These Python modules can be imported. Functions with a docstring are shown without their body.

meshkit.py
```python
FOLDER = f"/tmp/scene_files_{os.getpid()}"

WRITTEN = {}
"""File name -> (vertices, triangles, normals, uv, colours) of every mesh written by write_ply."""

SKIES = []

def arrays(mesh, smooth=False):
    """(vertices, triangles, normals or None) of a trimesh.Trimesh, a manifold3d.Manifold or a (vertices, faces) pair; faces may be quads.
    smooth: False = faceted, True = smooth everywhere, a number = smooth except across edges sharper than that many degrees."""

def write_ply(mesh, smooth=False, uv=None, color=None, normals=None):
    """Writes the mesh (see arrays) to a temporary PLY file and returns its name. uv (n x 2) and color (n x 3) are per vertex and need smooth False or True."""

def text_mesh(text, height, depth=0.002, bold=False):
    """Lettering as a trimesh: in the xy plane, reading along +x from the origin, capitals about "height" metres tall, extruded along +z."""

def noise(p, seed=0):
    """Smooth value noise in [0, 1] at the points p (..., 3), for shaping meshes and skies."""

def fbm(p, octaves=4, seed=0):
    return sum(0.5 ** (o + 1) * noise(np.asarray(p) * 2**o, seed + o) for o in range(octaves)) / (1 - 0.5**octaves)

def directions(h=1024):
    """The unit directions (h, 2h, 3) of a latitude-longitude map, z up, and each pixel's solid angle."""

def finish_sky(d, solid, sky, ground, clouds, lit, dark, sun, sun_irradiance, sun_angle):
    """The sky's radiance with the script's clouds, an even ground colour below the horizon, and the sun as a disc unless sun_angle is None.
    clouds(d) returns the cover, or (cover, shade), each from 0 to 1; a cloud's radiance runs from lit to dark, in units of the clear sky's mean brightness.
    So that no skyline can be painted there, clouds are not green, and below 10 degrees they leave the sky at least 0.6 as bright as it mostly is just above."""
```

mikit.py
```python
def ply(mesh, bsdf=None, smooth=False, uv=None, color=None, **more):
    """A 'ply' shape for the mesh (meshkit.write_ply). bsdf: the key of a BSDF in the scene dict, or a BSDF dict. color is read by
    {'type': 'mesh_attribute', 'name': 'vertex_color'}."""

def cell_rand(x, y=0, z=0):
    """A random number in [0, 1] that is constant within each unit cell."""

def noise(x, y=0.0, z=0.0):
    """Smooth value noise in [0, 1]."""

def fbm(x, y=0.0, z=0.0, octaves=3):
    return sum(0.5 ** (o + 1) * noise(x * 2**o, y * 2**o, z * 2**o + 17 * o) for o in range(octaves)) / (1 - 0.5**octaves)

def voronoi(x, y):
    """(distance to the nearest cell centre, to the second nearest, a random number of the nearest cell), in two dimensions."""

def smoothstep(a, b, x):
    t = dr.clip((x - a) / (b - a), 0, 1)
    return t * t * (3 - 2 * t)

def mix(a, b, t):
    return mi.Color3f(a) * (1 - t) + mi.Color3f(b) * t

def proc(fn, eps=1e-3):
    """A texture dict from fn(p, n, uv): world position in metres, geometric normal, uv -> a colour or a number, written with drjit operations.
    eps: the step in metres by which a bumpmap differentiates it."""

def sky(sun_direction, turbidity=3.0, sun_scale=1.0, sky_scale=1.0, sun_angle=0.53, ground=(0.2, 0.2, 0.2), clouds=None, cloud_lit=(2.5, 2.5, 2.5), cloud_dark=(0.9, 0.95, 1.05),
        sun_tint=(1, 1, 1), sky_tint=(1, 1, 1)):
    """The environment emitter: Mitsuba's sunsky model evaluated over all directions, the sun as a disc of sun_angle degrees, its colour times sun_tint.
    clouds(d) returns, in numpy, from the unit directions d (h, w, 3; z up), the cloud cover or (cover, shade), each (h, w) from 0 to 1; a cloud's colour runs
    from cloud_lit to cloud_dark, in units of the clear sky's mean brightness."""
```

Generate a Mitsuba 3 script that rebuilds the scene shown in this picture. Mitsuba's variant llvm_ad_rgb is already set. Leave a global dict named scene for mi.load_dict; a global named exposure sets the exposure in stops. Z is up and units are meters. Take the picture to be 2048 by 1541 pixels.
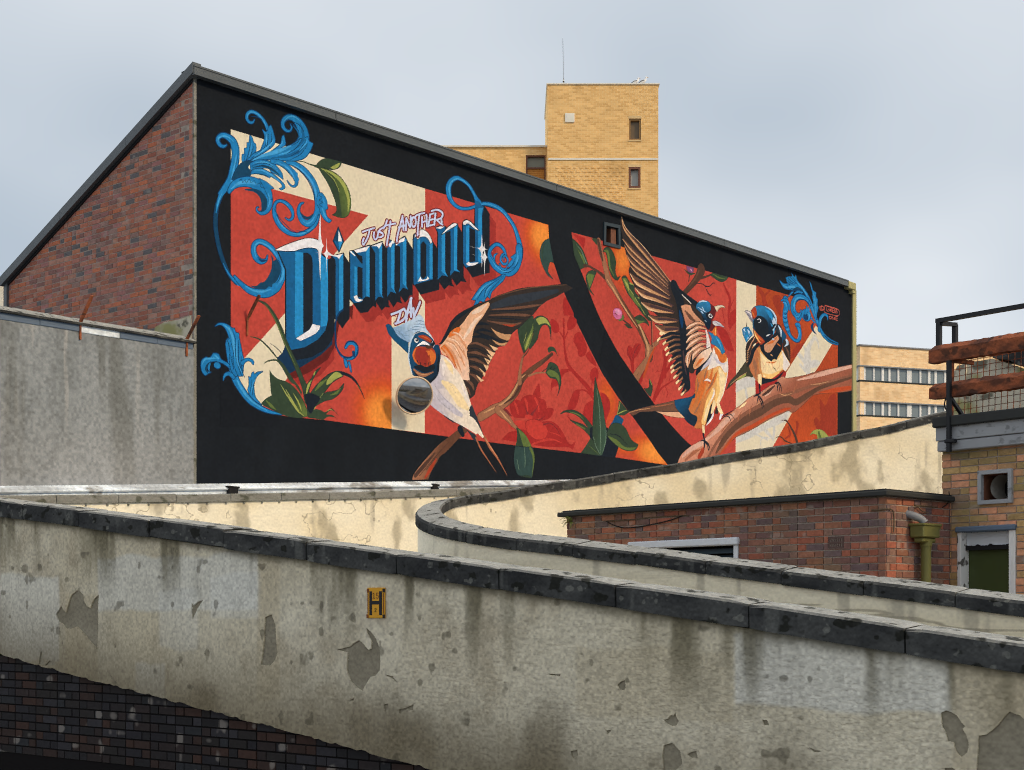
import math

import drjit as dr
import manifold3d as m3
import meshkit
import mikit
import mitsuba as mi
import numpy as np
import shapely
import shapely.affinity
import trimesh
from mikit import cell_rand, fbm, mix, noise, smoothstep

T = mi.ScalarTransform4f
scene, labels = {}, {}
rng = np.random.default_rng(7)
# ---------------------------------------------------------------- camera, sky, exposure
EYE = 1.6                                   # the eye above the street
F, CX, HY = 3050.0, 1024.0, 1225.0          # focal length, axis and horizon of the photograph, in its pixels (2048 x 1541)
scene["camera"] = {
    "type": "perspective", "fov": math.degrees(2 * math.atan(1024 / F)), "fov_axis": "x", "near_clip": 0.1, "far_clip": 6000.0,
    "principal_point_offset_x": 0.0, "principal_point_offset_y": -(HY - 770.5) / 1541,
    "to_world": T().look_at(origin=[0, 0, EYE], target=[0, 10, EYE], up=[0, 0, 1]),
}


def clouds(d):
    q = d / np.maximum(d[..., 2:] + 0.25, 0.1)
    big = meshkit.fbm(np.stack([q[..., 0] * 0.9 + 3.1, q[..., 1] * 0.9, q[..., 2] * 0 + 1.7], -1), 4, 3)
    fine = meshkit.fbm(np.stack([q[..., 0] * 3.0, q[..., 1] * 2.2 + 5, q[..., 2] * 0 + 4.7], -1), 4, 11)
    shade = np.clip(0.5 + 3.3 * (big - 0.5) + 0.7 * (fine - 0.5), 0, 1)
    side = np.clip(0.62 + 0.55 * d[..., 0] / np.maximum(np.hypot(d[..., 0], d[..., 1]), 1e-3), 0, 1)   # whiter towards the left, bluer to the right
    low = np.exp(-((d[..., 2] - 0.2) / 0.16) ** 2)
    return np.full(d.shape[:2], 0.93), np.clip(0.80 * shade + 0.30 * side * low - 0.05, 0, 1)


scene["sky_light"] = mikit.sky([0.74, -0.53, 0.60], turbidity=3, sun_scale=0.4, sun_angle=9.0, clouds=clouds, cloud_lit=(2.85, 2.92, 2.98), cloud_dark=(1.3, 1.55, 1.82), sun_tint=(1.0, 0.95, 0.86))
exposure = 1.98


# ---------------------------------------------------------------- helpers
def srgb(*c):
    return [float(((v / 255 + 0.055) / 1.055) ** 2.4 if v > 10 else v / 255 / 12.92) for v in c]


def at(x, y, depth):
    """The point that is `depth` metres in front of the eye and seen at pixel (x, y) of the photograph."""
    return np.array([(x - CX) / F * depth, depth, EYE + (HY - y) / F * depth])


class Plane:
    """An upright plane through the ground point p, running along d; n is the side that is seen."""

    def __init__(self, p, d):
        self.p0, self.d = np.array(p, float), np.array(d, float) / np.linalg.norm(d)
        self.n = np.array([self.d[1], -self.d[0]])
        if self.n @ self.p0 > 0:
            self.n = -self.n

    def on(self, x, y, w=0.0):
        a, p = (x - CX) / F, self.p0 + self.n * w
        u = (a * p[1] - p[0]) / (self.d[0] - a * self.d[1])
        return u, EYE + (HY - y) / F * (p[1] + u * self.d[1])

    def pts(self, uz, w=0.0):
        uz = np.atleast_2d(np.asarray(uz, float))
        xy = self.p0 + uz[:, :1] * self.d + np.reshape(w, (-1, 1)) * self.n
        return np.hstack([xy, uz[:, 1:2]])

    def poly(self, px, w=0.0):
        return shapely.Polygon([self.on(x, y, w) for x, y in px])


def put(key, mesh, bsdf, smooth=False, uv=None, **more):
    k, i = key, 0
    while k in scene:
        i += 1
        k = f"{key}_{i:03d}"
    scene[k] = mikit.ply(mesh, bsdf, smooth, uv, **more)
    return k


def name(key):
    """A free key for a thing."""
    k, i = key, 0
    while k in labels:
        i += 1
        k = f"{key}_{i:03d}"
    return k


def thing(key, label, category, group=None, kind=None):
    k = name(key)
    labels[k] = {"label": label}
    if category:
        labels[k]["category"] = category
    if group:
        labels[k]["group"] = group
    if kind:
        labels[k]["kind"] = kind
    return k


def cat(*ms):
    return trimesh.util.concatenate([m for m in ms if m is not None])


def slab(plane, poly, w0, w1):
    """The (u, z) outline standing out of the plane from w0 to w1."""
    out = []
    for g in getattr(poly, "geoms", [poly]):
        if g.geom_type != "Polygon" or g.area < 1e-7:
            continue
        m = trimesh.creation.extrude_polygon(g, w1 - w0, engine="earcut")
        v = m.vertices
        q = trimesh.Trimesh(plane.pts(v[:, :2], v[:, 2] + w0), m.faces, process=False)
        if q.volume < 0:
            q.invert()
        out.append(q)
    return cat(*out)


def rect(u0, z0, u1, z1):
    return shapely.box(min(u0, u1), min(z0, z1), max(u0, u1), max(z0, z1))


def block(plane, u0, z0, u1, z1, w0, w1, bevel=0.0):
    """A box on a plane; with a bevel its edges are chamfered."""
    if bevel:
        b = bevel
        c = m3.Manifold.hull(sum([m3.Manifold.cube([u1 - u0 - 2 * i, z1 - z0 - 2 * j, w1 - w0 - 2 * k]).translate([u0 + i, z0 + j, w0 + k]) for i, j, k in ((0, b, b), (b, 0, b), (b, b, 0))], m3.Manifold()))
        me = c.to_mesh()
        v, f = np.array(me.vert_properties[:, :3], float), np.array(me.tri_verts)
        q = trimesh.Trimesh(plane.pts(v[:, :2], v[:, 2]), f, process=False)
        if q.volume < 0:
            q.invert()
        return q
    return slab(plane, rect(u0, z0, u1, z1), w0, w1)


def loft(rings, caps=True):
    r = np.asarray(rings, float)
    n, k = r.shape[:2]
    i, j = np.meshgrid(np.arange(n - 1), np.arange(k), indexing="ij")
    a, b, c, d = i * k + j, i * k + (j + 1) % k, (i + 1) * k + (j + 1) % k, (i + 1) * k + j
    f = np.concatenate([np.stack([a, b, c], -1).reshape(-1, 3), np.stack([a, c, d], -1).reshape(-1, 3)])
    v = r.reshape(-1, 3)
    if caps:
        v = np.vstack([v, r[0], r[-1]])
        o = n * k
        f = np.vstack([f, [[o, o + t + 1, o + t] for t in range(1, k - 1)], [[o + k, o + k + t, o + k + t + 1] for t in range(1, k - 1)]])
    m = trimesh.Trimesh(v, f, process=False)
    if m.volume < 0:
        m.invert()
    return m


def tube(points, radius, sides=8, closed=False):
    p = np.asarray(points, float)
    t = np.gradient(p, axis=0)
    t /= np.linalg.norm(t, axis=1, keepdims=True) + 1e-12
    ref = np.array([0.31, 0.2, 0.93])
    rings = []
    r = np.broadcast_to(radius, (len(p),))
    a = np.cross(t[0], ref)
    for i in range(len(p)):
        a = a - (a @ t[i]) * t[i]
        a /= np.linalg.norm(a)
        b = np.cross(t[i], a)
        g = np.arange(sides) * 2 * np.pi / sides
        rings.append(p[i] + r[i] * (np.cos(g)[:, None] * a + np.sin(g)[:, None] * b))
    return loft(rings)


def bar(a, b, w, h, up=(0, 0, 1)):
    """A square-edged bar from a to b, w wide and h high."""
    a, b, up = np.asarray(a, float), np.asarray(b, float), np.asarray(up, float)
    t = (b - a) / np.linalg.norm(b - a)
    s = np.cross(t, up)
    s /= np.linalg.norm(s)
    q = np.cross(s, t)
    ring = [s * w / 2 * i + q * h / 2 * j for i, j in ((-1, -1), (1, -1), (1, 1), (-1, 1))]
    return loft([[a + r for r in ring], [b + r for r in ring]])


def spline(p, n=8):
    p = np.asarray(p, float)
    q = np.vstack([2 * p[0] - p[1], p, 2 * p[-1] - p[-2]])
    t = np.linspace(0, 1, n, endpoint=False)[:, None]
    out = [0.5 * (2 * b + (c - a) * t + (2 * a - 5 * b + 4 * c - d) * t**2 + (3 * b - a - 3 * c + d) * t**3) for a, b, c, d in zip(q[:-3], q[1:-2], q[2:-1], q[3:])]
    return np.vstack(out + [p[-1:]])


def local(x0, y0, s, text):
    return [(x0 + float(a) / s, y0 + float(b) / s) for a, b in (t.split(",") for t in text.split())]


# ---------------------------------------------------------------- materials
def diffuse(fn, rough=0.9, spec=0.25, bump=None, depth=1.0, eps=2e-3, **more):
    b = {"type": "principled", "base_color": mikit.proc(fn) if callable(fn) else {"type": "rgb", "value": fn}, "roughness": rough, "specular": spec, **more}
    if bump is not None:
        b = {"type": "bumpmap", "arbitrary": mikit.proc(bump, eps), "scale": depth, "bsdf": b}
    return {"type": "twosided", "bsdf": b}


def plain(key, c, rough=0.7, **more):
    scene[key] = diffuse(srgb(*c), rough, **more)


def streak(p, fx, fz, k=0.0):
    """Noise drawn out downwards, for runs of dirt."""
    return fbm((p.x * 0.8 + p.y * 0.62) * fx + k, (p.y * 0.8 - p.x * 0.62) * fx, p.z * fz, 3)


MURAL_D, MURAL_P = (0.6604, 0.7510), ((388 - CX) / F * 22.1, 22.1)
M = Plane(MURAL_P, MURAL_D)                                   # the painted wall
G = Plane(MURAL_P, (-0.7510, 0.6604))                         # the brick gable
FR = Plane((-4.724, 14.07), (0.765, -0.644))                  # the parapet in front
BW = Plane((-5.875, 17.5), MURAL_D)                           # the long cream wall behind it
H = Plane((0.6915, 19.0), (0.679, -0.734))                    # the brick hut's long side
HS = Plane((3.84, 15.6), (0.734, 0.679))                      # its short side
RB = Plane((4.658, 16.5), (0.6375, -0.7704))                  # the brick building at the right edge

FRESH_PATCHES = [(np.float64(0.0), np.float64(0.95), np.float64(1.17), np.float64(1.93), 0.4), (np.float64(1.53), np.float64(3.61), np.float64(1.6), np.float64(2.07), 0.45), (np.float64(2.38), np.float64(2.88), np.float64(1.3), np.float64(1.78), 0.25), (np.float64(2.06), np.float64(2.46), np.float64(0.79), np.float64(1.17), 0.3), (np.float64(7.89), np.float64(9.23), np.float64(1.05), np.float64(1.49), 0.5), (np.float64(3.04), np.float64(3.64), np.float64(1.54), np.float64(1.89), 0.3)]
BROWN_PATCHES = [(np.float64(1.04), np.float64(1.53), np.float64(0.84), np.float64(1.75), 0.55), (np.float64(3.61), np.float64(3.87), np.float64(0.93), np.float64(2.0), 0.5), (np.float64(6.7), np.float64(7.88), np.float64(0.94), np.float64(1.37), 0.4), (np.float64(9.24), np.float64(9.76), np.float64(0.62), np.float64(1.38), 0.5)]
FRONT_TOP_A, FRONT_TOP_B, FRONT_TOP_C = 2.4986, -0.1200, -0.00053

# the paints of the mural: two tones each
PAINT = {
    'night': ((22, 27, 35), (22, 27, 35)),
    'ink': ((25, 34, 46), (25, 34, 46)),
    'navy': ((14, 58, 104), (14, 58, 104)),
    'blue': ((30, 122, 188), (30, 122, 188)),
    'blue_l': ((66, 156, 216), (66, 156, 216)),
    'blue_d': ((22, 94, 150), (22, 94, 150)),
    'blue_b': ((38, 138, 204), (38, 138, 204)),
    'blue_k': ((40, 118, 172), (14, 34, 56)),
    'teal_d': ((19, 66, 100), (19, 66, 100)),
    'teal_dd': ((20, 52, 84), (20, 52, 84)),
    'teal_b': ((22, 78, 120), (22, 44, 66)),
    'cream': ((216, 209, 188), (216, 209, 188)),
    'greycream': ((198, 199, 200), (198, 199, 200)),
    'white': ((224, 228, 240), (224, 228, 240)),
    'white2': ((222, 216, 216), (222, 216, 216)),
    'lilac': ((186, 202, 238), (186, 202, 238)),
    'maroon': ((122, 46, 50), (122, 46, 50)),
    'maroonblue': ((96, 34, 34), (96, 34, 34)),
    'shadered': ((150, 50, 48), (150, 50, 48)),
    'darkred': ((160, 44, 44), (160, 44, 44)),
    'darkred2': ((190, 62, 56), (190, 62, 56)),
    'darkrust': ((150, 56, 40), (150, 56, 40)),
    'red_d': ((146, 50, 44), (146, 50, 44)),
    'maroon_b': ((92, 34, 40), (92, 34, 40)),
    'green': ((92, 112, 62), (58, 74, 48)),
    'green_d': ((50, 68, 54), (58, 84, 72)),
    'green_l': ((150, 160, 88), (150, 160, 88)),
    'teal_g': ((48, 72, 72), (48, 72, 72)),
    'teal_g2': ((96, 124, 108), (96, 124, 108)),
    'brown': ((150, 104, 80), (98, 66, 52)),
    'brown_d': ((76, 54, 48), (76, 54, 48)),
    'brown_dk': ((96, 68, 56), (96, 68, 56)),
    'brown_f': ((104, 74, 62), (104, 74, 62)),
    'feather_d': ((50, 44, 44), (50, 44, 44)),
    'feather_b': ((96, 70, 56), (96, 70, 56)),
    'feather_g': ((62, 62, 52), (62, 62, 52)),
    'slate': ((46, 54, 66), (46, 54, 66)),
    'slate_d': ((44, 54, 66), (44, 54, 66)),
    'plum': ((70, 54, 60), (70, 54, 60)),
    'tan': ((190, 146, 110), (190, 146, 110)),
    'tan_l': ((222, 184, 148), (222, 184, 148)),
    'salmon': ((218, 172, 142), (224, 190, 170)),
    'salmon_d': ((206, 144, 108), (206, 144, 108)),
    'salmon_l': ((228, 204, 188), (206, 150, 112)),
    'salmon_b': ((200, 148, 120), (172, 112, 92)),
    'orange_f': ((202, 108, 52), (202, 108, 52)),
    'orange_d': ((180, 76, 44), (180, 76, 44)),
    'rust2': ((158, 62, 42), (158, 62, 42)),
    'rust3': ((158, 98, 74), (158, 98, 74)),
    'rust4': ((178, 112, 76), (178, 112, 76)),
    'pale': ((178, 204, 232), (128, 164, 204)),
    'pale_d': ((118, 150, 190), (118, 150, 190)),
    'belly': ((226, 216, 204), (186, 182, 198)),
    'cream_y': ((234, 214, 172), (234, 214, 172)),
    'lavender': ((190, 188, 204), (190, 188, 204)),
    'lavender_d': ((150, 148, 168), (150, 148, 168)),
    'amber': ((188, 116, 68), (224, 182, 118)),
    'amber_l': ((232, 192, 124), (232, 192, 124)),
    'bone': ((206, 196, 178), (206, 196, 178)),
    'bark': ((192, 134, 112), (150, 90, 72)),
    'bark_l': ((206, 166, 152), (206, 166, 152)),
    'bark_d': ((132, 88, 72), (132, 88, 72)),
    'pink': ((194, 104, 152), (194, 104, 152)),
    'pink_l': ((214, 146, 186), (214, 146, 186)),
    'purple': ((112, 72, 116), (112, 72, 116)),
    'coral': ((190, 92, 84), (190, 92, 84)),
    'red': ((180, 70, 62), (180, 70, 62)),
    'rust': ((166, 70, 40), (166, 70, 40)),
}

PAINT_KEYS = list(PAINT)
_pal = np.array([[srgb(*a), srgb(*b)] for a, b in PAINT.values()]) * 1.0
PAL = [[mi.Float(np.ascontiguousarray(_pal[:, t, c])) for c in range(3)] for t in range(2)]
dr.eval(PAL)
K_RED, K_RUST, K_CREAM = (PAINT_KEYS.index(k) for k in ("red", "rust", "cream"))
GLOWS = [(GX, GZ, RU, RZ, A) for GX, GZ, RU, RZ, A in [(np.float64(3.77), np.float64(4.83), np.float64(0.63), np.float64(0.61), 1.0), (np.float64(7.83), np.float64(8.48), np.float64(0.58), np.float64(0.5), 0.95), (np.float64(10.25), np.float64(8.49), np.float64(0.49), np.float64(0.59), 0.75), (np.float64(11.32), np.float64(4.81), np.float64(0.87), np.float64(0.4), 0.95), (np.float64(9.77), np.float64(5.7), np.float64(0.45), np.float64(0.58), 0.6), (np.float64(10.17), np.float64(4.87), np.float64(0.82), np.float64(0.29), 0.6), (np.float64(16.94), np.float64(5.54), np.float64(1.83), np.float64(0.68), 0.35), (np.float64(17.83), np.float64(8.41), np.float64(1.41), np.float64(0.7), 0.3)]]


def mural_fn(p, n, uv):
    k = mi.UInt32(uv.y)
    t = smoothstep(0.0, 1.0, uv.x)
    a, b = (mi.Color3f(*[dr.gather(mi.Float, PAL[s][c], k) for c in range(3)]) for s in range(2))
    col = mix(a, b, t)
    u = (p.x - MURAL_P[0]) * MURAL_D[0] + (p.y - MURAL_P[1]) * MURAL_D[1]
    cloud, grain = fbm(u * 0.9, p.z * 0.9, 3.3, 3), fbm(u * 26, p.z * 26, 1.1, 2)
    red = (k == K_RED) | (k == K_RUST)
    hot = mi.Float(0)
    for gx, gz, ru, rz, amp in GLOWS:
        e = dr.square((u - gx) / ru) + dr.square((p.z - gz) / rz)
        hot = dr.maximum(hot, amp * dr.exp(-e * (1.0 + 0.6 * (cloud - 0.5))))
    hot = dr.clip(hot * (0.85 + 0.3 * fbm(u * 2.2, p.z * 1.4, 7.7, 2)), 0, 1)
    glow = mix(mi.Color3f(0.55, 0.085, 0.022), mi.Color3f(0.78, 0.27, 0.05), smoothstep(0.45, 0.95, hot))
    col = dr.select(red, mix(col * (0.80 + 0.42 * cloud), glow * 1.0, smoothstep(0.08, 0.6, hot)), col)
    speck = dr.select(k == K_CREAM, 0.10, 0.20)
    wash = streak(p, 1.3, 0.25)
    return col * (1.0 - speck + 2 * speck * grain) * (0.9 + 0.2 * wash)


scene["mural_paint"] = diffuse(mural_fn, 0.85, 0.12, lambda p, n, uv: fbm(p.x * 30 + p.y * 22, p.z * 34, p.y * 9, 2), 0.004)


def night_fn(p, n, uv):
    w = fbm(p.x * 1.5 + 2, p.z * 1.5, p.y * 1.5, 3)
    g = fbm(p.x * 22, p.z * 26, p.y * 22, 2)
    s = streak(p, 5.0, 0.5)
    return mix(mi.Color3f(0.0042, 0.0068, 0.0115), mi.Color3f(0.0090, 0.0130, 0.0195), w) * (0.75 + 0.5 * g) * (0.85 + 0.3 * s)


scene["night_paint"] = diffuse(night_fn, 0.8, 0.15, lambda p, n, uv: fbm(p.x * 30 + p.y * 22, p.z * 34, p.y * 9, 2), 0.004)


def brick_fn(tones, stain, moss=0.0, seed=0.0):
    cols = [mi.Color3f(*srgb(*c)) for c in tones]

    def fn(p, n, uv):
        r = uv.x * len(cols)
        c = mi.Color3f(cols[0])
        for i in range(1, len(cols)):
            c = dr.select(r > i, cols[i], c)
        c = c * (0.80 + 0.24 * dr.abs(uv.y))
        c = c * (0.72 + 0.56 * fbm(p.x * 34 + seed, p.y * 34, p.z * 34, 3))
        big = fbm(p.x * 1.1 + seed, p.y * 1.1, p.z * 0.8, 3)
        c = mix(c, mi.Color3f(*srgb(*stain)), smoothstep(0.5, 0.8, big) * 0.55)
        if moss:
            c = mix(c, mi.Color3f(0.20, 0.18, 0.075), smoothstep(0.46, 0.72, fbm(p.x * 2.3 + 9, p.y * 2.3, p.z * 3.0, 3)) * moss)
        pale = smoothstep(0.70, 0.80, fbm(p.x * 7 + seed, p.y * 7, p.z * 7, 2))
        return mix(c, mi.Color3f(0.34, 0.31, 0.28), pale * 0.4)

    return fn


scene["gable_brick"] = diffuse(brick_fn([(170, 112, 94), (164, 110, 98), (178, 116, 90), (156, 108, 104), (172, 126, 110), (160, 100, 84), (184, 110, 82), (152, 120, 112), (166, 114, 98), (104, 100, 102), (176, 110, 90), (134, 98, 92)], (142, 112, 100), 0, 1.0), 0.85, 0.25)
scene["hut_brick"] = diffuse(brick_fn([(140, 98, 84), (126, 92, 86), (154, 106, 86), (118, 90, 88), (146, 100, 80), (132, 102, 90), (164, 102, 82), (108, 90, 92), (142, 110, 94), (156, 94, 76)], (98, 80, 74), 0.15, 4.0), 0.85, 0.25)
scene["house_brick"] = diffuse(brick_fn([(200, 152, 112), (184, 148, 106), (208, 152, 118), (176, 146, 100), (214, 152, 118), (160, 128, 100), (194, 160, 108), (140, 114, 98)], (124, 108, 84), 0.65, 8.0), 0.85, 0.25)
scene["dark_brick"] = diffuse(brick_fn([(36, 32, 34), (32, 31, 36), (42, 34, 34), (36, 38, 42), (50, 36, 32), (30, 29, 32), (46, 45, 50), (35, 32, 32), (58, 40, 34)], (26, 26, 29), 0, 13.0), 0.7, 0.2)


def mortar_fn(p, n, uv):
    return mi.Color3f(0.34, 0.29, 0.25) * (0.6 + 0.8 * fbm(p.x * 14, p.y * 14, p.z * 14, 3))


scene["mortar"] = diffuse(mortar_fn, 0.95, 0.1)
plain("dark_mortar", (22, 20, 21), 0.95, spec=0.1)

FU0 = FR.on(195, 1200)[0]


def front_fn(p, n, uv):
    """The weathered roughcast of the parapet in front: greys, old repairs in squarish patches, runs of dirt from the coping."""
    u = (p.x - FR.p0[0]) * FR.d[0] + (p.y - FR.p0[1]) * FR.d[1]
    wob = 0.10 * (fbm(u * 3, p.z * 3, 2.0, 3) - 0.5)
    low, mid = fbm(u * 0.7, p.z * 0.7, 5.5, 3), fbm(u * 2.6, p.z * 2.2, 8.5, 4)
    c = mix(mi.Color3f(0.50, 0.45, 0.33), mi.Color3f(0.64, 0.60, 0.48), smoothstep(0.25, 0.75, low))
    c = mix(c, mi.Color3f(0.36, 0.31, 0.22), smoothstep(0.46, 0.8, mid) * 0.75)

    def box(u0, u1, z0, z1, soft=0.02):
        a, b = u + wob * 0.35, p.z + wob
        return smoothstep(u0 - soft, u0 + soft, a) * smoothstep(u1 + soft, u1 - soft, a) * smoothstep(z0 - soft, z0 + soft, b) * smoothstep(z1 + soft, z1 - soft, b)

    fresh = mi.Color3f(0.66, 0.685, 0.665)
    for k in FRESH_PATCHES:
        c = mix(c, fresh * (0.86 + 0.28 * mid), box(*k[:4]) * k[4])
    for k in BROWN_PATCHES:
        c = mix(c, mi.Color3f(0.44, 0.38, 0.26) * (0.8 + 0.4 * mid), box(*k[:4]) * k[4])
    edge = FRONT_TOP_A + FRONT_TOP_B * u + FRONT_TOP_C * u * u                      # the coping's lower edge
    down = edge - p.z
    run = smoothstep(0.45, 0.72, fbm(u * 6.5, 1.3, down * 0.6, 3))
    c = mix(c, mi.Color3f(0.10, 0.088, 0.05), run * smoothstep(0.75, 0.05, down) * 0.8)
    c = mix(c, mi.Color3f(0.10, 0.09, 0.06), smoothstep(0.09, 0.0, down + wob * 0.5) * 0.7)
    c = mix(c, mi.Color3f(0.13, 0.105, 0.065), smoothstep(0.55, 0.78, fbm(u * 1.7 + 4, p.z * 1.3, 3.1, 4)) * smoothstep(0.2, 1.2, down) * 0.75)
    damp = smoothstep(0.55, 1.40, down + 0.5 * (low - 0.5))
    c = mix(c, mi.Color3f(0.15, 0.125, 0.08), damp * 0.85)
    spots = smoothstep(0.72, 0.80, fbm(u * 9, p.z * 9, 6.1, 3))
    c = mix(c, mi.Color3f(0.09, 0.08, 0.055), spots * 0.6)
    return c * (0.66 + 0.68 * fbm(u * 52, p.z * 52, 2.2, 2))


def cast_bump(p, n, uv):
    v = fbm(p.x * 52, p.y * 52, p.z * 58, 3)
    return smoothstep(0.25, 0.75, v) + 0.5 * fbm(p.x * 5, p.y * 5, p.z * 5, 2)


scene["front_render"] = diffuse(front_fn, 0.92, 0.15, cast_bump, 0.005)


def bare_fn(p, n, uv):
    return mix(mi.Color3f(0.19, 0.17, 0.125), mi.Color3f(0.29, 0.265, 0.205), fbm(p.x * 5, p.y * 5, p.z * 5, 3)) * (0.7 + 0.6 * fbm(p.x * 50, p.y * 50, p.z * 50, 2))


scene["bare_render"] = diffuse(bare_fn, 0.95, 0.1, lambda p, n, uv: fbm(p.x * 50, p.y * 50, p.z * 50, 2), 0.004)


def cream_fn(p, n, uv):
    """The cream painted render of the walls behind: cracks and flaking, dirt under the coping."""
    s = p.x * 0.75 + p.y * 0.66
    low = fbm(s * 0.8, p.z * 0.9, 1.5, 3)
    c = mix(mi.Color3f(0.74, 0.65, 0.45), mi.Color3f(0.85, 0.80, 0.64), smoothstep(0.25, 0.7, low))
    crack = dr.abs(fbm(s * 2.6, p.z * 3.6, 4.4, 4) - 0.5)
    c = mix(c, mi.Color3f(0.33, 0.29, 0.20), smoothstep(0.014, 0.004, crack) * smoothstep(0.45, 0.6, fbm(s * 0.9 + 7, p.z, 2.0, 2)) * 0.7)
    c = mix(c, mi.Color3f(0.30, 0.265, 0.18), smoothstep(0.56, 0.72, fbm(s * 3.2, p.z * 2.2, 9.1, 4)) * 0.65)
    c = mix(c, mi.Color3f(0.26, 0.24, 0.19), smoothstep(0.62, 0.74, streak(p, 4.5, 0.5, 3.0)) * 0.5)
    return c * (0.85 + 0.3 * fbm(p.x * 40, p.y * 40, p.z * 40, 2))


scene["cream_render"] = diffuse(cream_fn, 0.9, 0.2, lambda p, n, uv: fbm(p.x * 24, p.y * 24, p.z * 28, 3) + 0.6 * smoothstep(0.5, 0.56, fbm(p.x * 2.0, p.y * 2.0, p.z * 3.0, 3)), 0.008)


def grey_fn(p, n, uv):
    """The grey cement wall beside the mural: pale runs and dark weathering."""
    u = (p.x - MURAL_P[0]) * MURAL_D[0] + (p.y - MURAL_P[1]) * MURAL_D[1]
    low = fbm(u * 0.7, p.z * 0.5, 3.5, 3)
    c = mix(mi.Color3f(0.125, 0.140, 0.146), mi.Color3f(0.26, 0.285, 0.305), smoothstep(0.25, 0.75, low))
    c = mix(c, mi.Color3f(0.105, 0.11, 0.10), smoothstep(0.48, 0.7, fbm(u * 4.5, p.z * 0.35, 1.2, 4)) * 0.6)
    c = mix(c, mi.Color3f(0.45, 0.45, 0.44), smoothstep(0.62, 0.78, fbm(u * 7.5, p.z * 0.5, 6.2, 3)) * smoothstep(3.6, 5.4, p.z) * 0.8)
    c = mix(c, mi.Color3f(0.36, 0.37, 0.385), smoothstep(4.6, 3.2, p.z) * (0.25 + 0.4 * low))
    return c * (0.55 + 0.9 * fbm(u * 26, p.z * 26, 2.2, 3))


scene["grey_render"] = diffuse(grey_fn, 0.92, 0.15, lambda p, n, uv: fbm(p.x * 26, p.y * 26, p.z * 26, 2), 0.006)


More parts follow.
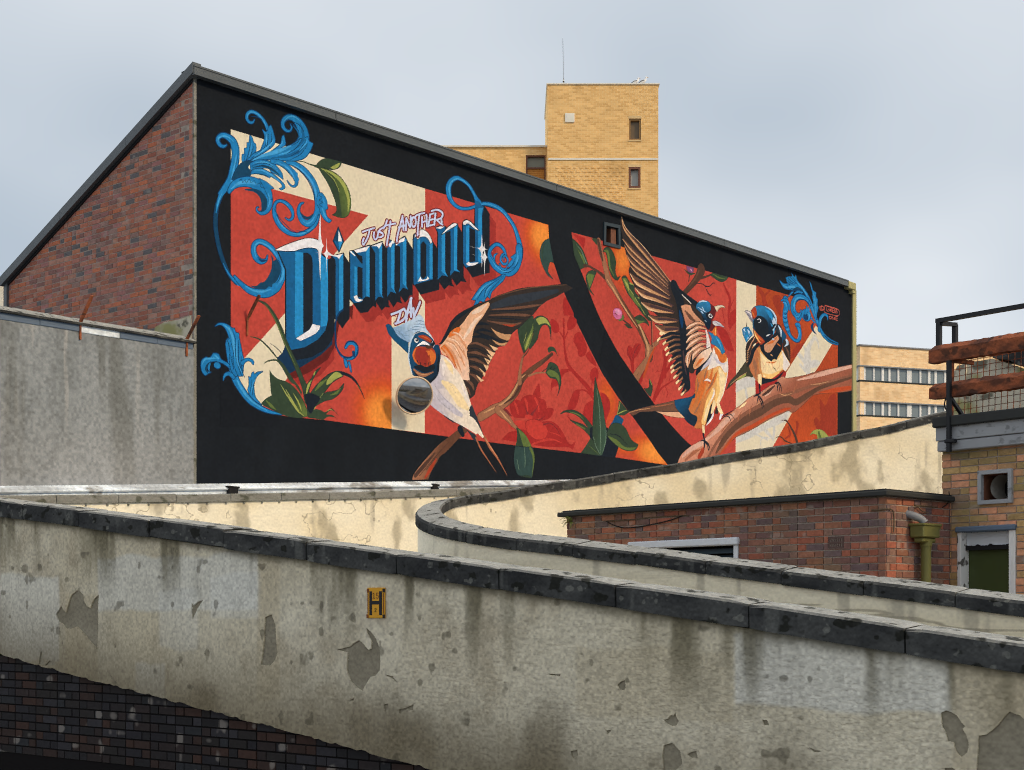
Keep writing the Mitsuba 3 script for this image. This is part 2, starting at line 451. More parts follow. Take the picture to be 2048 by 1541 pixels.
def coping_fn(p, n, uv):
    v = fbm(p.x * 3.1, p.y * 3.1, p.z * 5.0, 4)
    c = mix(mi.Color3f(0.024, 0.026, 0.028), mi.Color3f(0.060, 0.063, 0.063), smoothstep(0.3, 0.7, v))
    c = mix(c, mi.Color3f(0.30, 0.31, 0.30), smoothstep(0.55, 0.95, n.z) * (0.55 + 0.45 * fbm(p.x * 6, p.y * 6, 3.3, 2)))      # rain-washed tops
    c = mix(c, mi.Color3f(0.010, 0.011, 0.008), smoothstep(0.62, 0.70, fbm(p.x * 11, p.y * 11, p.z * 13, 3)) * 0.85)
    c = mix(c, mi.Color3f(0.17, 0.175, 0.16), smoothstep(0.66, 0.74, fbm(p.x * 16 + 5, p.y * 16, p.z * 16, 3)) * 0.5)
    c = mix(c, mi.Color3f(0.12, 0.125, 0.12), smoothstep(0.6, 0.75, streak(p, 9.0, 1.2, 7.0)) * 0.5)
    return c * (0.6 + 0.8 * fbm(p.x * 60, p.y * 60, p.z * 60, 2))


scene["coping_stone"] = diffuse(coping_fn, 0.9, 0.2, lambda p, n, uv: fbm(p.x * 42, p.y * 42, p.z * 42, 3), 0.007)


def pale_stone_fn(p, n, uv):
    c = mix(mi.Color3f(0.15, 0.15, 0.13), mi.Color3f(0.27, 0.27, 0.25), fbm(p.x * 3, p.y * 3, p.z * 6, 4))
    c = mix(c, mi.Color3f(0.05, 0.055, 0.03), smoothstep(0.6, 0.72, fbm(p.x * 8, p.y * 8, p.z * 10, 3)) * 0.7)
    return c * (0.65 + 0.7 * fbm(p.x * 45, p.y * 45, p.z * 45, 2))


scene["grey_stone"] = diffuse(pale_stone_fn, 0.9, 0.2)


def kerb_fn(p, n, uv):
    s = p.x * 0.66 + p.y * 0.75
    c = mix(mi.Color3f(0.42, 0.46, 0.50), mi.Color3f(0.70, 0.78, 0.86), smoothstep(0.3, 0.7, fbm(s * 1.2, p.z * 9, 1.0, 4)))
    c = mix(c, mi.Color3f(0.15, 0.13, 0.10), smoothstep(0.58, 0.72, fbm(s * 3, p.z * 7, 3.0, 4)) * 0.7)
    return c * (0.75 + 0.5 * fbm(s * 30, p.z * 30, 2.0, 2))


scene["white_kerb"] = diffuse(kerb_fn, 0.8, 0.3)


def far_brick_fn(c0, c1, joint, bw, bh, bond=0.5):
    """Brickwork of buildings too far away to tell one brick from the next."""
    def fn(p, n, uv):
        s = dr.select(dr.abs(n.y) > dr.abs(n.x), p.x, p.y)
        row = dr.floor(p.z / bh)
        x = s / bw + bond * (row - 2 * dr.floor(row / 2))
        fx, fz = x - dr.floor(x), p.z / bh - row
        r = cell_rand(dr.floor(x), row, 3)
        c = mix(mi.Color3f(*srgb(*c0)), mi.Color3f(*srgb(*c1)), r)
        j = dr.maximum(smoothstep(0.07, 0.03, dr.minimum(fx, 1 - fx)), smoothstep(0.16, 0.06, dr.minimum(fz, 1 - fz)))
        c = mix(c, mi.Color3f(*srgb(*joint)), j * 0.55)
        st = fbm(p.x * 0.8, p.y * 0.8, p.z * 0.55, 3)
        c = mix(c, mi.Color3f(*srgb(*c0)) * 0.6, smoothstep(0.56, 0.78, st) * 0.5)
        return c * (0.88 + 0.24 * fbm(p.x * 2.5, p.y * 2.5, p.z * 2.5, 2))
    return fn


scene["buff_brick"] = diffuse(far_brick_fn((214, 168, 104), (238, 196, 132), (232, 208, 162), 0.225, 0.075), 0.9, 0.2)
scene["office_brick"] = diffuse(far_brick_fn((232, 192, 142), (246, 216, 172), (240, 220, 188), 0.45, 0.15), 0.9, 0.2)


def rust_fn(p, n, uv):
    v = fbm(p.x * 6, p.y * 6, p.z * 9, 4)
    c = mix(mi.Color3f(0.11, 0.042, 0.026), mi.Color3f(0.36, 0.105, 0.045), smoothstep(0.3, 0.7, v))
    c = mix(c, mi.Color3f(0.030, 0.022, 0.018), smoothstep(0.58, 0.70, fbm(p.x * 13, p.y * 13, p.z * 13, 3)) * 0.7)
    return c * (0.7 + 0.6 * fbm(p.x * 60, p.y * 60, p.z * 60, 2))


scene["rusty_iron"] = diffuse(rust_fn, 0.85, 0.3, lambda p, n, uv: fbm(p.x * 40, p.y * 40, p.z * 40, 3), 0.006)


def flake_fn(p, n, uv):
    v = fbm(p.x * 9, p.y * 9, p.z * 5, 4)
    c = mix(mi.Color3f(0.62, 0.62, 0.61), mi.Color3f(0.76, 0.76, 0.75), v)
    return mix(c, mi.Color3f(0.06, 0.055, 0.045), smoothstep(0.62, 0.68, fbm(p.x * 17, p.y * 17, p.z * 8, 3)) * 0.9)


scene["flaking_white"] = diffuse(flake_fn, 0.7, 0.3)


def fascia_fn(p, n, uv):
    v = fbm(p.x * 2.2, p.y * 2.2, p.z * 3, 3)
    c = mix(mi.Color3f(0.25, 0.265, 0.29), mi.Color3f(0.35, 0.365, 0.385), v)
    return mix(c, mi.Color3f(0.08, 0.085, 0.085), smoothstep(0.62, 0.75, fbm(p.x * 12, p.y * 12, p.z * 14, 3)) * 0.5)


scene["grey_board"] = diffuse(fascia_fn, 0.7, 0.3)
scene["slate_metal"] = diffuse(lambda p, n, uv: mix(mi.Color3f(0.055, 0.068, 0.076), mi.Color3f(0.095, 0.110, 0.122), fbm(p.x * 1.4, p.y * 1.4, p.z * 1.4, 3)), 0.45, 0.5)


def mossy_fn(p, n, uv):
    v = fbm(p.x * 2.4, p.y * 2.4, p.z * 2.8, 4)
    c = mix(mi.Color3f(0.50, 0.47, 0.38), mi.Color3f(0.30, 0.29, 0.13), smoothstep(0.42, 0.58, v))
    return mix(c, mi.Color3f(0.05, 0.05, 0.035), smoothstep(0.58, 0.7, fbm(p.x * 5, p.y * 5, p.z * 5, 4)) * 0.8)


scene["mossy_render"] = diffuse(mossy_fn, 0.95, 0.1)
scene["asphalt"] = diffuse(lambda p, n, uv: mi.Color3f(0.15, 0.15, 0.148) * (0.6 + 0.8 * fbm(p.x * 3, p.y * 3, 1.0, 4)), 0.9, 0.2)
scene["deck_asphalt"] = diffuse(lambda p, n, uv: mi.Color3f(0.24, 0.26, 0.29) * (0.7 + 0.6 * fbm(p.x * 3, p.y * 3, 1.0, 4)), 0.8, 0.3)
plain("dark_felt", (52, 54, 54), 0.8)
plain("black_metal", (34, 36, 40), 0.5)
plain("black_rubber", (30, 30, 32), 0.8)
plain("olive_paint", (104, 104, 60), 0.55)
plain("olive_trim", (168, 164, 118), 0.7)
plain("grey_plastic", (128, 132, 138), 0.5)
plain("white_paint", (208, 214, 222), 0.5)
plain("white_flash", (226, 224, 214), 0.6)
plain("blue_lead", (92, 108, 128), 0.6)
plain("louvre_slat", (50, 62, 70), 0.5)
plain("red_frame", (112, 74, 58), 0.6)
plain("buff_frame", (150, 118, 76), 0.6)
plain("orange_panel", (196, 132, 60), 0.6)
plain("pale_pane", (186, 190, 184), 0.3)
plain("ribbed_glass", (128, 128, 114), 0.25)
plain("brown_glass", (112, 96, 74), 0.2)
plain("sign_yellow", (206, 150, 36), 0.5)
plain("sign_black", (24, 24, 30), 0.5)
plain("sign_brown", (120, 70, 34), 0.6)
plain("green_board", (66, 76, 44), 0.35)
plain("air_brick", (92, 74, 70), 0.9)
plain("pit_black", (14, 14, 14), 0.9)
plain("stone_lintel", (214, 186, 138), 0.9)
plain("cable", (92, 78, 62), 0.7)
plain("gull_white", (226, 228, 230), 0.8)
plain("gull_grey", (132, 134, 138), 0.8)
plain("gull_black", (40, 40, 42), 0.8)
plain("gull_yellow", (200, 150, 60), 0.7)
plain("mirror_rim", (216, 190, 160), 0.5)
plain("office_white", (224, 226, 226), 0.6)
scene["office_glass"] = {"type": "principled", "base_color": {"type": "rgb", "value": [0.16, 0.20, 0.22]}, "roughness": 0.08, "specular": 0.9}
scene["mirror_glass"] = {"type": "roughconductor", "material": "Al", "alpha": 0.01, "specular_reflectance": {"type": "rgb", "value": 0.42}}
scene["duct_foil"] = {"type": "twosided", "bsdf": {"type": "principled", "base_color": {"type": "rgb", "value": [0.20, 0.19, 0.17]}, "roughness": 0.4, "metallic": 0.6}}
scene["fern_leaf"] = {"type": "twosided", "bsdf": {"type": "principled", "base_color": {"type": "rgb", "value": [0.16, 0.19, 0.04]}, "roughness": 0.6}}

# ---------------------------------------------------------------- bricks
_bricks = {}


def brick_shape(bsdf, k):
    """A brick of unit size with eased edges, in 36 tones."""
    if (bsdf, k) not in _bricks:
        e = 0.03
        v = np.array([[x * (0.5 - (y > 0) * e * 0.35), y, z * (0.5 - (y > 0) * e)] for y in (0, 1) for z in (-1, 1) for x in (-1, 1)], float)
        f = np.array([[0, 1, 3], [0, 3, 2], [4, 7, 5], [4, 6, 7], [0, 5, 1], [0, 4, 5], [2, 3, 7], [2, 7, 6], [0, 2, 6], [0, 6, 4], [1, 5, 7], [1, 7, 3]])
        m = trimesh.Trimesh(v, f, process=False)
        if m.volume < 0:
            m.invert()
        w = v[m.faces].reshape(-1, 3)
        uv = np.tile([(k + 0.5) / 36, ((k * 7) % 36) / 36], (len(w), 1))
        _bricks[bsdf, k] = mikit.ply((w, np.arange(len(w)).reshape(-1, 3)), bsdf, False, uv)
    return _bricks[bsdf, k]


def brickwork(holder, plane, poly, bsdf, z0, course=0.075, length=0.225, bond="stretcher", u_off=0.0, proud=0.007, most=300, seed=1, back=0.0):
    """Lays bricks over the outline: the largest in the picture are entries of their own, the others one mesh."""
    r = np.random.default_rng(seed)
    joint, todo = 0.010, []
    prepared = shapely.prepared.prep(poly)
    a0, b0, a1, b1 = poly.bounds
    for row in range(int((b0 - z0) / course) - 1, int((b1 - z0) / course) + 2):
        zb = z0 + row * course
        u = a0 - 1.0 - (a0 - 1.0 - u_off) % length + (0.5 * length if row % 2 else 0)
        i = row % 2
        while u < a1:
            step = length if bond == "stretcher" or i % 2 == 0 else length / 2
            if bond == "mixed":
                step = length if r.random() < 0.68 else length / 2
            i += 1
            box = shapely.box(u + joint / 2, zb + joint / 2, u + step - joint / 2, zb + course - joint / 2)
            u += step
            if prepared.contains(box):
                todo.append((box.bounds, None))
            elif prepared.intersects(box):
                g = box.intersection(poly)
                for q in getattr(g, "geoms", [g]):
                    if q.geom_type == "Polygon" and q.area > 2e-4:
                        todo.append((q.bounds, q))
    size = []
    for (x0, y0, x1, y1), _ in todo:
        c = plane.pts([[(x0 + x1) / 2, (y0 + y1) / 2]])[0]
        px, py = CX + F * c[0] / c[1], HY - F * (c[2] - EYE) / c[1]
        size.append((x1 - x0) * (y1 - y0) / c[1] ** 2 if 0 < px < 2048 and 0 < py < 1541 and c[1] > 0.5 else 0)
    order, rest, n = np.argsort(-np.array(size)), [], 0
    d3, n3 = np.append(plane.d, 0), np.append(plane.n, 0)
    for i in order:
        (x0, y0, x1, y1), cut = todo[i]
        out = proud * (0.55 + 0.9 * r.random())
        k = int(r.integers(36))
        if cut is None:
            c = plane.pts([[(x0 + x1) / 2, (y0 + y1) / 2]], back - 0.02)[0]
            m = np.eye(4)
            m[:3, 0], m[:3, 1], m[:3, 2], m[:3, 3] = d3 * (x1 - x0), n3 * (0.02 + out), [0, 0, y1 - y0], c
            if n < most and size[i] > 0:
                scene[f"{holder}__brick_{n:03d}" if n else f"{holder}__brick"] = {**brick_shape(bsdf, k), "to_world": T(m)}
                n += 1
            else:
                v, f, *_ = meshkit.WRITTEN[brick_shape(bsdf, k)["filename"]]
                rest.append((v @ m[:3, :3].T + m[:3, 3], f, [(k + 0.5) / 36, ((k * 7) % 36) / 36]))
        else:
            b = slab(plane, cut, back - 0.02, back + out)
            if b is not None:
                w = b.vertices[b.faces].reshape(-1, 3)
                rest.append((w, np.arange(len(w)).reshape(-1, 3), [(k + 0.5) / 36, ((k * 7) % 36) / 36]))
    if rest:
        off = np.cumsum([0] + [len(v) for v, *_ in rest])
        key = f"{holder}__small_bricks"
        scene[key] = mikit.ply((np.vstack([v for v, *_ in rest]), np.vstack([f + o for (_, f, _), o in zip(rest, off)])), bsdf, False, np.vstack([np.tile(t, (len(v), 1)) for v, _, t in rest]))
        labels[key] = {"kind": "stuff", "label": "remaining small bricks of the same wall"}

# ---------------------------------------------------------------- the mural: outlines on the wall, in half centimetres
# F smooth or sharp (!) outline, P polygon, S brush stroke with widths w, E ellipse; o = border width:paint, g = from, to of the shade
MURAL = """
=painted_field
P red; 133,1431 952,1426 1597,1427 1602,1377 1628,1293 1669,1222 1743,1116 1845,999 1923,915 2021,835 2128,760 2218,694 2285,640 2354,596 2002,601 1788,601 1331,599 947,601 795,602 498,604 382,601 283,601 133,603
P cream; 133,1431 952,1426 950,602 795,602 795,1156 350,717 232,601 133,603 133,705 181,756 344,920 581,1174 690,1285 549,1286 416,1286 296,1287 133,1288
F red; 1733,1425! 1845,1427! 2239,1426! 2478,1429! 2858,1432! 2856,646! 2510,548! 2583,667! 2474,708 2334,785 2238,850 2131,926 2034,1000 1910,1123 1821,1245 1785,1296 1746,1362
P cream; 2858,1431 3015,1430 3013,657 2852,645
P rust; 3015,1430 3283,1432 3734,1433 3727,781 3013,679
P cream; 3526,1327 3692,1276 3562,1149 3508,1103 3317,904 3151,734 3011,679 3011,953 3246,1061
S greycream w=48.9,40.3,25.6,18.0; 3440,1134 3448,1192 3482,1240 3516,1273
S greycream w=19.4,15.5,6.8; 3516,1273 3544,1257 3555,1226
S greycream w=23.7,25.1,17.7; 3371,1177 3404,1161 3432,1141
S greycream w=19.6,7.3; 3437,1199 3409,1227
S greycream w=50.2,61.8,33.8; 3454,1190 3454,1150 3459,1099
F greycream; 3471,1140 3487,1160 3527,1170 3567,1164 3538,1140 3493,1126
S greycream w=15.8,16.3,8.5; 3387,1130 3420,1114 3448,1097
P greycream; 2853,753 2972,793 3110,844 3281,907 3300,905 3268,865 3193,835 3089,807 2957,754 2853,726
S greycream w=18.4,20.8,15.2; 3162,863 3164,808 3156,768
S greycream w=17.8,22.1,11.5; 3058,818 3110,795 3156,768
S greycream w=6.1,9.1,8.9; 2977,788 3048,773 3110,764
S greycream w=7.2,5.5,5.5,4.7; 3053,735 3053,757 3089,773 3130,769
P greycream; 2853,990 2932,1020 3007,1029 3007,988 2932,974 2853,944
S greycream w=17.3,17.4; 2927,976 2942,935
=painted_pattern
F darkred; 1509,790! 1526,817 1544,839! 1551,819 1553,785!
F darkred; 1338,614! 1375,641 1415,652 1474,666 1551,696 1572,700 1608,705 1651,694 1681,671 1703,645 1729,628 1758,645! 1751,628 1740,610! 1710,617 1644,612 1572,608 1484,610
F darkred2; 1378,671 1398,682 1443,692 1474,689 1481,662 1460,660 1398,655 1378,660
F darkred2 o=3.2:darkred; 1474,689 1523,702 1565,693 1587,678 1594,663 1579,641 1537,631 1502,639 1477,657
F darkred; 1382,731 1388,752 1412,764 1439,762 1460,748 1474,723 1467,704 1412,699 1392,708
F darkred; 1579,744 1608,754 1626,751 1626,738 1608,717 1572,705 1544,702
F darkred; 1443,762 1460,780 1491,789 1523,789 1551,783 1579,777 1588,750 1579,733 1551,712 1516,704 1477,712 1460,733
S darkred2 w=9.8,13.9,7.1; 1523,780 1537,763 1544,736
S darkred2 w=10.1,13.9,5.3; 1467,769 1477,752 1481,730
S darkred2 w=9.7,13.4,6.8; 1409,752 1422,733 1429,714
S maroon w=1.3,4.6,13.3; 1460,748 1474,729 1481,719
S maroon w=1.8,4.0,10.8; 1551,774 1530,744 1502,718
S maroon w=1.8,3.2,2.0; 1523,702 1551,705 1579,721
E darkred2; 1488,709 20.9,8.6
S maroon w=6.9,3.4,3.0,1.9; 1572,689 1608,697 1644,681 1666,660
S darkred2 w=2.8,3.9,1.6; 1601,664 1644,660 1673,651
S darkred2 w=6.9,9.2,7.0,2.0; 1509,612 1572,631 1626,638 1673,630
F maroon; 1348,728 1365,725 1382,713 1395,701 1375,706 1355,715
S darkred w=10.3,8.8,10.4,11.2,14.8,17.2,15.4,18.2,21.8,16.2; 1686,1091 1688,1044 1688,1016 1692,984 1701,948 1714,924 1736,908 1777,884 1830,855 1861,832
S darkred w=4.3,6.5,8.3; 1659,1043 1677,1031 1688,1019
S darkred w=6.8,5.7,5.9; 1710,1047 1695,1024 1690,1012
F darkred; 1608,1070! 1619,1083 1637,1081 1655,1070 1661,1052 1655,1040 1637,1034 1619,1042
F darkred; 1710,1054! 1706,1075 1714,1095 1729,1111 1762,1102 1758,1080 1740,1063
F darkred; 1747,1036 1762,1052 1788,1057 1804,1044 1819,1020 1826,999 1815,974! 1788,964 1773,971 1766,996 1745,1015
F darkred; 1819,977 1842,992 1861,975 1880,954 1884,937! 1849,950 1826,964
F darkred; 1842,899 1853,924 1876,936 1892,929 1897,908 1884,882 1876,865 1857,877
S darkred w=5.3,7.6; 1857,877 1855,841
S darkred w=8.3,4.7,6.0; 1732,905 1706,907 1670,900
F darkred; 1670,900 1695,905 1718,901 1692,891 1673,868! 1662,883
F darkred; 1612,812! 1612,838 1619,859 1644,862 1662,855 1648,839 1626,832
F darkred; 1714,748! 1710,767 1725,796 1740,821 1758,836 1781,838 1777,809 1762,777 1736,755
S darkred w=4.7,6.4,8.8,11.0; 1770,836 1807,841 1838,832 1861,815
F darkred; 1804,729 1802,752 1811,779 1830,796 1868,802 1865,716! 1838,711 1823,721
F darkred; 1907,844! 1938,840 1962,824 1970,803 1966,776 1946,742 1942,718! 1927,779
S darkred w=5.2,7.0,5.5; 1714,741 1714,730 1729,719
F darkred; 1740,1422! 1781,1420 1817,1420! 1811,1393 1804,1375! 1781,1395
F darkred; 1681,1136! 1684,1160 1695,1176 1718,1156 1743,1127 1747,1114! 1688,1106!
F darkred; 2078,1010 2082,1040 2098,1047 2115,1039 2131,1058 2156,1064 2168,1061 2164,1041 2143,1013 2123,993 2127,933! 2111,931! 2098,988
S maroon w=2.5,4.0,3.7; 2082,1040 2086,1011 2106,991
S maroon w=1.5,3.0,4.2,3.0; 2168,1061 2148,1053 2123,1020 2115,1000
S darkred w=18.8,20.6,25.7; 2351,1049 2334,1017 2329,957
S darkred w=19.6,21.3,17.6,19.1,22.4,18.4; 2325,1051 2334,1017 2316,969 2295,921 2273,879 2256,850
S darkred w=6.1,6.6,8.9,9.9; 2395,948 2351,925 2308,903 2282,875
S darkred w=19.8,16.2,13.9,11.3; 2377,1012 2355,989 2325,960 2308,928
S darkred w=3.1,4.6,3.8; 2377,974 2364,945 2355,928
S darkred w=2.9,3.5,2.2; 2269,961 2282,970 2299,967
S darkred w=3.1,5.2,3.3; 2334,911 2351,892 2344,871
S darkred w=10.2,21.0,18.2; 2227,1009 2189,959 2164,912
S darkred w=8.0,13.5,18.4,14.1,13.1,14.7; 2756,1399 2785,1368 2807,1339 2800,1298 2796,1261 2803,1222
S darkred w=3.9,6.1,6.6; 2840,1344 2814,1312 2803,1282
S darkred w=4.4,5.8,4.3; 2751,1291 2756,1263 2771,1226
F darkred; 2706,1205 2735,1211 2778,1201 2807,1172 2829,1137 2840,1119! 2785,1120 2742,1154
F darkred; 2807,1279! 2840,1300 2854,1302! 2854,1249! 2821,1223 2803,1206
S darkrust w=16.6,28.3,39.6,28.9; 3028,1426 3068,1400 3089,1359 3130,1310
S darkrust w=10.0,11.5,14.0; 3130,1429 3089,1398 3079,1368
F darkrust; 3162,1409 3214,1417 3225,1380 3220,1323 3183,1351 3151,1385
F darkrust; 3300,1148! 3322,1185 3365,1219 3420,1232 3387,1196 3343,1159
F darkrust; 3533,852! 3510,882 3533,904 3567,890 3567,989 3613,965 3659,1016 3718,1017 3718,834! 3636,829
S darkrust w=15.1,21.6,9.2; 3349,810 3365,854 3354,865
S darkrust w=6.3,14.3,10.4; 3257,782 3300,803 3284,835
F darkred; 3007,1018! 3268,1087! 3257,1058 3204,1041 3183,1022 3120,1001 3048,965 3010,953!
=painted_field
F night; 3284,1439! 3322,1457 3420,1458 3482,1436 3510,1397 3530,1342 3544,1323 3601,1291 3659,1269 3736,1264! 3960,1294! 3960,1661! 3284,1547!
F night; 133,837! 138,793 140,747 149,717 173,679 201,648 234,622 270,608 322,604! 322,569! 94,548! 94,832!
=painted_ornament
S blue w=13.1,17.2,20.1,23.5,24.3,23.1,26.8,24.3,19.3,12.7,9.9,13.0,11.1,6.2,1.8 o=3.0:navy; 94,1231 112,1253 131,1281 140,1306 147,1331 151,1360 149,1378 142,1395 126,1404 105,1407 89,1398 85,1385 94,1375 107,1374 117,1381
F blue; 149,1393! 156,1382 162,1390! 161,1377 166,1374! 164,1365 165,1352! 158,1343 154,1329 147,1341
S blue_l w=2.2,5.2,5.7,1.8; 133,1273 140,1302 149,1332 154,1361
S blue_l w=1.4,3.7,4.2,4.1,2.3; 144,1396 126,1405 103,1404 87,1393 87,1382
S blue_d w=2.1,3.1,1.4; 149,1322 158,1352 161,1373
F blue o=1.9:navy; 187,1344! 175,1347 176,1366! 184,1369 184,1386! 193,1390 194,1405! 202,1409 204,1430! 213,1425 219,1411 226,1409! 228,1396 225,1384 218,1371 206,1357
S navy w=2.2,2.5,2.1,0.9; 190,1350 199,1374 206,1402 207,1421
S navy w=2.0,2.5,0.9; 196,1353 210,1377 220,1402
S navy w=2.2,0.9; 183,1350 187,1368
S blue_l w=1.8,4.5,1.4; 201,1360 208,1384 210,1407
S blue w=11.8,11.2,10.5,9.8,8.3,8.9,9.9,7.9,5.0,1.6 o=2.2:navy; 273,1465 264,1480 249,1493 229,1502 210,1502 196,1492 193,1478 202,1469 215,1471 222,1481
S navy w=1.8,3.0,3.4,1.5; 258,1484 244,1490 225,1491 208,1487
S blue_l w=2.0,3.0,3.1,2.9,2.8,1.8; 268,1473 253,1489 234,1501 210,1501 197,1490 196,1479
F blue o=2.2:navy; 187,1346! 218,1377 244,1393 252,1409! 258,1422 261,1441 252,1459! 264,1454 273,1459! 276,1470 285,1480! 292,1468 297,1454 302,1436 292,1418 268,1398 244,1381 206,1357
S navy w=2.6,2.7,0.9; 263,1399 273,1425 275,1452
S navy w=2.6,2.8,1.0; 278,1408 289,1437 286,1461
S navy w=2.3,2.5,0.9; 244,1385 261,1406 268,1432
S navy w=2.2,2.3,0.8; 210,1362 244,1390 258,1413
S blue_l w=1.4,4.4,4.9,1.6; 220,1370 253,1394 283,1420 295,1438
S blue_l w=2.4,5.4,1.5; 268,1417 269,1440 266,1450
F blue o=2.0:navy; 283,1397! 307,1416 324,1433 329,1454 337,1461! 341,1449 342,1434 322,1418 305,1406
S blue_l w=1.2,3.3,1.1; 314,1418 329,1435 334,1451
S blue w=51.2,41.3,40.2,30.6,19.2,11.9,11.5,12.1,7.9,4.7,3.9,2.1 o=3.1:navy; 402,1432 417,1466 412,1492 397,1512 374,1523 349,1519 333,1502 333,1487 345,1478 360,1480 368,1492 363,1499
F blue o=2.6:navy; 206,1352! 234,1369 268,1386 317,1411 367,1439 397,1462! 432,1478! 439,1466 454,1463! 445,1442 422,1413 392,1397 354,1387 292,1377 244,1366
S blue_d w=2.7,10.6,11.4,4.0; 402,1513 412,1492 414,1466 392,1437
S blue_d w=2.5,7.9,2.7; 374,1499 392,1486 399,1470
S blue_d w=2.9,9.1,11.1,1.9; 292,1382 342,1397 392,1422 432,1458
S navy w=1.1,2.7,1.2; 362,1392 402,1417 432,1454
S navy w=1.1,2.7,1.3; 357,1399 397,1427 425,1468
S navy w=1.1,2.7,1.2; 349,1407 384,1432 409,1465
S navy w=1.3,3.4,1.6; 372,1512 399,1507 417,1490
S navy w=1.3,3.3,1.5; 357,1504 379,1502 397,1487
S navy w=1.1,2.7,1.2; 367,1436 392,1453 402,1467
S blue_l w=1.8,9.0,12.7,3.7; 210,1355 258,1382 312,1406 364,1435
S blue_l w=1.5,3.3,4.4,1.8; 337,1505 354,1521 377,1528 402,1521
S blue_l w=1.8,5.5,1.5; 317,1397 347,1410 364,1423
S blue_l w=1.2,4.1,1.8; 397,1427 422,1452 430,1469
F teal_d o=1.7:navy; 136,1283! 149,1311 166,1333 187,1348 210,1354 196,1333 206,1324 206,1309 187,1299 161,1290
F blue o=2.0:navy; 206,1346! 232,1361 268,1368 297,1365 317,1353 329,1341 333,1326! 319,1331 307,1335 287,1338 278,1346 253,1343 208,1326!
S teal_d w=1.4,5.6,8.5,3.1; 215,1335 253,1349 287,1347 317,1336
S blue_l w=1.4,4.5,6.5,1.9; 218,1349 256,1361 287,1358 312,1347
S navy w=1.4,1.8,2.4,1.3; 210,1338 244,1355 280,1359 307,1349
F blue o=2.0:navy; 208,1315! 215,1328 244,1339 268,1337 295,1332 319,1322 337,1310 340,1301 327,1292 319,1294! 329,1299 327,1310 307,1319 284,1325! 280,1319! 258,1322 229,1321!
S blue_l w=1.5,4.7,5.7,1.8; 220,1329 256,1335 292,1327 322,1314
S teal_d w=1.9,3.9,2.0; 220,1319 249,1322 275,1322
S blue w=12.9,15.3,17.9,19.6,16.3,8.9,4.5,3.3,1.3 o=2.0:navy; 290,1371 322,1373 352,1365 374,1351 385,1336 386,1322 375,1312 360,1315 350,1325
F blue; 374,1368! 384,1360 393,1355! 392,1347 399,1339! 387,1330
S blue_l w=1.7,4.9,6.5,2.1; 307,1372 342,1367 367,1353 379,1336
S navy w=1.3,2.8,1.5; 312,1366 344,1357 367,1339
S blue w=7.8,14.8,19.3,22.1,22.7,21.0,21.0,24.7,23.3,19.2,18.5,15.8,10.0,5.8,3.0 o=2.2:navy; 349,1380 384,1382 422,1369 453,1344 470,1314 473,1288 473,1258 466,1235 453,1219 432,1209 412,1212 400,1225 395,1243 402,1262 415,1270
S blue_l w=1.7,6.0,7.6,8.1,2.7; 367,1380 402,1372 437,1353 463,1321 468,1295
S navy w=1.3,3.3,3.6,3.8,1.6; 367,1374 399,1366 432,1344 455,1311 460,1285
S blue_l w=1.7,4.4,4.9,1.7; 466,1243 450,1221 432,1209 414,1212
S teal_d w=2.7,7.5,8.8,2.4; 453,1241 437,1228 419,1226 404,1237
S blue w=11.3,19.8,25.0,30.6,36.5,36.3,32.8,27.3,21.8,10.9,5.4,5.0,3.3,1.4 o=2.2:navy; 126,1245 144,1268 173,1283 206,1290 239,1286 266,1272 275,1255 275,1236 266,1219 251,1206 239,1205 231,1210 231,1218 237,1221
F blue o=1.7:navy; 239,1308! 268,1303 297,1290! 284,1286! 290,1270 290,1256! 278,1256 256,1289
S teal_d w=3.7,9.8,18.5,25.2,20.4,4.1; 187,1263 220,1268 244,1262 258,1246 258,1225 249,1210
S blue_l w=1.8,8.9,11.1,3.1; 133,1254 163,1277 201,1289 234,1288
S blue_l w=2.0,6.3,1.8; 275,1269 281,1249 273,1224
S navy w=1.4,1.7,1.5,1.5,1.4,1.5,1.6,1.6,1.6,1.7,2.0,1.6; 163,1285 173,1291 177,1282 187,1293 191,1284 203,1299 208,1288 222,1298 229,1288 249,1297 244,1285 263,1283
F blue o=2.0:navy; 476,1312! 492,1315 510,1297 515,1271! 505,1267! 512,1247 531,1237! 520,1229 502,1235 486,1251 481,1266 468,1283
S navy w=2.1,2.3,2.4,2.4,2.3,2.1; 479,1306 492,1301 479,1291 494,1288 481,1278 494,1272
S blue_l w=2.2,7.0,2.1; 492,1268 502,1250 515,1235
S blue_l w=2.2,2.7; 494,1300 502,1286
S blue w=5.0,8.5,9.7,10.5,9.6,14.2,17.8,16.8,11.2,6.8,6.4,10.1,13.0,9.3,7.2,4.2,1.7 o=2.4:navy; 479,1242 466,1214 442,1192 412,1174 384,1165 352,1167 322,1181 303,1204 298,1228 305,1248 322,1257 344,1255 363,1244 372,1229 370,1214 357,1205 342,1209
S blue_l w=1.8,5.8,2.0; 352,1171 324,1185 307,1206
S blue_l w=1.2,3.4,4.1,1.2; 458,1203 432,1184 402,1171 372,1167
S blue_l w=1.3,3.6; 334,1256 352,1250
S navy w=2.0,2.3,2.6,2.8,2.5,2.1,1.7; 297,1229 307,1218 317,1206 329,1197 347,1187 364,1177 387,1172
S navy w=1.5,2.3,1.6; 387,1178 409,1180 432,1182
S navy w=1.5,1.5; 427,1189 442,1196
S teal_d w=12.4,11.9,12.1,11.6,11.8,11.4,10.4,10.2,9.0 o=2.1:navy; 95,1224 82,1192 77,1158 78,1123 87,1081 101,1043 117,1014 133,993 154,978
S blue w=13.3,11.9,8.5,3.0; 112,1248 94,1224 85,1200 79,1173
S blue w=1.9,5.1,7.7,6.7; 105,1029 121,1006 142,987 163,974
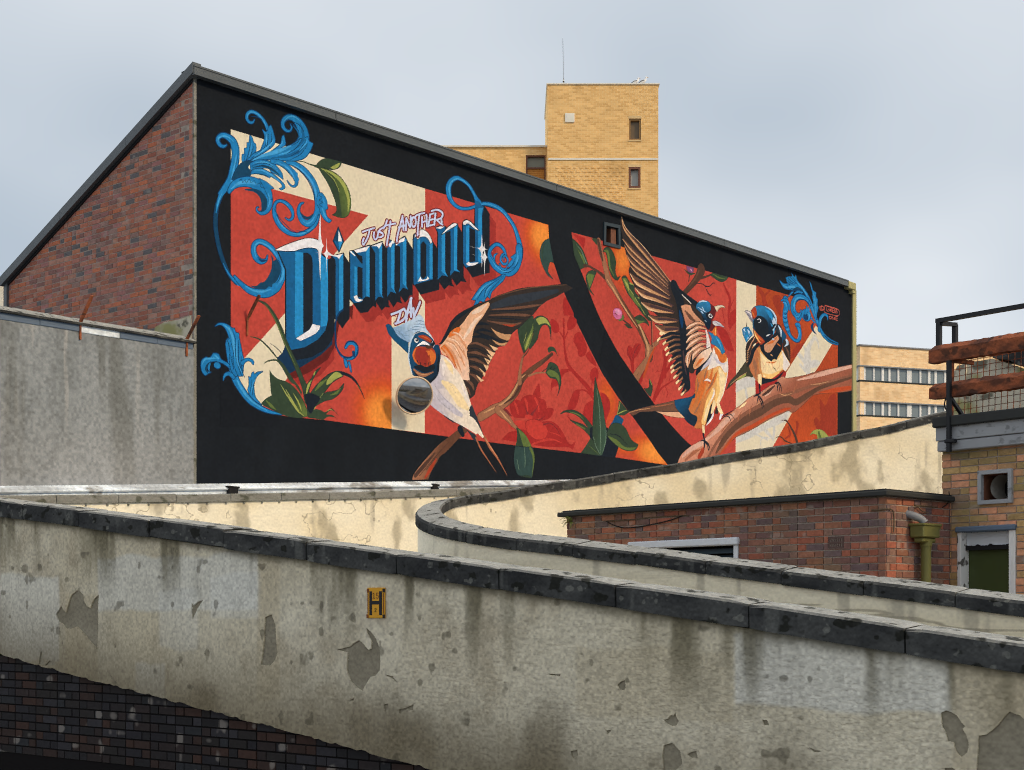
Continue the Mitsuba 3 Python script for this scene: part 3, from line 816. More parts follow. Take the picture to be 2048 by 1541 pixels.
S blue_l w=1.2,4.1,1.3; 101,1234 89,1212 82,1188
S blue w=2.2,6.9,15.6,20.3,18.6,15.8,13.5,15.7,16.5,17.8,20.2,22.6,25.4,27.6,29.1,27.7,22.7,18.6,13.3,6.7 o=2.4:navy; 272,1081 266,1066 246,1059 228,1067 219,1083 221,1103 238,1117 261,1117 287,1107 309,1090 325,1074 333,1055 330,1031 319,1010 305,991 273,970 237,962 201,965 170,980 147,997
F teal_d; 286,1085! 295,1077 292,1067! 309,1077! 322,1053 319,1027 305,1006 292,998! 290,988! 278,988 263,977 234,974 206,979 229,982 249,999! 251,995 268,1008 285,1037 290,1061
S blue_l w=2.0,4.8,4.9,4.4,5.1,5.6,1.5; 229,1067 223,1085 226,1104 241,1115 266,1113 292,1101 314,1080
S blue_l w=2.0,7.5,8.0,1.7; 327,1063 334,1045 329,1021 312,998
S blue_l w=1.7,5.5,6.3,1.5; 187,976 220,966 258,970 287,982
S navy w=1.5,3.0,2.8,1.3; 312,1082 324,1055 322,1024 307,1003
S navy w=3.7,8.8,2.3; 268,1066 249,1061 234,1070
=painted_leaf
S green_d w=1.9,2.8,3.7,6.3,10.8; 374,1390 412,1397 442,1395 466,1395 484,1392
F green_d o=0.9:ink; 461,1391! 483,1415 510,1429 543,1431! 575,1432! 565,1413 537,1399 505,1396
F green_l; 526,1404! 565,1427 559,1412 540,1401
F green o=1.4:ink g=609,1352,526,1327; 475,1394! 515,1396 565,1384 601,1354 614,1316 609,1281 593,1261 565,1254 535,1256! 551,1268 551,1291 537,1321 515,1353 488,1380
F green_d; 477,1392! 526,1376 554,1353 565,1318 570,1286 576,1257! 535,1256! 551,1268 551,1291 537,1321 513,1354
S green_l w=1.8,9.6,14.6,11.6,3.3; 488,1392 537,1386 581,1363 604,1318 601,1280
S green_l w=1.5,3.3,1.7; 505,1387 543,1367 565,1334
=painted_lettering
P shadered; 1044,1261 1043,1203 1040,1209 989,1251 962,1253 928,1233 925,1212 925,1070 928,1065 959,1039 1050,1070 1050,1093 1074,1074 1097,1093 1124,1092 1112,1103 1112,1116 1136,1097 1157,1116 1188,1118 1173,1130 1173,1174 1218,1138 1265,1156 1308,1170 1308,1378 1273,1403 1230,1390 1230,1317 1206,1327 1185,1331 1171,1322 1169,1311 1169,1284 1140,1306 1119,1306 1091,1287 1086,1282 1079,1287 1054,1285 1034,1275
P shadered; 742,1145 723,1161 654,1132 683,1107 691,1103 691,1093 679,1106 650,1130 636,1126 636,975 665,950 683,938 714,945 724,955 723,956 739,970 753,966 753,980 777,959 793,975 817,975 810,981 810,997 832,979 849,999 875,997 865,1006 865,1018 885,1001 907,1021 931,1018 922,1028 922,1185 914,1194 884,1219 862,1205 841,1185 835,1190 816,1193 802,1179 802,1164 779,1182 730,1160
P shadered; 312,774 611,856 622,937 551,927 542,799 484,742 402,704 358,703 342,736
P maroonblue; 312,774 545,895 549,848 515,796 442,748 382,721 352,719
P teal_dd; 308,775 330,793 340,814 346,841 362,806 422,823 484,858 542,926 534,846 484,805 402,757 346,726
F maroonblue; 549,927 579,963! 589,971 624,983! 620,937! 589,957 564,913 551,848 547,831 542,894
P ink; 900,1262 897,1241 897,1099 899,1094 930,1065 1020,1096 1021,1121 1044,1100 1067,1119 1094,1118 1082,1130 1082,1145 1106,1124 1127,1142 1157,1144 1142,1158 1142,1203 1187,1165 1234,1183 1276,1197 1276,1404 1242,1433 1199,1418 1199,1347 1175,1356 1155,1360 1141,1352 1138,1340 1138,1310 1109,1335 1089,1335 1061,1316 1056,1310 1049,1315 1025,1314 1005,1303 1014,1289 1013,1229 1011,1235 960,1280 933,1282
P ink; 628,1160 656,1132 665,1128 665,1121 655,1128 624,1158 610,1154 610,1003 639,975 656,963 688,971 697,980 696,981 712,995 726,991 726,1008 750,985 766,1000 789,1001 782,1008 782,1025 804,1004 821,1025 846,1022 837,1032 837,1046 857,1027 879,1047 903,1044 893,1054 893,1210 886,1219 856,1247 834,1233 813,1213 807,1218 788,1221 774,1207 774,1190 752,1210 703,1188 720,1166 697,1188
P ink; 546,1077 548,930 577,902 594,923 609,939 609,1115 581,1142 533,1124
P ink; 314,1103 345,1051 345,841 361,806 387,778 449,795 503,826 533,858 545,894 543,1084 516,1111 495,1120 476,1134 447,1137 394,1121
P ink; 1178,1360 1156,1363 1152,1362 1137,1353 1133,1340 1133,1206 1150,1191 1154,1190 1202,1209 1243,1223 1247,1227 1247,1433 1245,1436 1241,1436 1199,1422 1196,1420 1195,1353
P ink; 1123,1170 1128,1172 1129,1176 1114,1182 1114,1337 1111,1339 1088,1338 1055,1314 1054,1317 1051,1319 1023,1317 1002,1306 1000,1302 1010,1288 1008,1127 1011,1126 1015,1127 1036,1144 1061,1144 1067,1148 1066,1151 1055,1155 1055,1293 1071,1301 1069,1151 1072,1149 1077,1150 1096,1168
P ink; 994,1242 983,1265 962,1283 932,1285 895,1262 892,1240 892,1098 895,1092 898,1091 901,1091 990,1122 993,1124
P ink; 812,1216 810,1221 788,1225 785,1223 770,1206 770,1032 771,1030 774,1029 779,1031 793,1050 815,1047 819,1049 821,1051 820,1053 812,1062 812,1206 829,1206 823,1054 826,1052 831,1054 850,1072 871,1069 874,1071 877,1073 876,1076 867,1084 867,1239 859,1250 853,1249 832,1235
P ink; 624,1161 609,1156 606,1153 607,1001 625,988 628,988 661,996 672,1009 684,1019 695,1016 699,1017 701,1019 701,1182 716,1166 716,1012 719,1010 723,1011 738,1025 759,1025 762,1027 764,1031 757,1036 756,1212 751,1213 701,1190 698,1191 695,1191
P ink; 570,950 586,967 586,1142 584,1145 581,1145 532,1127 529,1123 542,1076 544,929 546,927 549,927 552,928
P ink; 423,820 479,852 509,885 522,922 519,1113 498,1123 478,1137 447,1140 393,1124 313,1105 310,1103 310,1100 341,1049 341,839 357,804 360,803
P blue_d; 314,1102 346,1051 346,841 362,806 422,823 475,854 505,886 517,922 515,1111 494,1120 475,1134 447,1137 394,1121
P blue_d; 534,1124 547,1077 549,930 566,952 581,966 581,1142
P blue_d; 611,1153 611,1003 628,991 659,999 668,1008 643,1018 643,1111 668,1109 668,1118 646,1134 624,1157
P blue_d; 628,1160 665,1140 665,1008 683,1024 696,1019 696,1188
P blue_d; 703,1187 721,1168 721,1013 736,1029 759,1029 752,1035 752,1209
P blue_d; 775,1207 775,1033 791,1054 816,1051 807,1060 807,1218 789,1221
P blue_d; 811,1210 834,1210 828,1056 848,1076 872,1073 862,1082 862,1238 855,1246 834,1233
P blue_d; 897,1241 897,1099 900,1094 988,1126 988,1241 979,1263 959,1279 933,1281 900,1261
P blue_d; 1005,1303 1015,1290 1013,1129 1035,1148 1062,1148 1049,1153 1049,1315 1025,1314
P blue_d; 1032,1286 1076,1308 1074,1153 1094,1172 1124,1174 1109,1180 1109,1335 1089,1334 1062,1315
P blue_d; 1139,1340 1139,1207 1154,1194 1200,1213 1226,1226 1172,1225 1172,1333 1221,1330 1221,1337 1175,1356 1154,1359 1142,1351
P blue_d; 1200,1418 1200,1213 1242,1227 1242,1432
F ink; 414,1114! 432,1117 448,1109 453,1089! 453,899! 442,882 430,871 414,862!
P blue_b; 382,1113 414,1115 414,863 384,847 380,860
P blue_b; 486,1120 518,1112 516,922 511,902 486,895
F white o=2.2:ink; 302,1103! 342,1125 397,1150 432,1163 463,1166 480,1162 492,1150! 492,1136! 479,1128! 468,1137 442,1136 412,1128 379,1114! 342,1107!
P white o=1.3:navy; 385,845 414,863 440,880 453,900 468,898 484,898 480,886 466,872 445,860 404,840
P blue_b; 563,1131 581,1141 581,967 563,955
P ink; 516,1111 536,1123 547,1117 549,1105 548,931 518,907
F white; 515,1137! 536,1129! 557,1133 581,1142! 568,1128 564,1120! 555,1126 536,1126 515,1125!
F teal_d o=2.1:ink; 560,1222! 581,1184 580,1176 563,1143! 541,1171 541,1179
P white; 561,1212 575,1185 575,1179 559,1177
P blue_b; 560,1176 580,1180 563,1149
P blue_d; 543,1174 559,1176 561,1151
P blue_b; 629,1111 642,1107 642,1017 629,1014
P ink; 638,1150 663,1148 663,1123
P white; 627,1160 696,1187 681,1167 639,1154
P white; 607,1153 615,1156 634,1145 630,1142
P blue_b; 681,1166 696,1185 696,1021 681,1021
F ink; 642,1103! 652,1111 663,1104! 665,1093! 665,1020! 649,1014 643,1021
P white; 703,1187 754,1210 745,1194 738,1186 728,1192
P blue_b; 739,1185 752,1201 752,1034 757,1026 740,1044
P white; 780,1206 799,1224 809,1218 797,1211 791,1198 783,1202
P blue_b; 793,1198 809,1216 807,1063 817,1050 793,1069
P white; 813,1212 834,1233 858,1246 853,1230 832,1222 817,1210
P blue_b; 847,1225 863,1242 863,1084 872,1072 846,1090
F ink; 753,1173! 763,1185 774,1177! 774,1049! 757,1043!
F ink; 810,1191! 821,1205 834,1195! 834,1076! 823,1055 811,1066!
P white o=1.2:navy; 626,1012 641,1019 646,1008 667,1007 646,997 634,999
P blue_b; 915,1250 928,1258 928,1126 915,1107
F ink; 930,1233! 943,1246 957,1238! 957,1133! 943,1120 930,1129!
P blue_b; 973,1244 988,1250 988,1128 973,1127
F white o=1.9:ink; 900,1251! 905,1262 919,1276 937,1285 961,1281 978,1267 986,1252! 978,1245! 969,1257 952,1264 931,1260 916,1248! 908,1256
F white; 916,1107! 931,1127! 937,1117 958,1123 962,1133! 973,1126! 952,1116
P blue_b; 1032,1286 1049,1296 1049,1163 1063,1147 1032,1160
F ink; 1049,1285! 1065,1298 1077,1290! 1077,1172! 1062,1159 1051,1168!
P blue_b; 1093,1319 1110,1335 1107,1181 1124,1173 1093,1175
F white; 1003,1303! 1025,1312 1046,1316! 1028,1304!
F white o=2.0:ink; 1032,1286! 1062,1315 1089,1334 1108,1337 1099,1328 1068,1310 1049,1297
P blue_b; 1154,1337 1170,1344 1168,1216 1154,1211
P ink; 1171,1336 1200,1333 1200,1223 1171,1216
P blue_b; 1216,1412 1246,1421 1235,1409 1235,1223 1216,1226
F white o=2.0:ink; 1140,1341! 1139,1349 1156,1359 1175,1357 1194,1348 1220,1335! 1200,1337 1175,1346 1160,1349 1149,1341
F white; 1153,1207! 1168,1218! 1175,1214 1200,1219 1220,1225! 1200,1211 1168,1203
P ink; 1246,1420 1275,1395 1265,1373 1265,1226 1239,1221 1236,1390
F white; 484,1253! 493,1157 542,1155! 493,1144 484,1039! 475,1141 469,1147! 475,1154
F white; 511,1180! 517,1134 559,1132! 517,1124 511,1071! 505,1122 464,1124! 505,1132
F white; 1235,1326! 1244,1281 1297,1275! 1244,1269 1235,1208! 1226,1266 1174,1271! 1226,1278
F white; 1249,1301! 1257,1254 1301,1249! 1257,1243 1249,1179! 1240,1240 1181,1245! 1240,1251
=painted_script
S maroon w=12.5,12.5,12.6; 665,1226 690,1238 718,1249
S maroon w=16.5,15.9,14.8,12.5,17.1,15.8; 696,1238 690,1218 679,1198 668,1185 665,1194 671,1207
S maroon w=17.1,18.3,13.2,15.8,17.0; 717,1235 714,1221 721,1212 731,1222 735,1241
S maroon w=13.1,13.8,17.5,16.6,15.5,12.7,13.1; 760,1260 743,1249 740,1241 754,1238 756,1232 746,1224 735,1223
S maroon w=16.1,15.4,14.3; 774,1284 766,1265 757,1255
S maroon w=17.4,17.3,17.3,17.5; 790,1284 783,1248 776,1220 773,1203
S maroon w=12.7,12.7,12.8; 763,1264 786,1273 813,1282
S maroon w=17.0,16.9,17.2,17.7; 846,1313 834,1278 823,1247 819,1224
S maroon w=19.1,19.0,18.8; 845,1311 849,1289 850,1267
S maroon w=12.8,12.9,12.9; 827,1272 846,1280 861,1286
S maroon w=18.4,18.4,13.1,19.1,13.7,18.5,18.4; 861,1269 862,1292 863,1310 872,1294 881,1282 883,1302 884,1319
S maroon w=15.7,18.2,19.0,13.9,18.5,19.1,15.5; 896,1319 888,1307 891,1289 902,1289 908,1303 905,1317 896,1319
S maroon w=13.1,13.0,13.0; 905,1324 925,1335 952,1344
S maroon w=18.4,18.5,18.6; 924,1331 919,1299 916,1262
S lilac w=5.5,5.5,5.5; 665,1226 690,1238 718,1249
S lilac w=7.2,6.9,6.5,5.5,7.5,6.9; 696,1238 690,1218 679,1198 668,1185 665,1194 671,1207
S lilac w=7.5,8.0,5.8,6.9,7.5; 717,1235 714,1221 721,1212 731,1222 735,1241
S lilac w=5.7,6.0,7.6,7.3,6.8,5.5,5.7; 760,1260 743,1249 740,1241 754,1238 756,1232 746,1224 735,1223
S lilac w=7.0,6.7,6.2; 774,1284 766,1265 757,1255
S lilac w=7.6,7.6,7.6,7.7; 790,1284 783,1248 776,1220 773,1203
S lilac w=5.5,5.6,5.6; 763,1264 786,1273 813,1282
S lilac w=7.4,7.4,7.5,7.7; 846,1313 834,1278 823,1247 819,1224
S lilac w=8.3,8.3,8.2; 845,1311 849,1289 850,1267
S lilac w=5.6,5.6,5.6; 827,1272 846,1280 861,1286
S lilac w=8.1,8.0,5.7,8.4,6.0,8.1,8.1; 861,1269 862,1292 863,1310 872,1294 881,1282 883,1302 884,1319
S lilac w=6.9,8.0,8.3,6.1,8.1,8.4,6.8; 896,1319 888,1307 891,1289 902,1289 908,1303 905,1317 896,1319
S lilac w=5.7,5.7,5.7; 905,1324 925,1335 952,1344
S lilac w=8.1,8.1,8.2; 924,1331 919,1299 916,1262
S maroon w=19.1,19.1,19.1; 937,1327 937,1312 937,1296
S maroon w=19.5,19.3,19.2; 958,1338 960,1319 960,1301
S maroon w=13.0,13.1; 936,1309 961,1319
S maroon w=18.2,18.2,18.2; 976,1343 972,1323 967,1303
S maroon w=13.1,13.1; 976,1343 993,1351
S maroon w=13.1,13.1; 972,1323 991,1331
S maroon w=13.1,13.1; 967,1303 994,1313
S maroon w=18.7,18.7,18.7; 1002,1352 999,1333 996,1313
S maroon w=13.1,13.5,17.0,18.7,13.8,13.2; 982,1356 1009,1366 1032,1363 1037,1353 1028,1341 1006,1331
S maroon w=17.1,16.3,15.1; 1009,1331 1025,1323 1037,1321
S maroon w=20.0,20.0; 1031,1335 1032,1329
S lilac w=8.3,8.3,8.3; 937,1327 937,1312 937,1296
S lilac w=8.5,8.5,8.4; 958,1338 960,1319 960,1301
S lilac w=5.7,5.7; 936,1309 961,1319
S lilac w=8.0,8.0,8.0; 976,1343 972,1323 967,1303
S lilac w=5.7,5.8; 976,1343 993,1351
S lilac w=5.7,5.7; 972,1323 991,1331
S lilac w=5.7,5.7; 967,1303 994,1313
S lilac w=8.2,8.2,8.2; 1002,1352 999,1333 996,1313
S lilac w=5.7,5.9,7.5,8.2,6.1,5.8; 982,1356 1009,1366 1032,1363 1037,1353 1028,1341 1006,1331
S lilac w=7.5,7.1,6.6; 1009,1331 1025,1323 1037,1321
S lilac w=8.8,8.8; 1031,1335 1032,1329
S maroon w=15.4,15.6,15.7; 794,979 823,991 853,1006
S maroon w=20.4,20.2,19.8; 837,997 830,976 821,956
S maroon w=21.5,22.4,18.4,15.9,15.5; 853,1005 862,995 856,977 837,962 811,951
S maroon w=20.4,20.5,21.2,21.5; 887,1047 875,1018 866,989 861,957
S maroon w=22.5,22.4,22.3; 884,1044 885,1017 885,986
S maroon w=15.5,15.6; 869,996 887,1003
S maroon w=22.4,22.8,22.7; 896,1014 896,1002 900,992
S maroon w=19.9,19.6,19.9,20.4; 928,1040 916,1017 902,992 890,963
S lilac w=7.3,7.4,7.4; 794,979 823,991 853,1006
S lilac w=9.7,9.5,9.4; 837,997 830,976 821,956
S lilac w=10.2,10.6,8.7,7.6,7.3; 853,1005 862,995 856,977 837,962 811,951
S lilac w=9.6,9.7,10.0,10.2; 887,1047 875,1018 866,989 861,957
S lilac w=10.6,10.6,10.6; 884,1044 885,1017 885,986
S lilac w=7.4,7.4; 869,996 887,1003
S lilac w=10.6,10.8,10.8; 896,1014 896,1002 900,992
S lilac w=9.4,9.3,9.4,9.7; 928,1040 916,1017 902,992 890,963
=painted_ornament
S blue w=20.9,18.7,12.6,11.1,10.9,12.1,16.8,23.9,20.5,12.9,9.0,7.6,7.6,8.5,10.0,13.6,14.4,14.2,14.8,19.6,28.0,30.2 o=2.8:navy; 1223,1431 1208,1441 1194,1458 1168,1482 1137,1493 1107,1495 1079,1478 1065,1450 1071,1422 1089,1404 1118,1395 1149,1397 1184,1408 1220,1425 1259,1437 1305,1437 1345,1428 1378,1408 1407,1383 1427,1348 1439,1312 1436,1280
S blue_l w=1.9,2.9,3.5,4.2,5.2,7.3,5.1,1.2; 1200,1452 1171,1479 1140,1492 1107,1492 1080,1476 1069,1451 1076,1423 1094,1404
S blue_l w=0.9,2.1,2.6,2.9,3.4,4.4,4.7,2.8; 1194,1410 1223,1425 1259,1436 1305,1436 1345,1425 1378,1404 1405,1380 1424,1345
S blue_d w=1.3,3.8,1.5; 1249,1429 1291,1432 1331,1426
P blue_d; 1198,1439 1223,1435 1242,1419 1199,1411
S blue w=32.2,35.2,34.0,25.6,22.9,21.1,18.8,12.4,9.6,10.8,11.7,9.6 o=2.8:navy; 1434,1311 1431,1279 1415,1243 1385,1217 1345,1213 1301,1225 1277,1250 1278,1277 1305,1301 1331,1303 1353,1289 1363,1268
F blue o=1.5:navy; 1429,1297! 1398,1278 1387,1270! 1398,1267! 1378,1247 1371,1235! 1398,1235 1426,1256
S navy w=1.7,3.1,1.9; 1415,1276 1398,1246 1365,1223
S navy w=1.6,2.9,2.6,1.4; 1429,1263 1405,1232 1365,1212 1324,1216
S blue_l w=2.7,9.7,3.0; 1426,1301 1426,1274 1412,1247
S blue_l w=1.3,4.1,5.0,1.8; 1392,1225 1351,1214 1311,1225 1285,1247
S blue w=4.8,6.7,8.9,6.9,6.5,8.3,4.7,4.2,2.7 o=2.3:navy; 1351,1278 1338,1267 1334,1251 1348,1240 1368,1246 1371,1262 1358,1271 1346,1263 1351,1254
S blue w=2.6,7.2,6.2,2.6 o=2.0:navy; 1328,1237 1338,1223 1358,1223 1371,1237
S blue w=1.9,7.4,6.5 o=1.8:navy; 1316,1272 1301,1261 1300,1241
S blue w=2.6,7.7,3.1 o=1.8:navy; 1278,1268 1288,1252 1308,1235
F blue o=2.5:navy; 1348,1203! 1361,1202! 1346,1180 1311,1153 1285,1129 1277,1107! 1263,1112! 1254,1103! 1247,1089! 1226,1091! 1211,1076! 1195,1070! 1205,1089! 1183,1088! 1200,1108 1223,1133 1252,1156 1298,1176
S navy w=1.4,2.3,2.7,2.3; 1351,1198 1298,1167 1259,1137 1246,1106
S navy w=1.5,2.4,2.8,2.3; 1348,1193 1308,1160 1278,1133 1265,1109
S navy w=1.4,2.3,2.7,2.1; 1341,1197 1278,1162 1239,1129 1210,1092
S blue_l w=1.4,6.5,7.4,1.5; 1291,1169 1246,1141 1213,1110 1197,1092
S blue_l w=1.2,4.6,1.7; 1298,1163 1265,1136 1252,1109
S blue w=2.0,8.7,13.5,17.9,20.6,22.1,23.5,28.4,33.0,39.8,42.2 o=2.6:navy; 327,605 283,608 246,616 210,631 187,649 168,669 151,691 144,713 140,738 138,766 135,793
S blue_l w=1.7,4.6,8.0,9.2,2.3; 270,611 225,627 194,646 173,668 156,690
F blue o=2.5:navy; 24,720 28,734 43,745! 55,743 69,759! 87,759 98,744 121,736 142,722! 140,714! 119,727 98,735 78,737 60,733 47,723 44,712 47,703 60,703! 48,696 39,691 28,701
S blue_l w=1.2,5.5,5.4,1.5; 28,721 37,736 60,743 80,745
S blue_l w=4.3,6.4; 75,754 87,746
S teal_d w=1.5,4.8,6.9,1.8; 60,734 46,721 42,708 51,696
S blue w=4.2,8.8,2.3; 57,728 52,715 54,704
E blue o=2.1:navy; 83,725 11.9,9.2
S blue w=14.4,10.5,7.8,1.7 o=2.1:navy; 142,699 126,706 111,699 105,684
F blue o=1.9:navy; 196,666! 201,678! 201,691 200,706! 209,703! 212,717 219,722! 222,715 234,723 253,727! 239,718 227,704 220,684 221,662 227,645 249,626! 225,636 206,649
S navy w=1.8,2.3,0.9; 206,660 210,683 212,698
S navy w=1.9,2.3,0.9; 214,653 218,682 225,707
S blue_l w=1.4,3.1,1.1; 210,657 216,684 232,715
F blue o=2.3:navy; 75,839! 87,849 101,852 121,850 138,842 146,843! 151,832 163,830! 164,817 168,801! 173,783 176,769! 181,756 180,736! 177,705! 149,702! 133,719 128,755 131,774 122,804! 128,809! 121,825 110,840 94,846
S navy w=1.2,2.4,2.8,2.7,2.4; 138,838 149,815 149,786 154,749 173,705
S navy w=1.2,2.8,2.8,2.4; 131,805 142,775 142,738 161,700
S navy w=1.2,2.8,2.9,2.4; 161,811 161,782 163,745 184,702
S navy w=1.2,2.8,2.4; 131,768 138,738 144,720
S navy w=1.2,2.8,2.4; 173,764 171,742 177,720
S blue_l w=1.2,8.1,9.5,8.0,1.9; 103,848 126,838 140,816 144,785 149,754
S blue_l w=1.4,4.7,5.2,1.9; 156,809 155,777 158,744 173,716
S blue w=11.8,8.6,6.8,7.9,5.8 o=1.9:navy; 176,743 187,753 201,757 214,753 216,747
S navy w=4.1,5.7,6.5,6.8,7.0,7.5,8.4,10.9,12.4,15.5,16.6,14.2,14.1,12.5; 581,963 563,949 551,927 547,897 548,867 552,842 568,820 592,810 619,814 637,831 639,852 624,863 603,859 591,844
S blue w=1.3,3.7,5.7,8.4,10.5,8.5,8.4,7.4; 568,816 592,807 619,813 634,831 637,851 623,860 604,857 592,844
F navy; 619,835 627,838 633,831 630,818 622,821
F blue o=2.3:navy; 583,809! 595,802 600,786 597,781 589,784
S blue w=8.2,6.6,3.3 o=2.3:navy; 606,797 611,784 615,770
=painted_leaf
S green_d w=3.3,8.0,12.0,13.3,14.5,15.1,15.0,15.5,16.7,17.8,23.1,31.0 o=0.9:ink; 239,939 266,932 290,912 309,889 327,860 342,830 357,805 372,782 392,750 407,722 422,695 435,658
S green w=1.4,2.9,3.5,3.5,3.5,3.5,1.5; 261,933 287,910 307,884 324,856 342,822 362,792 382,762
S green_d w=1.9,3.9,4.7,5.4,5.5,4.6; 206,826 225,826 246,821 270,807 295,788 309,776
S ink w=1.3,2.7,2.7; 284,816 307,806 329,791
F green_d; 256,750! 270,762 295,770 317,771! 337,758 352,741 372,720 394,700 409,682! 407,672! 382,700 362,709 342,734 324,753 307,765 278,761
F green_d; 280,736! 292,723 314,712 344,708 372,697 402,673 427,637 435,613 422,605! 392,600 332,604 249,627! 250,633! 266,647 288,659! 284,680 281,714
F green g=427,618,377,651; 382,633 402,664 425,635 432,613 417,607 397,619
S green_l w=1.4,4.3,5.7,5.1,2.2; 324,696 344,671 367,647 392,622 417,609
S green_l w=1.5,5.3,6.3,2.4; 344,683 362,661 379,640 397,621
S green_l w=1.5,5.9,2.5; 374,674 392,653 404,631
S green_l w=1.5,6.0,2.5; 382,667 399,642 407,624
S green w=4.4,11.0,2.2; 268,640 287,627 305,617
F green_d o=1.4:ink; 430,665! 442,680 471,712 515,747 547,762 575,764 581,752! 552,737 531,723 510,701 484,670 463,641 449,620! 432,611!
F green_l; 515,733 544,759 565,760 579,752! 547,737 526,722 510,716
S green w=3.0,12.6,4.1; 463,692 484,714 510,732
S ink w=10.5,10.2,8.4,5.8,1.4; 573,761 606,756 633,742 654,719 674,688
S green w=1.5,2.5; 641,731 657,717
S green_l w=1.1,3.2,3.2,1.1; 497,689 479,666 463,641 450,623
F green_d o=1.1:ink; 463,643! 479,666 505,690 533,697 560,706 573,718 584,729! 579,710 560,690 536,674 505,665 484,655
S green w=2.0,9.0,1.3; 526,685 552,695 571,713
F green_d o=1.1:ink; 419,683! 430,708 448,729 463,752 485,768! 468,747 453,726 442,701 435,677!
S green_l w=4.8,9.4,1.8; 427,680 435,704 448,723
S green_l w=5.6,2.3; 458,742 463,752
F green_d; 432,610! 458,633 484,634 505,629 530,645! 544,638 561,624! 539,637 523,635 510,623 533,623 548,617! 518,616 497,604! 432,605!
S green_l w=1.2,3.1,1.2; 510,632 526,640 536,638
F ink; 417,675! 442,682 463,680 484,670 463,643 448,620 437,623 427,645
=painted_swallow
F brown g=940,521,1006,488; 890,441! 899,461 934,497 976,534 1013,565 1049,589 1074,604 1118,632! 1143,638! 1163,630 1133,608 1111,594 1080,568 1049,544 1025,530 1006,505 982,476 967,448!
S rust2 w=7.7,15.5,5.2; 952,452 979,486 1006,520
S ink w=27.1,18.1; 1124,632 1137,614
S brown_d w=14.3,14.5,4.9; 905,456 952,497 1000,540
S brown_d w=2.4,3.4,3.2,1.9; 925,457 970,498 1019,542 1068,582
S brown_d w=2.4,2.0; 958,480 1006,526
S brown w=29.7,29.7,29.6,25.6,27.9,31.0,27.9,21.3,17.2,14.7,10.0 o=1.5:brown_d g=1378,778,1419,760; 1226,683 1259,699 1298,719 1341,736 1388,766 1422,801 1443,835 1470,858 1512,888 1562,917 1619,954
S tan w=4.5,6.0,7.7,8.4,6.5,2.5; 1246,700 1338,740 1385,772 1415,807 1436,836 1467,860
S brown_d w=4.8,9.2,10.1,2.8; 1355,744 1405,774 1436,811 1460,841
S brown_d w=7.5,10.1; 1565,915 1619,952
S brown w=23.7,13.4,8.3,4.9 o=1.0:brown_d; 1436,829 1439,870 1450,912 1460,931
S brown_d w=3.6,4.8,2.8; 1453,919 1477,940 1491,958
S brown w=8.2,6.8,5.4,4.6; 1488,858 1523,871 1551,877 1587,881
S brown_d w=4.0,3.4,2.9; 1565,883 1583,894 1597,902
S brown w=31.7,31.6,26.9,22.8,16.8,10.7 o=1.3:brown_d; 1318,718 1341,707 1358,700 1378,689 1398,673 1422,661
S tan w=4.6,6.7,2.8; 1331,715 1358,696 1388,678
=painted_leaf
F green_d o=1.3:ink; 1426,1019! 1460,1045 1481,1066 1512,1079! 1516,1043 1512,1020 1498,982 1484,959 1460,935! 1446,959 1433,987
F green; 1467,946! 1460,963 1477,993 1502,1030 1512,1056! 1512,1020 1498,982 1484,959
S green_l w=2.5,12.2,2.4; 1467,950 1481,979 1502,1016
S green_l w=1.2,2.5,1.3; 1457,972 1467,991 1474,1015
F green_d o=1.3:ink; 1512,1066! 1537,1081 1565,1086 1594,1077 1612,1052 1613,1007! 1605,1042 1592,1056 1572,1056 1555,1044 1544,1024 1537,1001 1519,980 1497,958! 1490,962 1509,1001 1516,1032
F green_l; 1526,1068! 1551,1081 1579,1081 1601,1067 1612,1052! 1587,1062 1565,1059 1544,1052
F green_d; 1594,965! 1597,974 1615,981 1637,975 1653,948! 1637,963 1619,965 1601,956
F green_d o=1.1:ink; 1594,907! 1605,920 1623,922 1648,914 1662,894 1670,872 1670,846 1651,803! 1659,836 1644,862 1608,865 1583,880!
F green; 1587,881! 1605,894 1637,891 1659,878 1662,846! 1641,869 1612,870
S ink w=2.1,2.9,1.8,1.9; 1623,910 1608,899 1623,897 1644,906
F green_d; 1417,663! 1433,662 1467,643 1491,618 1509,594 1518,572 1516,542 1509,514 1504,487! 1467,489 1433,493 1415,512 1405,548 1412,593 1422,621 1422,648
F teal_g o=1.0:ink; 1412,596! 1457,598 1505,601 1516,572 1518,545 1511,517 1504,489! 1481,497 1433,493 1415,512 1405,548
F green; 1427,661! 1467,643 1491,618 1504,600! 1457,599! 1443,629
S green w=13.2,12.5,6.9,1.7; 1495,597 1512,572 1514,540 1505,494
S teal_g2 w=2.8,3.5,1.4; 1462,595 1467,552 1465,523
S teal_g2 w=2.0,3.4; 1422,549 1433,514
S ink w=1.8,1.8,1.8; 1412,597 1457,597 1505,601
S green_d w=1.4,6.0,13.2,18.0,21.9,22.7 o=1.1:ink; 1668,737 1695,749 1747,752 1792,740 1830,717 1857,696
S green w=1.5,5.7,1.7; 1718,750 1773,745 1807,729
S green_d w=1.6,10.4,16.5,21.1,28.8 o=1.1:ink; 1725,720 1762,711 1804,701 1845,681 1868,663
S green w=5.2,5.3; 1762,708 1815,694
F ink; 1845,700! 1861,706 1954,712! 2026,648! 2002,600! 1911,599 1868,601 1845,664
F green_d; 1788,601! 1819,631 1849,664! 1884,636 1915,600!
S green w=1.1,2.3,1.1; 1830,636 1861,622 1903,604
F teal_b; 2018,769! 2002,762 1986,739 1974,723 2026,716 2058,753!
F green_d; 2010,765! 2018,788 2026,825! 2050,813 2078,794! 2098,789! 2062,770!
S green_l w=2.2,5.9,2.3; 2014,768 2026,796 2034,821
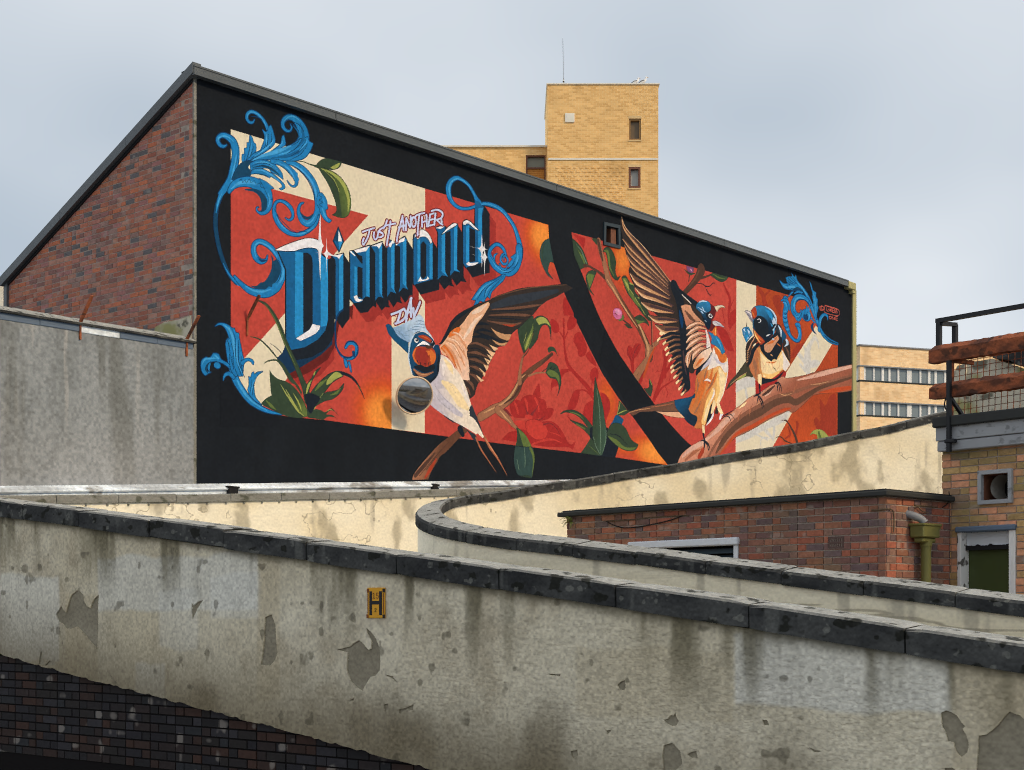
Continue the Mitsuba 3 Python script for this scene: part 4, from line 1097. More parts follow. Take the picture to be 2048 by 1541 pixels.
S green_l w=2.0,4.5,1.5; 2018,771 2050,784 2078,792
F green_d o=1.4:ink g=1861,749,1954,743; 1872,869! 1876,898! 1892,857 1911,821 1927,779 1934,744 1944,708 1942,660 1923,610 1907,601! 1876,635 1861,665 1861,713 1865,773 1868,821
S teal_g2 w=1.6,3.9,4.7,4.7,2.3; 1886,856 1899,800 1907,729 1911,657 1911,610
S teal_g2 w=1.9,3.7,2.1; 1865,670 1880,636 1907,604
S teal_g2 w=2.3,5.3,2.2; 1944,704 1942,660 1923,615
F green_d o=1.6:ink; 1947,687! 1975,725 2022,735 2068,719 2104,679 2152,662! 2128,640 2068,634 2010,650 1970,675
F green; 1952,681! 2010,671 2068,646 2140,652! 2104,635 2033,641 1975,665
S ink w=1.4,4.0,1.8; 1964,689 2022,687 2080,656
F teal_g; 2194,886 2224,893! 2224,933! 2243,909 2239,869 2224,864
=painted_swallow
F feather_d o=1.0:ink; 1019,912! 1046,932 1062,966 1077,992 1105,1020 1143,1043 1181,1061 1213,1077 1272,1099 1318,1122 1365,1140 1426,1163 1491,1180 1572,1197 1673,1220 1706,1224! 1740,1217! 1718,1204 1681,1190 1644,1170 1594,1149 1569,1133 1551,1122 1509,1083! 1467,1052 1429,1024 1392,997 1375,968! 1355,950! 1318,940 1305,923 1291,901 1278,882 1268,868 1255,848 1233,819 1213,797 1203,775 1194,756 1168,740! 1146,755 1124,777 1111,801 1143,861 1143,904
S ink w=5.0,12.8,14.7,13.4,6.6; 1028,915 1058,953 1086,994 1127,1025 1187,1058
S feather_b w=1.3,3.1,3.5,3.2,1.8; 1278,1105 1371,1140 1474,1173 1579,1198 1703,1223
S slate w=19.6,33.0,29.1,13.7; 1288,1080 1388,1115 1526,1154 1651,1192
S brown_f w=3.0,8.8,8.9,3.1; 1288,1069 1405,1091 1509,1115 1558,1127
S brown_f w=3.0,8.8,9.9,2.2; 1272,1046 1371,1063 1467,1075 1495,1079
S brown_f w=3.1,9.9,11.1,3.1; 1262,1025 1338,1027 1405,1032 1446,1045
S rust2 w=2.2,8.9,2.2; 1345,1024 1392,1026 1415,1034
S ink w=1.7,4.4,2.2; 1272,1060 1405,1082 1509,1102
S ink w=1.7,4.9,2.3; 1265,1037 1355,1047 1457,1058
F tan; 1281,1004! 1311,995 1355,991 1392,996! 1376,972 1345,972 1315,979
F tan; 1270,972! 1298,962 1331,956 1371,964! 1355,950! 1318,948 1291,961
F tan_l; 1273,943! 1323,935! 1300,924!
F tan_l; 1252,929! 1305,917! 1288,900!
F tan_l; 1260,909! 1291,899! 1281,889!
F tan_l; 1247,893! 1281,887! 1268,870!
F tan_l; 1236,877! 1272,867! 1260,849!
F tan_l; 1220,855! 1255,840! 1249,826!
F tan_l; 1203,829! 1246,814! 1229,806!
S brown_f w=2.1,8.1,9.3,4.0; 1162,928 1207,939 1265,929 1291,921
S brown_f w=2.1,11.1,3.7; 1156,899 1207,906 1265,898
S brown_f w=2.2,11.4,3.8; 1162,878 1207,880 1259,869
S brown_f w=2.2,12.1,4.2; 1168,855 1207,853 1239,838
S brown_f w=2.3,12.9,4.8; 1162,829 1200,822 1220,803
S brown_f w=2.5,13.9,5.0; 1149,805 1181,794 1194,774
S brown_f w=2.6,13.9,4.8; 1137,785 1162,772 1175,756
S ink w=1.7,3.6,1.4; 1162,913 1207,921 1272,908
S ink w=1.7,3.6,1.4; 1162,887 1207,891 1272,881
S ink w=1.8,3.8,1.5; 1171,867 1213,865 1255,851
S ink w=1.8,4.0,1.7; 1165,842 1207,836 1236,815
S ink w=4.3,10.9,4.6; 1194,976 1239,991 1288,989
S ink w=4.3,10.8,4.5; 1187,997 1233,1012 1272,1013
S ink w=4.3,11.1,4.7; 1181,957 1233,966 1272,960
S ink w=4.7,11.7,4.7; 1207,978 1272,969 1338,963
F salmon g=1111,965,1175,821; 1022,904! 1049,928 1077,960 1111,978 1143,1006 1162,1028 1187,1051 1233,1076 1269,1093! 1276,1084 1259,1060 1239,1035! 1233,1030 1207,1004 1191,980! 1187,962 1181,940! 1162,924 1157,908! 1160,885 1165,875! 1171,838 1167,831! 1173,806! 1157,804 1124,805 1111,820 1099,843 1083,858 1062,875 1034,880
F orange_f; 1077,962 1111,982 1127,978 1111,958 1089,949 1065,941
F orange_f; 1025,898! 1049,914 1074,900 1096,866 1111,836! 1080,860 1049,884
S salmon_d w=2.7,10.1,13.0,3.0; 1080,958 1111,956 1137,936 1162,907
S salmon_d w=2.8,10.4,12.9,3.0; 1065,941 1099,935 1133,907 1156,880
S salmon_d w=2.9,10.8,13.2,3.1; 1055,929 1089,919 1121,888 1149,849
S salmon_d w=3.2,11.3,13.3,3.1; 1046,915 1077,898 1105,867 1130,829
S salmon_d w=3.3,12.0,2.9; 1037,903 1065,881 1096,849
S salmon_l w=1.8,5.2,2.3; 1089,962 1121,957 1143,937
S salmon_l w=1.9,5.2,2.3; 1071,938 1105,932 1137,906
S salmon_l w=1.9,5.5,2.4; 1062,924 1096,913 1124,882
S salmon_l w=8.8,18.0,4.6; 1187,1041 1223,1059 1259,1082
S salmon_l w=7.6,15.3,14.7,2.4; 1143,947 1168,977 1200,1014 1239,1044
F pale g=899,977,840,903; 800,936! 826,946 858,961 899,981 919,997 934,995 945,986 950,970 958,954 976,940 992,925! 946,940 910,937 893,922 878,899 846,901 823,913 809,925
S pale_d w=1.2,3.7,1.7; 905,972 925,977 946,978
S pale_d w=1.2,3.7,1.7; 899,961 925,966 949,968
S pale_d w=1.2,3.7,1.7; 881,943 910,956 949,957
S pale_d w=1.2,3.7,1.7; 858,930 893,943 928,948
S pale_d w=1.3,3.9,1.7; 820,923 846,918 875,920
S pale_d w=1.4,4.4,2.1; 811,932 832,926 858,909
F teal_b o=0.9:navy; 769,940! 779,945 790,943 803,933 817,916 840,905 873,897! 873,860! 840,878 811,893 794,905 780,917
F slate_d; 1183,718! 1203,685 1223,659 1246,617 1272,593 1239,612! 1220,639 1200,665 1175,676! 1178,685! 1168,690
S rust3 w=10.1,13.6,9.0,1.5; 1246,617 1281,578 1318,545 1368,489
S salmon_d w=1.8,4.1,1.5; 1252,611 1285,578 1318,548
F slate_d; 1143,639! 1171,628 1203,617 1210,594! 1191,601 1168,623
S rust3 w=6.1,7.8,5.8,1.5; 1203,609 1229,572 1259,543 1310,496
S slate_d w=3.3,7.3,4.0; 1045,670 1068,662 1093,652
S slate_d w=2.3,3.4,5.0; 1093,655 1118,649 1143,638
F belly g=1124,729,1006,685; 973,735! 979,807! 1025,829! 1099,838! 1121,822 1143,796 1159,768 1175,732 1183,714! 1170,691! 1184,681 1207,664 1229,639 1246,615! 1236,612 1213,625! 1205,620! 1181,629 1156,637 1133,644 1093,655 1043,672 1000,689 973,703!
F belly g=1083,832,1006,802; 1028,877! 1052,873 1083,856 1111,818 1130,801 1037,763 970,755 976,775 1013,807 1020,846
S white2 w=6.2,18.4,6.1; 1040,861 1043,836 1040,806
S cream_y w=15.0,39.9,43.8,15.9; 1037,784 1083,764 1124,729 1162,707
S cream_y w=8.3,23.2,6.1; 1046,862 1074,840 1086,820
S lavender w=16.5,28.8,27.5,14.9; 985,761 1022,729 1083,699 1130,680
S white2 w=3.1,12.2,3.0; 1127,792 1149,758 1171,728
S lavender_d w=0.8,2.3,0.7; 991,747 1031,713 1083,691
S lavender_d w=0.8,2.4,0.8; 1000,767 1043,731 1099,701
S lavender_d w=0.7,0.7; 1025,712 1062,697
S lavender_d w=0.9,0.9; 1068,788 1102,753
F slate_d; 1175,715! 1184,722! 1200,694 1213,673 1171,682! 1178,696! 1168,699!
F teal_b g=905,915,1006,802; 899,928! 916,940 943,943 970,935 991,923 1000,908 1016,909! 1022,897 1028,877 1022,846 1016,811 997,788 970,774! 943,778 916,785 893,791! 881,816 872,844 875,874 884,906
S pale w=3.5,6.9,6.3,5.3,4.2,2.4; 900,927 884,904 876,874 874,845 882,816 891,795
S white2 w=1.2,2.1,3.0,1.6; 905,931 940,943 973,935 994,921
S ink w=2.7,12.2,10.4,4.5; 896,810 922,786 970,776 1006,802
S ink w=3.0,12.0,6.0; 1019,875 1016,845 1013,811
F rust2; 918,925! 940,932 964,930 984,919 980,908! 958,914 940,918 925,920
S orange_f w=1.3,3.3,1.5; 934,927 958,924 976,917
F rust2; 909,887 946,893 988,893 1004,874 1001,852 982,833 952,823 922,828 899,841 893,863
F orange_f; 976,887 1003,874 1000,852 985,835 976,853
S orange_f w=3.7,8.7,7.2,2.0; 908,882 896,860 905,840 928,826
F red_d; 913,881 958,887 973,870 964,850 958,830 928,835 908,853
S orange_f w=4.9,11.8,4.5; 958,880 970,876 967,867
S ink w=4.1,1.5; 928,837 934,827
S ink w=4.2,1.5; 952,838 952,825
S ink w=4.0,1.4; 970,842 967,831
S ink w=4.2,1.5; 916,842 919,829
F ink; 899,819 928,830 958,826 991,840 1000,827 970,812 928,810
S brown w=7.3,12.8,11.6,4.2; 899,810 922,799 952,798 991,813
S tan w=1.3,3.0,1.3; 908,803 940,798 970,804
F ink; 922,813 952,819 976,817 952,806
F white o=1.2:ink; 909,888! 922,899 946,912 970,905! 976,901! 952,900 931,896
S ink w=1.7,2.5,2.1; 913,888 940,898 973,899
F brown_d; 952,897 976,901 991,897 964,888
E white o=2.2:ink; 910,909 10.1,7.9
E ink; 912,911 6.5,5.4
E white; 909,913 2.4,1.9
E ink; 989,909 10.9,9.5
S lavender w=2.5,2.5; 991,897 997,905
S white w=2.1,1.6; 985,911 988,916
=painted_leaf
F teal_g o=1.1:ink; 1603,1378! 1612,1345 1629,1293! 1608,1292 1598,1271 1597,1253 1625,1231! 1594,1241 1572,1262 1555,1287 1549,1313 1558,1343 1576,1364
S green_d w=3.6,6.8,2.4; 1565,1293 1562,1325 1576,1353
F green_d o=1.1:ink; 1737,1403! 1770,1390 1796,1374 1815,1351 1834,1320! 1811,1308 1785,1294! 1768,1317 1749,1344
S teal_g2 w=1.3,4.2,5.9,3.7; 1762,1384 1792,1366 1807,1345 1826,1320
S green w=1.4,10.8,7.4; 1770,1367 1796,1343 1811,1322
S brown_d w=14.1,9.0,9.2,12.1,18.2; 1811,1312 1838,1316 1861,1311 1899,1303 1946,1285
F green_d o=1.1:ink; 1884,1301! 1865,1267 1849,1238 1845,1230 1870,1209! 1838,1224 1823,1250 1821,1276 1838,1296 1861,1304!
F green; 1823,1274! 1838,1288 1872,1287! 1853,1250 1842,1234!
F green_d; 1851,1424! 1884,1428 1903,1405 1899,1397! 1868,1415
S brown w=23.9,23.9,24.7,28.5,32.4,25.4,23.3,22.8,22.5,24.5,30.6,30.9,37.6,51.1 o=1.4:brown_d g=1994,1242,2034,1258; 1899,1423 1907,1393 1927,1356 1946,1314 1958,1284 1990,1258 2030,1223 2070,1190 2106,1161 2148,1132 2181,1102 2206,1073 2218,1050 2223,1023
S tan w=3.5,9.2,8.6,8.5,3.6; 1950,1283 1994,1249 2034,1214 2074,1181 2148,1125
S brown_d w=15.9,15.9,7.9; 1895,1423 1911,1377 1923,1351
S brown w=49.4,32.6,31.3,38.1,42.4 o=1.4:brown_d; 2223,1046 2218,1013 2185,979 2156,950 2135,926
S brown w=20.0,19.8,16.8 o=1.2:brown_d; 2223,1046 2252,1067 2282,1086
S tan w=2.8,9.0,12.0,17.0,5.8; 2131,1155 2164,1130 2189,1098 2218,1053 2214,1020
S brown_d w=11.0,8.5,9.3; 2239,1180 2242,1131 2244,1066
S brown w=3.4,3.4; 2245,1169 2246,1071
S orange_d w=6.9,12.7,14.5,10.8; 2265,1064 2231,1017 2206,971 2185,934
P night; 1938,1088 2034,1000 2131,926 2238,850 2265,829 2066,832 1907,969
F green_d; 2143,935! 2148,936! 2156,950!
F green_d o=1.4:ink; 1925,1387! 1934,1401 1954,1409 1974,1405 1994,1387 2006,1360 2002,1330 2008,1309 2018,1301! 2034,1310! 2018,1293 2000,1292 1978,1304 1960,1333 1952,1365 1942,1388!
S green w=5.2,14.9,13.7,9.5,2.2; 1934,1391 1954,1390 1962,1362 1970,1330 1994,1305
F green_d o=1.4:ink; 2042,1305! 2066,1317 2094,1297 2123,1287! 2131,1263 2164,1244 2189,1218 2214,1202 2239,1175! 2231,1164! 2214,1167 2185,1182 2148,1207 2115,1229 2078,1255
F green; 2046,1304! 2074,1308 2086,1291 2094,1272 2119,1256 2131,1239 2164,1219 2172,1205 2131,1219 2094,1248 2066,1275
S green_l w=3.6,13.9,3.3; 2058,1301 2082,1280 2090,1262
S green_l w=3.6,2.8; 2094,1270 2119,1251
S green_l w=3.6,2.9; 2131,1241 2164,1214
S green_l w=3.7,3.0; 2172,1205 2197,1184
S green_l w=8.2,1.6; 2098,1293 2131,1288
S green_l w=5.2,1.3; 2148,1244 2172,1243
F green_d o=1.1:ink; 2127,1162! 2148,1173 2168,1177 2197,1169 2218,1155 2223,1143! 2197,1152 2164,1147 2148,1140
F green; 2131,1157! 2164,1155 2197,1159! 2168,1145 2148,1140!
F green_d; 2058,1127! 2082,1129 2106,1124 2115,1118! 2086,1115
S brown_d w=6.0,7.8,12.0; 2050,1143 2074,1134 2098,1125
F green o=1.1:brown_d; 2042,1161 2058,1156 2054,1144 2034,1136 2022,1138
F pink o=1.1:maroon; 1988,1166 2002,1180 2030,1182 2046,1169 2038,1146 2014,1139 1994,1147
F pink_l; 2002,1177! 2026,1178 2042,1166 2026,1159 2006,1161
S maroon w=1.5,2.5,2.4; 1992,1158 2010,1159 2014,1148
F green_d o=1.1:ink; 2189,890! 2214,892 2227,906 2223,928! 2239,920 2248,896 2235,862! 2214,873
S green_l w=2.3,3.1; 2227,929 2242,910
=painted_branch
S brown_d w=53.3,36.8,27.7,23.9; 2592,1430 2565,1394 2524,1356 2470,1314
S brown_d w=12.9,9.4,5.3; 2578,1391 2629,1407 2676,1426
S brown_dk w=7.3,10.0,6.3; 2574,1422 2551,1389 2506,1348
S ink w=2.6,3.8,4.8,3.8,3.6,1.6; 2551,1366 2597,1371 2629,1365 2657,1372 2681,1389 2704,1384
S ink w=3.4,5.6,3.4,1.4; 2620,1364 2638,1343 2659,1333 2672,1341
F purple o=1.5:maroon; 2483,1427! 2535,1428! 2533,1410 2508,1401 2488,1411
S pink_l w=7.7,3.8; 2515,1417 2524,1411
S green_d w=3.1,11.0,2.5; 2470,1409 2510,1398 2546,1407
S brown_d w=6.0,5.1; 2506,1392 2499,1363
F green_d o=0.9:ink; 2657,1418! 2676,1431! 2795,1432! 2776,1415 2742,1403 2704,1406
S green w=2.4,6.8,1.6; 2676,1426 2723,1418 2771,1420
F bark o=1.6:brown_d g=3017,948,3068,865; 2417,603! 2439,638 2474,664 2528,690 2583,712 2615,725! 2657,755 2704,783 2761,828 2819,855 2854,877! 2897,897 2952,930 3007,952 3058,966 3120,1001 3183,1022! 3199,1043 3236,1058 3268,1054 3349,1069 3432,1087 3544,1117 3718,1156 3892,1195! 3874,1066! 3777,1047 3659,1031 3516,1007 3459,978 3404,946 3349,915 3316,903! 3284,909 3236,893 3110,850 2977,796 2854,753! 2790,713 2737,679 2723,652! 2629,624!
S orange_d w=6.8,13.4,14.9,17.4,14.6,14.4,5.7; 2723,662 2795,721 2868,771 2992,814 3120,868 3252,911 3305,922
S orange_d w=5.8,23.5,17.9; 3555,1020 3700,1047 3850,1076
S brown_dk w=7.3,28.5,38.8,38.2,38.0,31.9,36.4,31.1,27.8,18.2,18.0,15.2; 2699,671 2747,720 2809,776 2907,828 3043,879 3172,934 3278,962 3349,955 3443,993 3555,1040 3700,1083 3868,1129
S bark_d w=11.2,14.4,17.0,19.0,17.8,17.5,17.2,17.1,14.5,11.8,9.1; 2629,632 2676,688 2737,743 2809,797 2917,856 3043,907 3172,959 3305,990 3443,1031 3613,1073 3868,1138
S bark_l w=9.1,20.1,22.7,5.9; 2456,637 2510,672 2592,705 2666,742
S bark_l w=6.2,22.0,25.1,12.5; 2648,730 2714,773 2780,816 2838,851
S bark_l w=5.7,17.4,23.5,15.0; 3360,1056 3499,1089 3642,1126 3862,1179
S bark_l w=6.6,23.1,6.6; 3151,996 3120,976 3089,956
S cream_y w=3.2,12.3,3.0; 2937,912 2917,899 2878,879
S rust3 w=2.2,10.5,2.7; 2907,874 2878,847 2868,819
S rust3 w=2.5,11.7,2.9; 2987,909 2967,880 2962,855
S rust3 w=2.7,2.7; 2947,886 2932,852
S rust3 w=2.0,8.7,2.0; 3199,1018 3246,1006 3289,994
S rust3 w=2.7,11.2,2.5; 3360,1041 3343,1017 3322,992
S rust3 w=2.3,2.3; 3443,1065 3420,1045
S rust3 w=2.1,8.6,1.9; 2737,759 2761,782 2809,814
S rust3 w=1.8,7.3,1.6; 2492,634 2546,664 2611,688
S rust3 w=1.7,1.7; 3110,958 3151,973
S rust3 w=1.7,1.7; 3555,1093 3642,1105
S rust3 w=2.4,2.4; 3376,1055 3398,1043
S rust3 w=2.6,2.6; 3521,1097 3499,1072
S tan w=1.6,5.1,1.4; 3017,907 3048,924 3084,930
S tan w=1.5,5.0,1.4; 3204,979 3257,976 3311,991
S tan w=1.4,5.2,1.5; 3476,1049 3555,1061 3648,1083
S tan w=1.6,1.6; 2761,777 2795,801
S rust3 w=8.8,17.2,2.7; 2474,625 2537,661 2583,678
S rust2 w=21.2,22.7,8.7; 2574,646 2601,674 2606,687
S brown_d w=9.1,15.6,6.4; 3068,956 3120,981 3167,1009
=painted_swallow_001
F feather_d o=1.1:ink; 2042,1546! 2056,1532 2068,1513 2098,1492 2164,1464 2206,1444 2239,1420 2299,1388 2360,1350 2430,1315 2492,1287 2556,1257! 2565,1160 2542,1001 2474,998! 2386,1044 2342,1117 2308,1175 2256,1203 2231,1214 2214,1217 2172,1230 2156,1257 2131,1281 2090,1335 2098,1366 2074,1404 2060,1435 2050,1463 2038,1497 2034,1526
F ink; 2368,1350! 2465,1316 2519,1301 2565,1290! 2551,1253! 2492,1284
S ink w=12.3,24.9,30.8,29.5,14.0; 2044,1542 2062,1502 2131,1461 2223,1412 2355,1340
S brown_f w=5.8,18.9,25.3,24.0,8.4; 2044,1542 2062,1502 2131,1461 2223,1412 2355,1340
S ink w=10.7,24.6,25.9,11.9; 2052,1458 2102,1431 2214,1386 2355,1327
S brown_f w=5.4,19.4,20.7,6.6; 2052,1458 2102,1431 2214,1386 2355,1327
S ink w=10.4,22.1,24.1,11.5; 2062,1436 2106,1407 2223,1363 2355,1314
S brown_f w=4.9,16.9,19.0,6.4; 2062,1436 2106,1407 2223,1363 2355,1314
S ink w=11.0,26.8,25.2,11.5; 2076,1402 2123,1373 2231,1344 2360,1297
S brown_f w=5.5,21.8,20.3,6.4; 2076,1402 2123,1373 2231,1344 2360,1297
S ink w=9.5,25.4,28.5,12.3; 2100,1362 2148,1343 2248,1322 2364,1287
S brown_f w=4.4,20.7,23.8,7.4; 2100,1362 2148,1343 2248,1322 2364,1287
S ink w=12.0,37.5,38.0,15.8; 2098,1332 2143,1307 2235,1292 2360,1274
S brown_f w=6.7,32.7,33.5,11.3; 2098,1332 2143,1307 2235,1292 2360,1274
S ink w=10.7,34.6,36.9,18.6; 2131,1281 2185,1264 2273,1261 2377,1246
S brown_f w=6.0,30.2,32.6,14.1; 2131,1281 2185,1264 2273,1261 2377,1246
S ink w=10.1,33.7,32.6,19.7; 2172,1230 2223,1220 2299,1219 2386,1222
S brown_f w=5.6,29.5,28.5,15.6; 2172,1230 2223,1220 2299,1219 2386,1222
S ink w=10.0,30.2,31.8,19.3; 2218,1185 2273,1175 2342,1183 2412,1190
S brown_f w=5.6,26.0,27.8,15.3; 2218,1185 2273,1175 2342,1183 2412,1190
S ink w=10.4,41.7,39.1,21.7; 2269,1152 2325,1140 2368,1146 2421,1158
S brown_f w=5.8,37.4,35.1,17.7; 2269,1152 2325,1140 2368,1146 2421,1158
S tan w=2.3,7.6,10.1,9.5,1.4; 2042,1541 2060,1498 2129,1456 2221,1408 2353,1339
S plum w=5.8,8.6,8.2,2.9; 2074,1505 2143,1465 2235,1416 2368,1343
S tan w=2.2,7.8,8.2,1.3; 2050,1457 2101,1427 2213,1382 2353,1325
S plum w=6.5,7.1,2.3; 2115,1435 2227,1390 2368,1329
S tan w=2.0,6.8,7.6,1.3; 2060,1435 2105,1403 2221,1358 2353,1312
S plum w=5.5,6.5,2.2; 2119,1410 2235,1366 2368,1316
S tan w=2.3,8.8,8.1,1.3; 2074,1400 2121,1368 2229,1339 2358,1295
S plum w=7.0,6.9,2.2; 2135,1377 2244,1348 2373,1299
S tan w=1.8,8.4,9.4,1.2; 2099,1361 2146,1338 2246,1316 2362,1285
S plum w=6.8,8.1,2.5; 2160,1346 2261,1326 2377,1290
S tan w=2.8,13.4,13.3,1.1; 2097,1330 2142,1300 2234,1284 2358,1271
S plum w=10.4,11.5,3.9; 2156,1312 2248,1297 2373,1277
S tan w=2.5,12.4,12.9,1.1; 2129,1279 2183,1257 2272,1253 2375,1243
S plum w=9.8,11.1,4.8; 2197,1269 2286,1266 2390,1249
S tan w=2.4,12.1,11.3,1.0; 2171,1229 2221,1213 2297,1212 2384,1218
S plum w=9.7,9.7,5.3; 2235,1225 2312,1224 2399,1225
S tan w=2.4,10.6,11.1,1.0; 2217,1183 2272,1168 2340,1175 2410,1186
S plum w=8.5,9.5,5.2; 2286,1180 2355,1187 2425,1194
S tan w=2.5,15.6,14.0,1.0; 2267,1150 2323,1130 2367,1136 2419,1153
S plum w=11.9,12.0,6.0; 2338,1145 2381,1151 2434,1162
S tan_l w=2.8,9.2,2.3; 2097,1330 2142,1297 2234,1281
S tan_l w=2.6,8.5,2.1; 2129,1279 2183,1254 2272,1249
S tan_l w=2.5,8.3,2.1; 2171,1228 2221,1210 2297,1209
S tan_l w=2.4,8.0,2.0; 2217,1183 2272,1166 2340,1172
S tan_l w=2.6,8.5,2.0; 2267,1150 2323,1127 2367,1133
S tan_l w=3.3,3.8,2.6,2.6,3.5,2.2; 2043,1543 2060,1514 2094,1491 2164,1463 2210,1440 2244,1419
S tan w=2.8,3.5,3.5,2.8; 2244,1419 2299,1388 2364,1348 2434,1311
S white2 w=2.1,4.1,4.8,5.5; 2368,1346 2434,1311 2497,1285 2551,1259
S ink w=10.1,27.6,23.0; 2286,1097 2370,1126 2439,1132
S brown_f w=6.0,11.6,5.1; 2291,1095 2375,1122 2439,1132
S tan w=4.0,1.5; 2295,1098 2375,1124
S cream_y w=10.0,7.7; 2282,1092 2297,1105
S ink w=10.3,27.8,23.1; 2325,1087 2392,1113 2443,1118
S brown_f w=6.2,11.7,5.1; 2329,1085 2397,1110 2443,1118
S tan w=4.1,1.6; 2334,1088 2397,1112
S cream_y w=10.1,7.7; 2321,1083 2336,1095
S ink w=10.5,27.9,23.0; 2338,1066 2401,1093 2448,1098
S brown_f w=6.2,11.8,5.1; 2342,1064 2405,1090 2448,1098
S tan w=4.2,1.6; 2347,1067 2405,1091
S cream_y w=10.1,7.8; 2334,1061 2349,1074
S ink w=10.5,27.9,23.2; 2347,1046 2408,1072 2452,1075
S brown_f w=6.2,11.7,5.1; 2351,1044 2412,1069 2452,1075
S tan w=4.2,1.6; 2355,1048 2412,1071
S cream_y w=10.2,7.8; 2342,1042 2358,1054
S ink w=10.7,28.2,23.0; 2364,1023 2419,1049 2456,1053
S brown_f w=6.4,11.9,5.1; 2368,1021 2423,1046 2456,1053
S tan w=4.3,1.6; 2373,1024 2423,1048
S cream_y w=10.2,7.8; 2360,1019 2375,1031
S ink w=11.1,28.9,22.9; 2377,997 2428,1025 2461,1030
S brown_f w=6.6,12.3,5.1; 2381,995 2432,1021 2461,1030
S tan w=4.4,1.7; 2386,998 2432,1023
S cream_y w=10.2,7.9; 2373,993 2388,1005
S ink w=10.9,28.5,23.1; 2381,980 2432,1005 2465,1008
S brown_f w=6.5,12.1,5.1; 2386,978 2436,1001 2465,1008
S tan w=4.3,1.6; 2390,981 2436,1003
S cream_y w=10.3,7.9; 2377,976 2393,988
S ink w=11.4,29.4,23.0; 2399,959 2441,984 2465,987
S brown_f w=6.8,12.6,5.2; 2403,957 2445,981 2465,987
S tan w=4.6,1.7; 2408,960 2445,983
S cream_y w=10.3,7.9; 2395,955 2410,967
S ink w=11.9,30.3,23.0; 2417,940 2452,965 2470,967
S brown_f w=7.0,13.2,5.3; 2421,938 2456,962 2470,967
S tan w=4.8,1.8; 2425,941 2456,963
S cream_y w=10.4,7.9; 2412,936 2428,948
S ink w=12.5,32.2,23.2; 2434,917 2468,944 2483,948
S brown_f w=7.4,14.1,6.0; 2439,915 2472,940 2483,948
S tan w=5.1,1.9; 2443,918 2472,942
S cream_y w=10.4,8.0; 2430,913 2446,925
S ink w=13.2,34.7,24.6; 2452,896 2481,923 2492,928
S brown_f w=7.8,15.3,7.2; 2456,893 2485,920 2492,928
S tan w=5.4,2.0; 2461,897 2485,922
S cream_y w=10.4,8.0; 2448,892 2464,903
F cream_y; 2299,1131! 2329,1130 2308,1115! 2293,1120
S ink w=50.6,57.6,49.7,49.6,49.7,49.8,40.7; 2395,1330 2434,1278 2452,1211 2461,1135 2470,1059 2479,983 2492,933
S navy w=8.9,27.0,9.0; 2434,1234 2448,1198 2452,1170
S plum w=9.0,13.5,4.5; 2461,1071 2470,1021 2483,979
F salmon_b g=2515,1251,2501,1182; 2443,1256! 2483,1267 2528,1264 2578,1232 2629,1198! 2601,1202 2528,1194 2501,1169! 2479,1184 2461,1223
S brown_f w=7.2,20.5,6.6; 2474,1240 2510,1220 2556,1203
F feather_d; 2515,1277 2565,1259 2611,1229 2634,1201! 2583,1220 2528,1248
S ink w=9.3,19.0,19.7,8.3; 2625,1200 2565,1202 2510,1181 2485,1167
S salmon_b w=5.5,15.4,16.0,4.5; 2625,1200 2565,1202 2510,1181 2485,1167
S ink w=9.0,20.6,22.0,8.5; 2625,1187 2569,1184 2519,1161 2485,1141
S salmon_b w=5.3,17.0,18.1,4.5; 2625,1187 2569,1184 2519,1161 2485,1141
S ink w=8.8,21.7,23.4,9.2; 2627,1166 2574,1159 2515,1135 2483,1110
S salmon_b w=5.2,18.1,19.5,4.9; 2627,1166 2574,1159 2515,1135 2483,1110
S ink w=8.8,21.9,25.1,9.1; 2629,1145 2578,1138 2519,1110 2482,1082
S salmon_b w=5.2,18.3,21.1,4.9; 2629,1145 2578,1138 2519,1110 2482,1082
S ink w=8.8,22.5,25.2,8.9; 2629,1124 2583,1113 2524,1082 2482,1053
S salmon_b w=5.2,18.8,21.2,4.7; 2629,1124 2583,1113 2524,1082 2482,1053
S ink w=8.8,23.0,27.1,12.0; 2625,1105 2583,1095 2537,1065 2528,1046
S salmon_b w=5.2,19.2,22.6,6.4; 2625,1105 2583,1095 2537,1065 2528,1046
S ink w=14.9,35.0,40.8,15.3; 2524,1084 2501,1061 2492,1037 2492,1013
S salmon_b w=10.1,29.8,34.7,9.0; 2524,1084 2501,1061 2492,1037 2492,1013
S salmon_l w=2.1,5.9,2.2; 2562,1203 2507,1183 2483,1169
S brown_f w=2.1,3.1,1.3; 2627,1198 2567,1197 2513,1177
S salmon_l w=2.2,6.0,2.3; 2567,1186 2517,1163 2483,1143
S brown_f w=2.1,3.1,1.3; 2627,1185 2572,1179 2522,1157
S salmon_l w=2.1,6.1,2.5; 2571,1160 2512,1137 2481,1112
S brown_f w=2.1,3.1,1.3; 2630,1165 2577,1154 2517,1130
S salmon_l w=2.2,6.3,2.4; 2576,1140 2517,1111 2480,1083
S brown_f w=2.1,3.2,1.4; 2632,1144 2581,1133 2522,1104
S salmon_l w=2.2,6.3,2.4; 2580,1115 2521,1084 2480,1055
S brown_f w=2.1,3.3,1.4; 2632,1123 2586,1108 2526,1076
S salmon_l w=2.4,7.1,3.2; 2580,1096 2535,1067 2526,1048
S brown_f w=2.1,3.3,1.5; 2627,1104 2586,1090 2540,1060
S salmon_l w=3.3,9.5,3.6; 2498,1063 2489,1038 2489,1015
S brown_f w=2.8,4.6,2.1; 2526,1082 2504,1055 2495,1031
S white2 w=9.3,16.8,23.6,32.9 o=1.2:ink; 2627,1180 2636,1159 2643,1139 2645,1116
S lavender_d w=1.3,1.3; 2625,1166 2652,1168
S lavender_d w=1.3,1.3; 2625,1150 2652,1152
S lavender_d w=1.3,1.3; 2625,1134 2652,1136
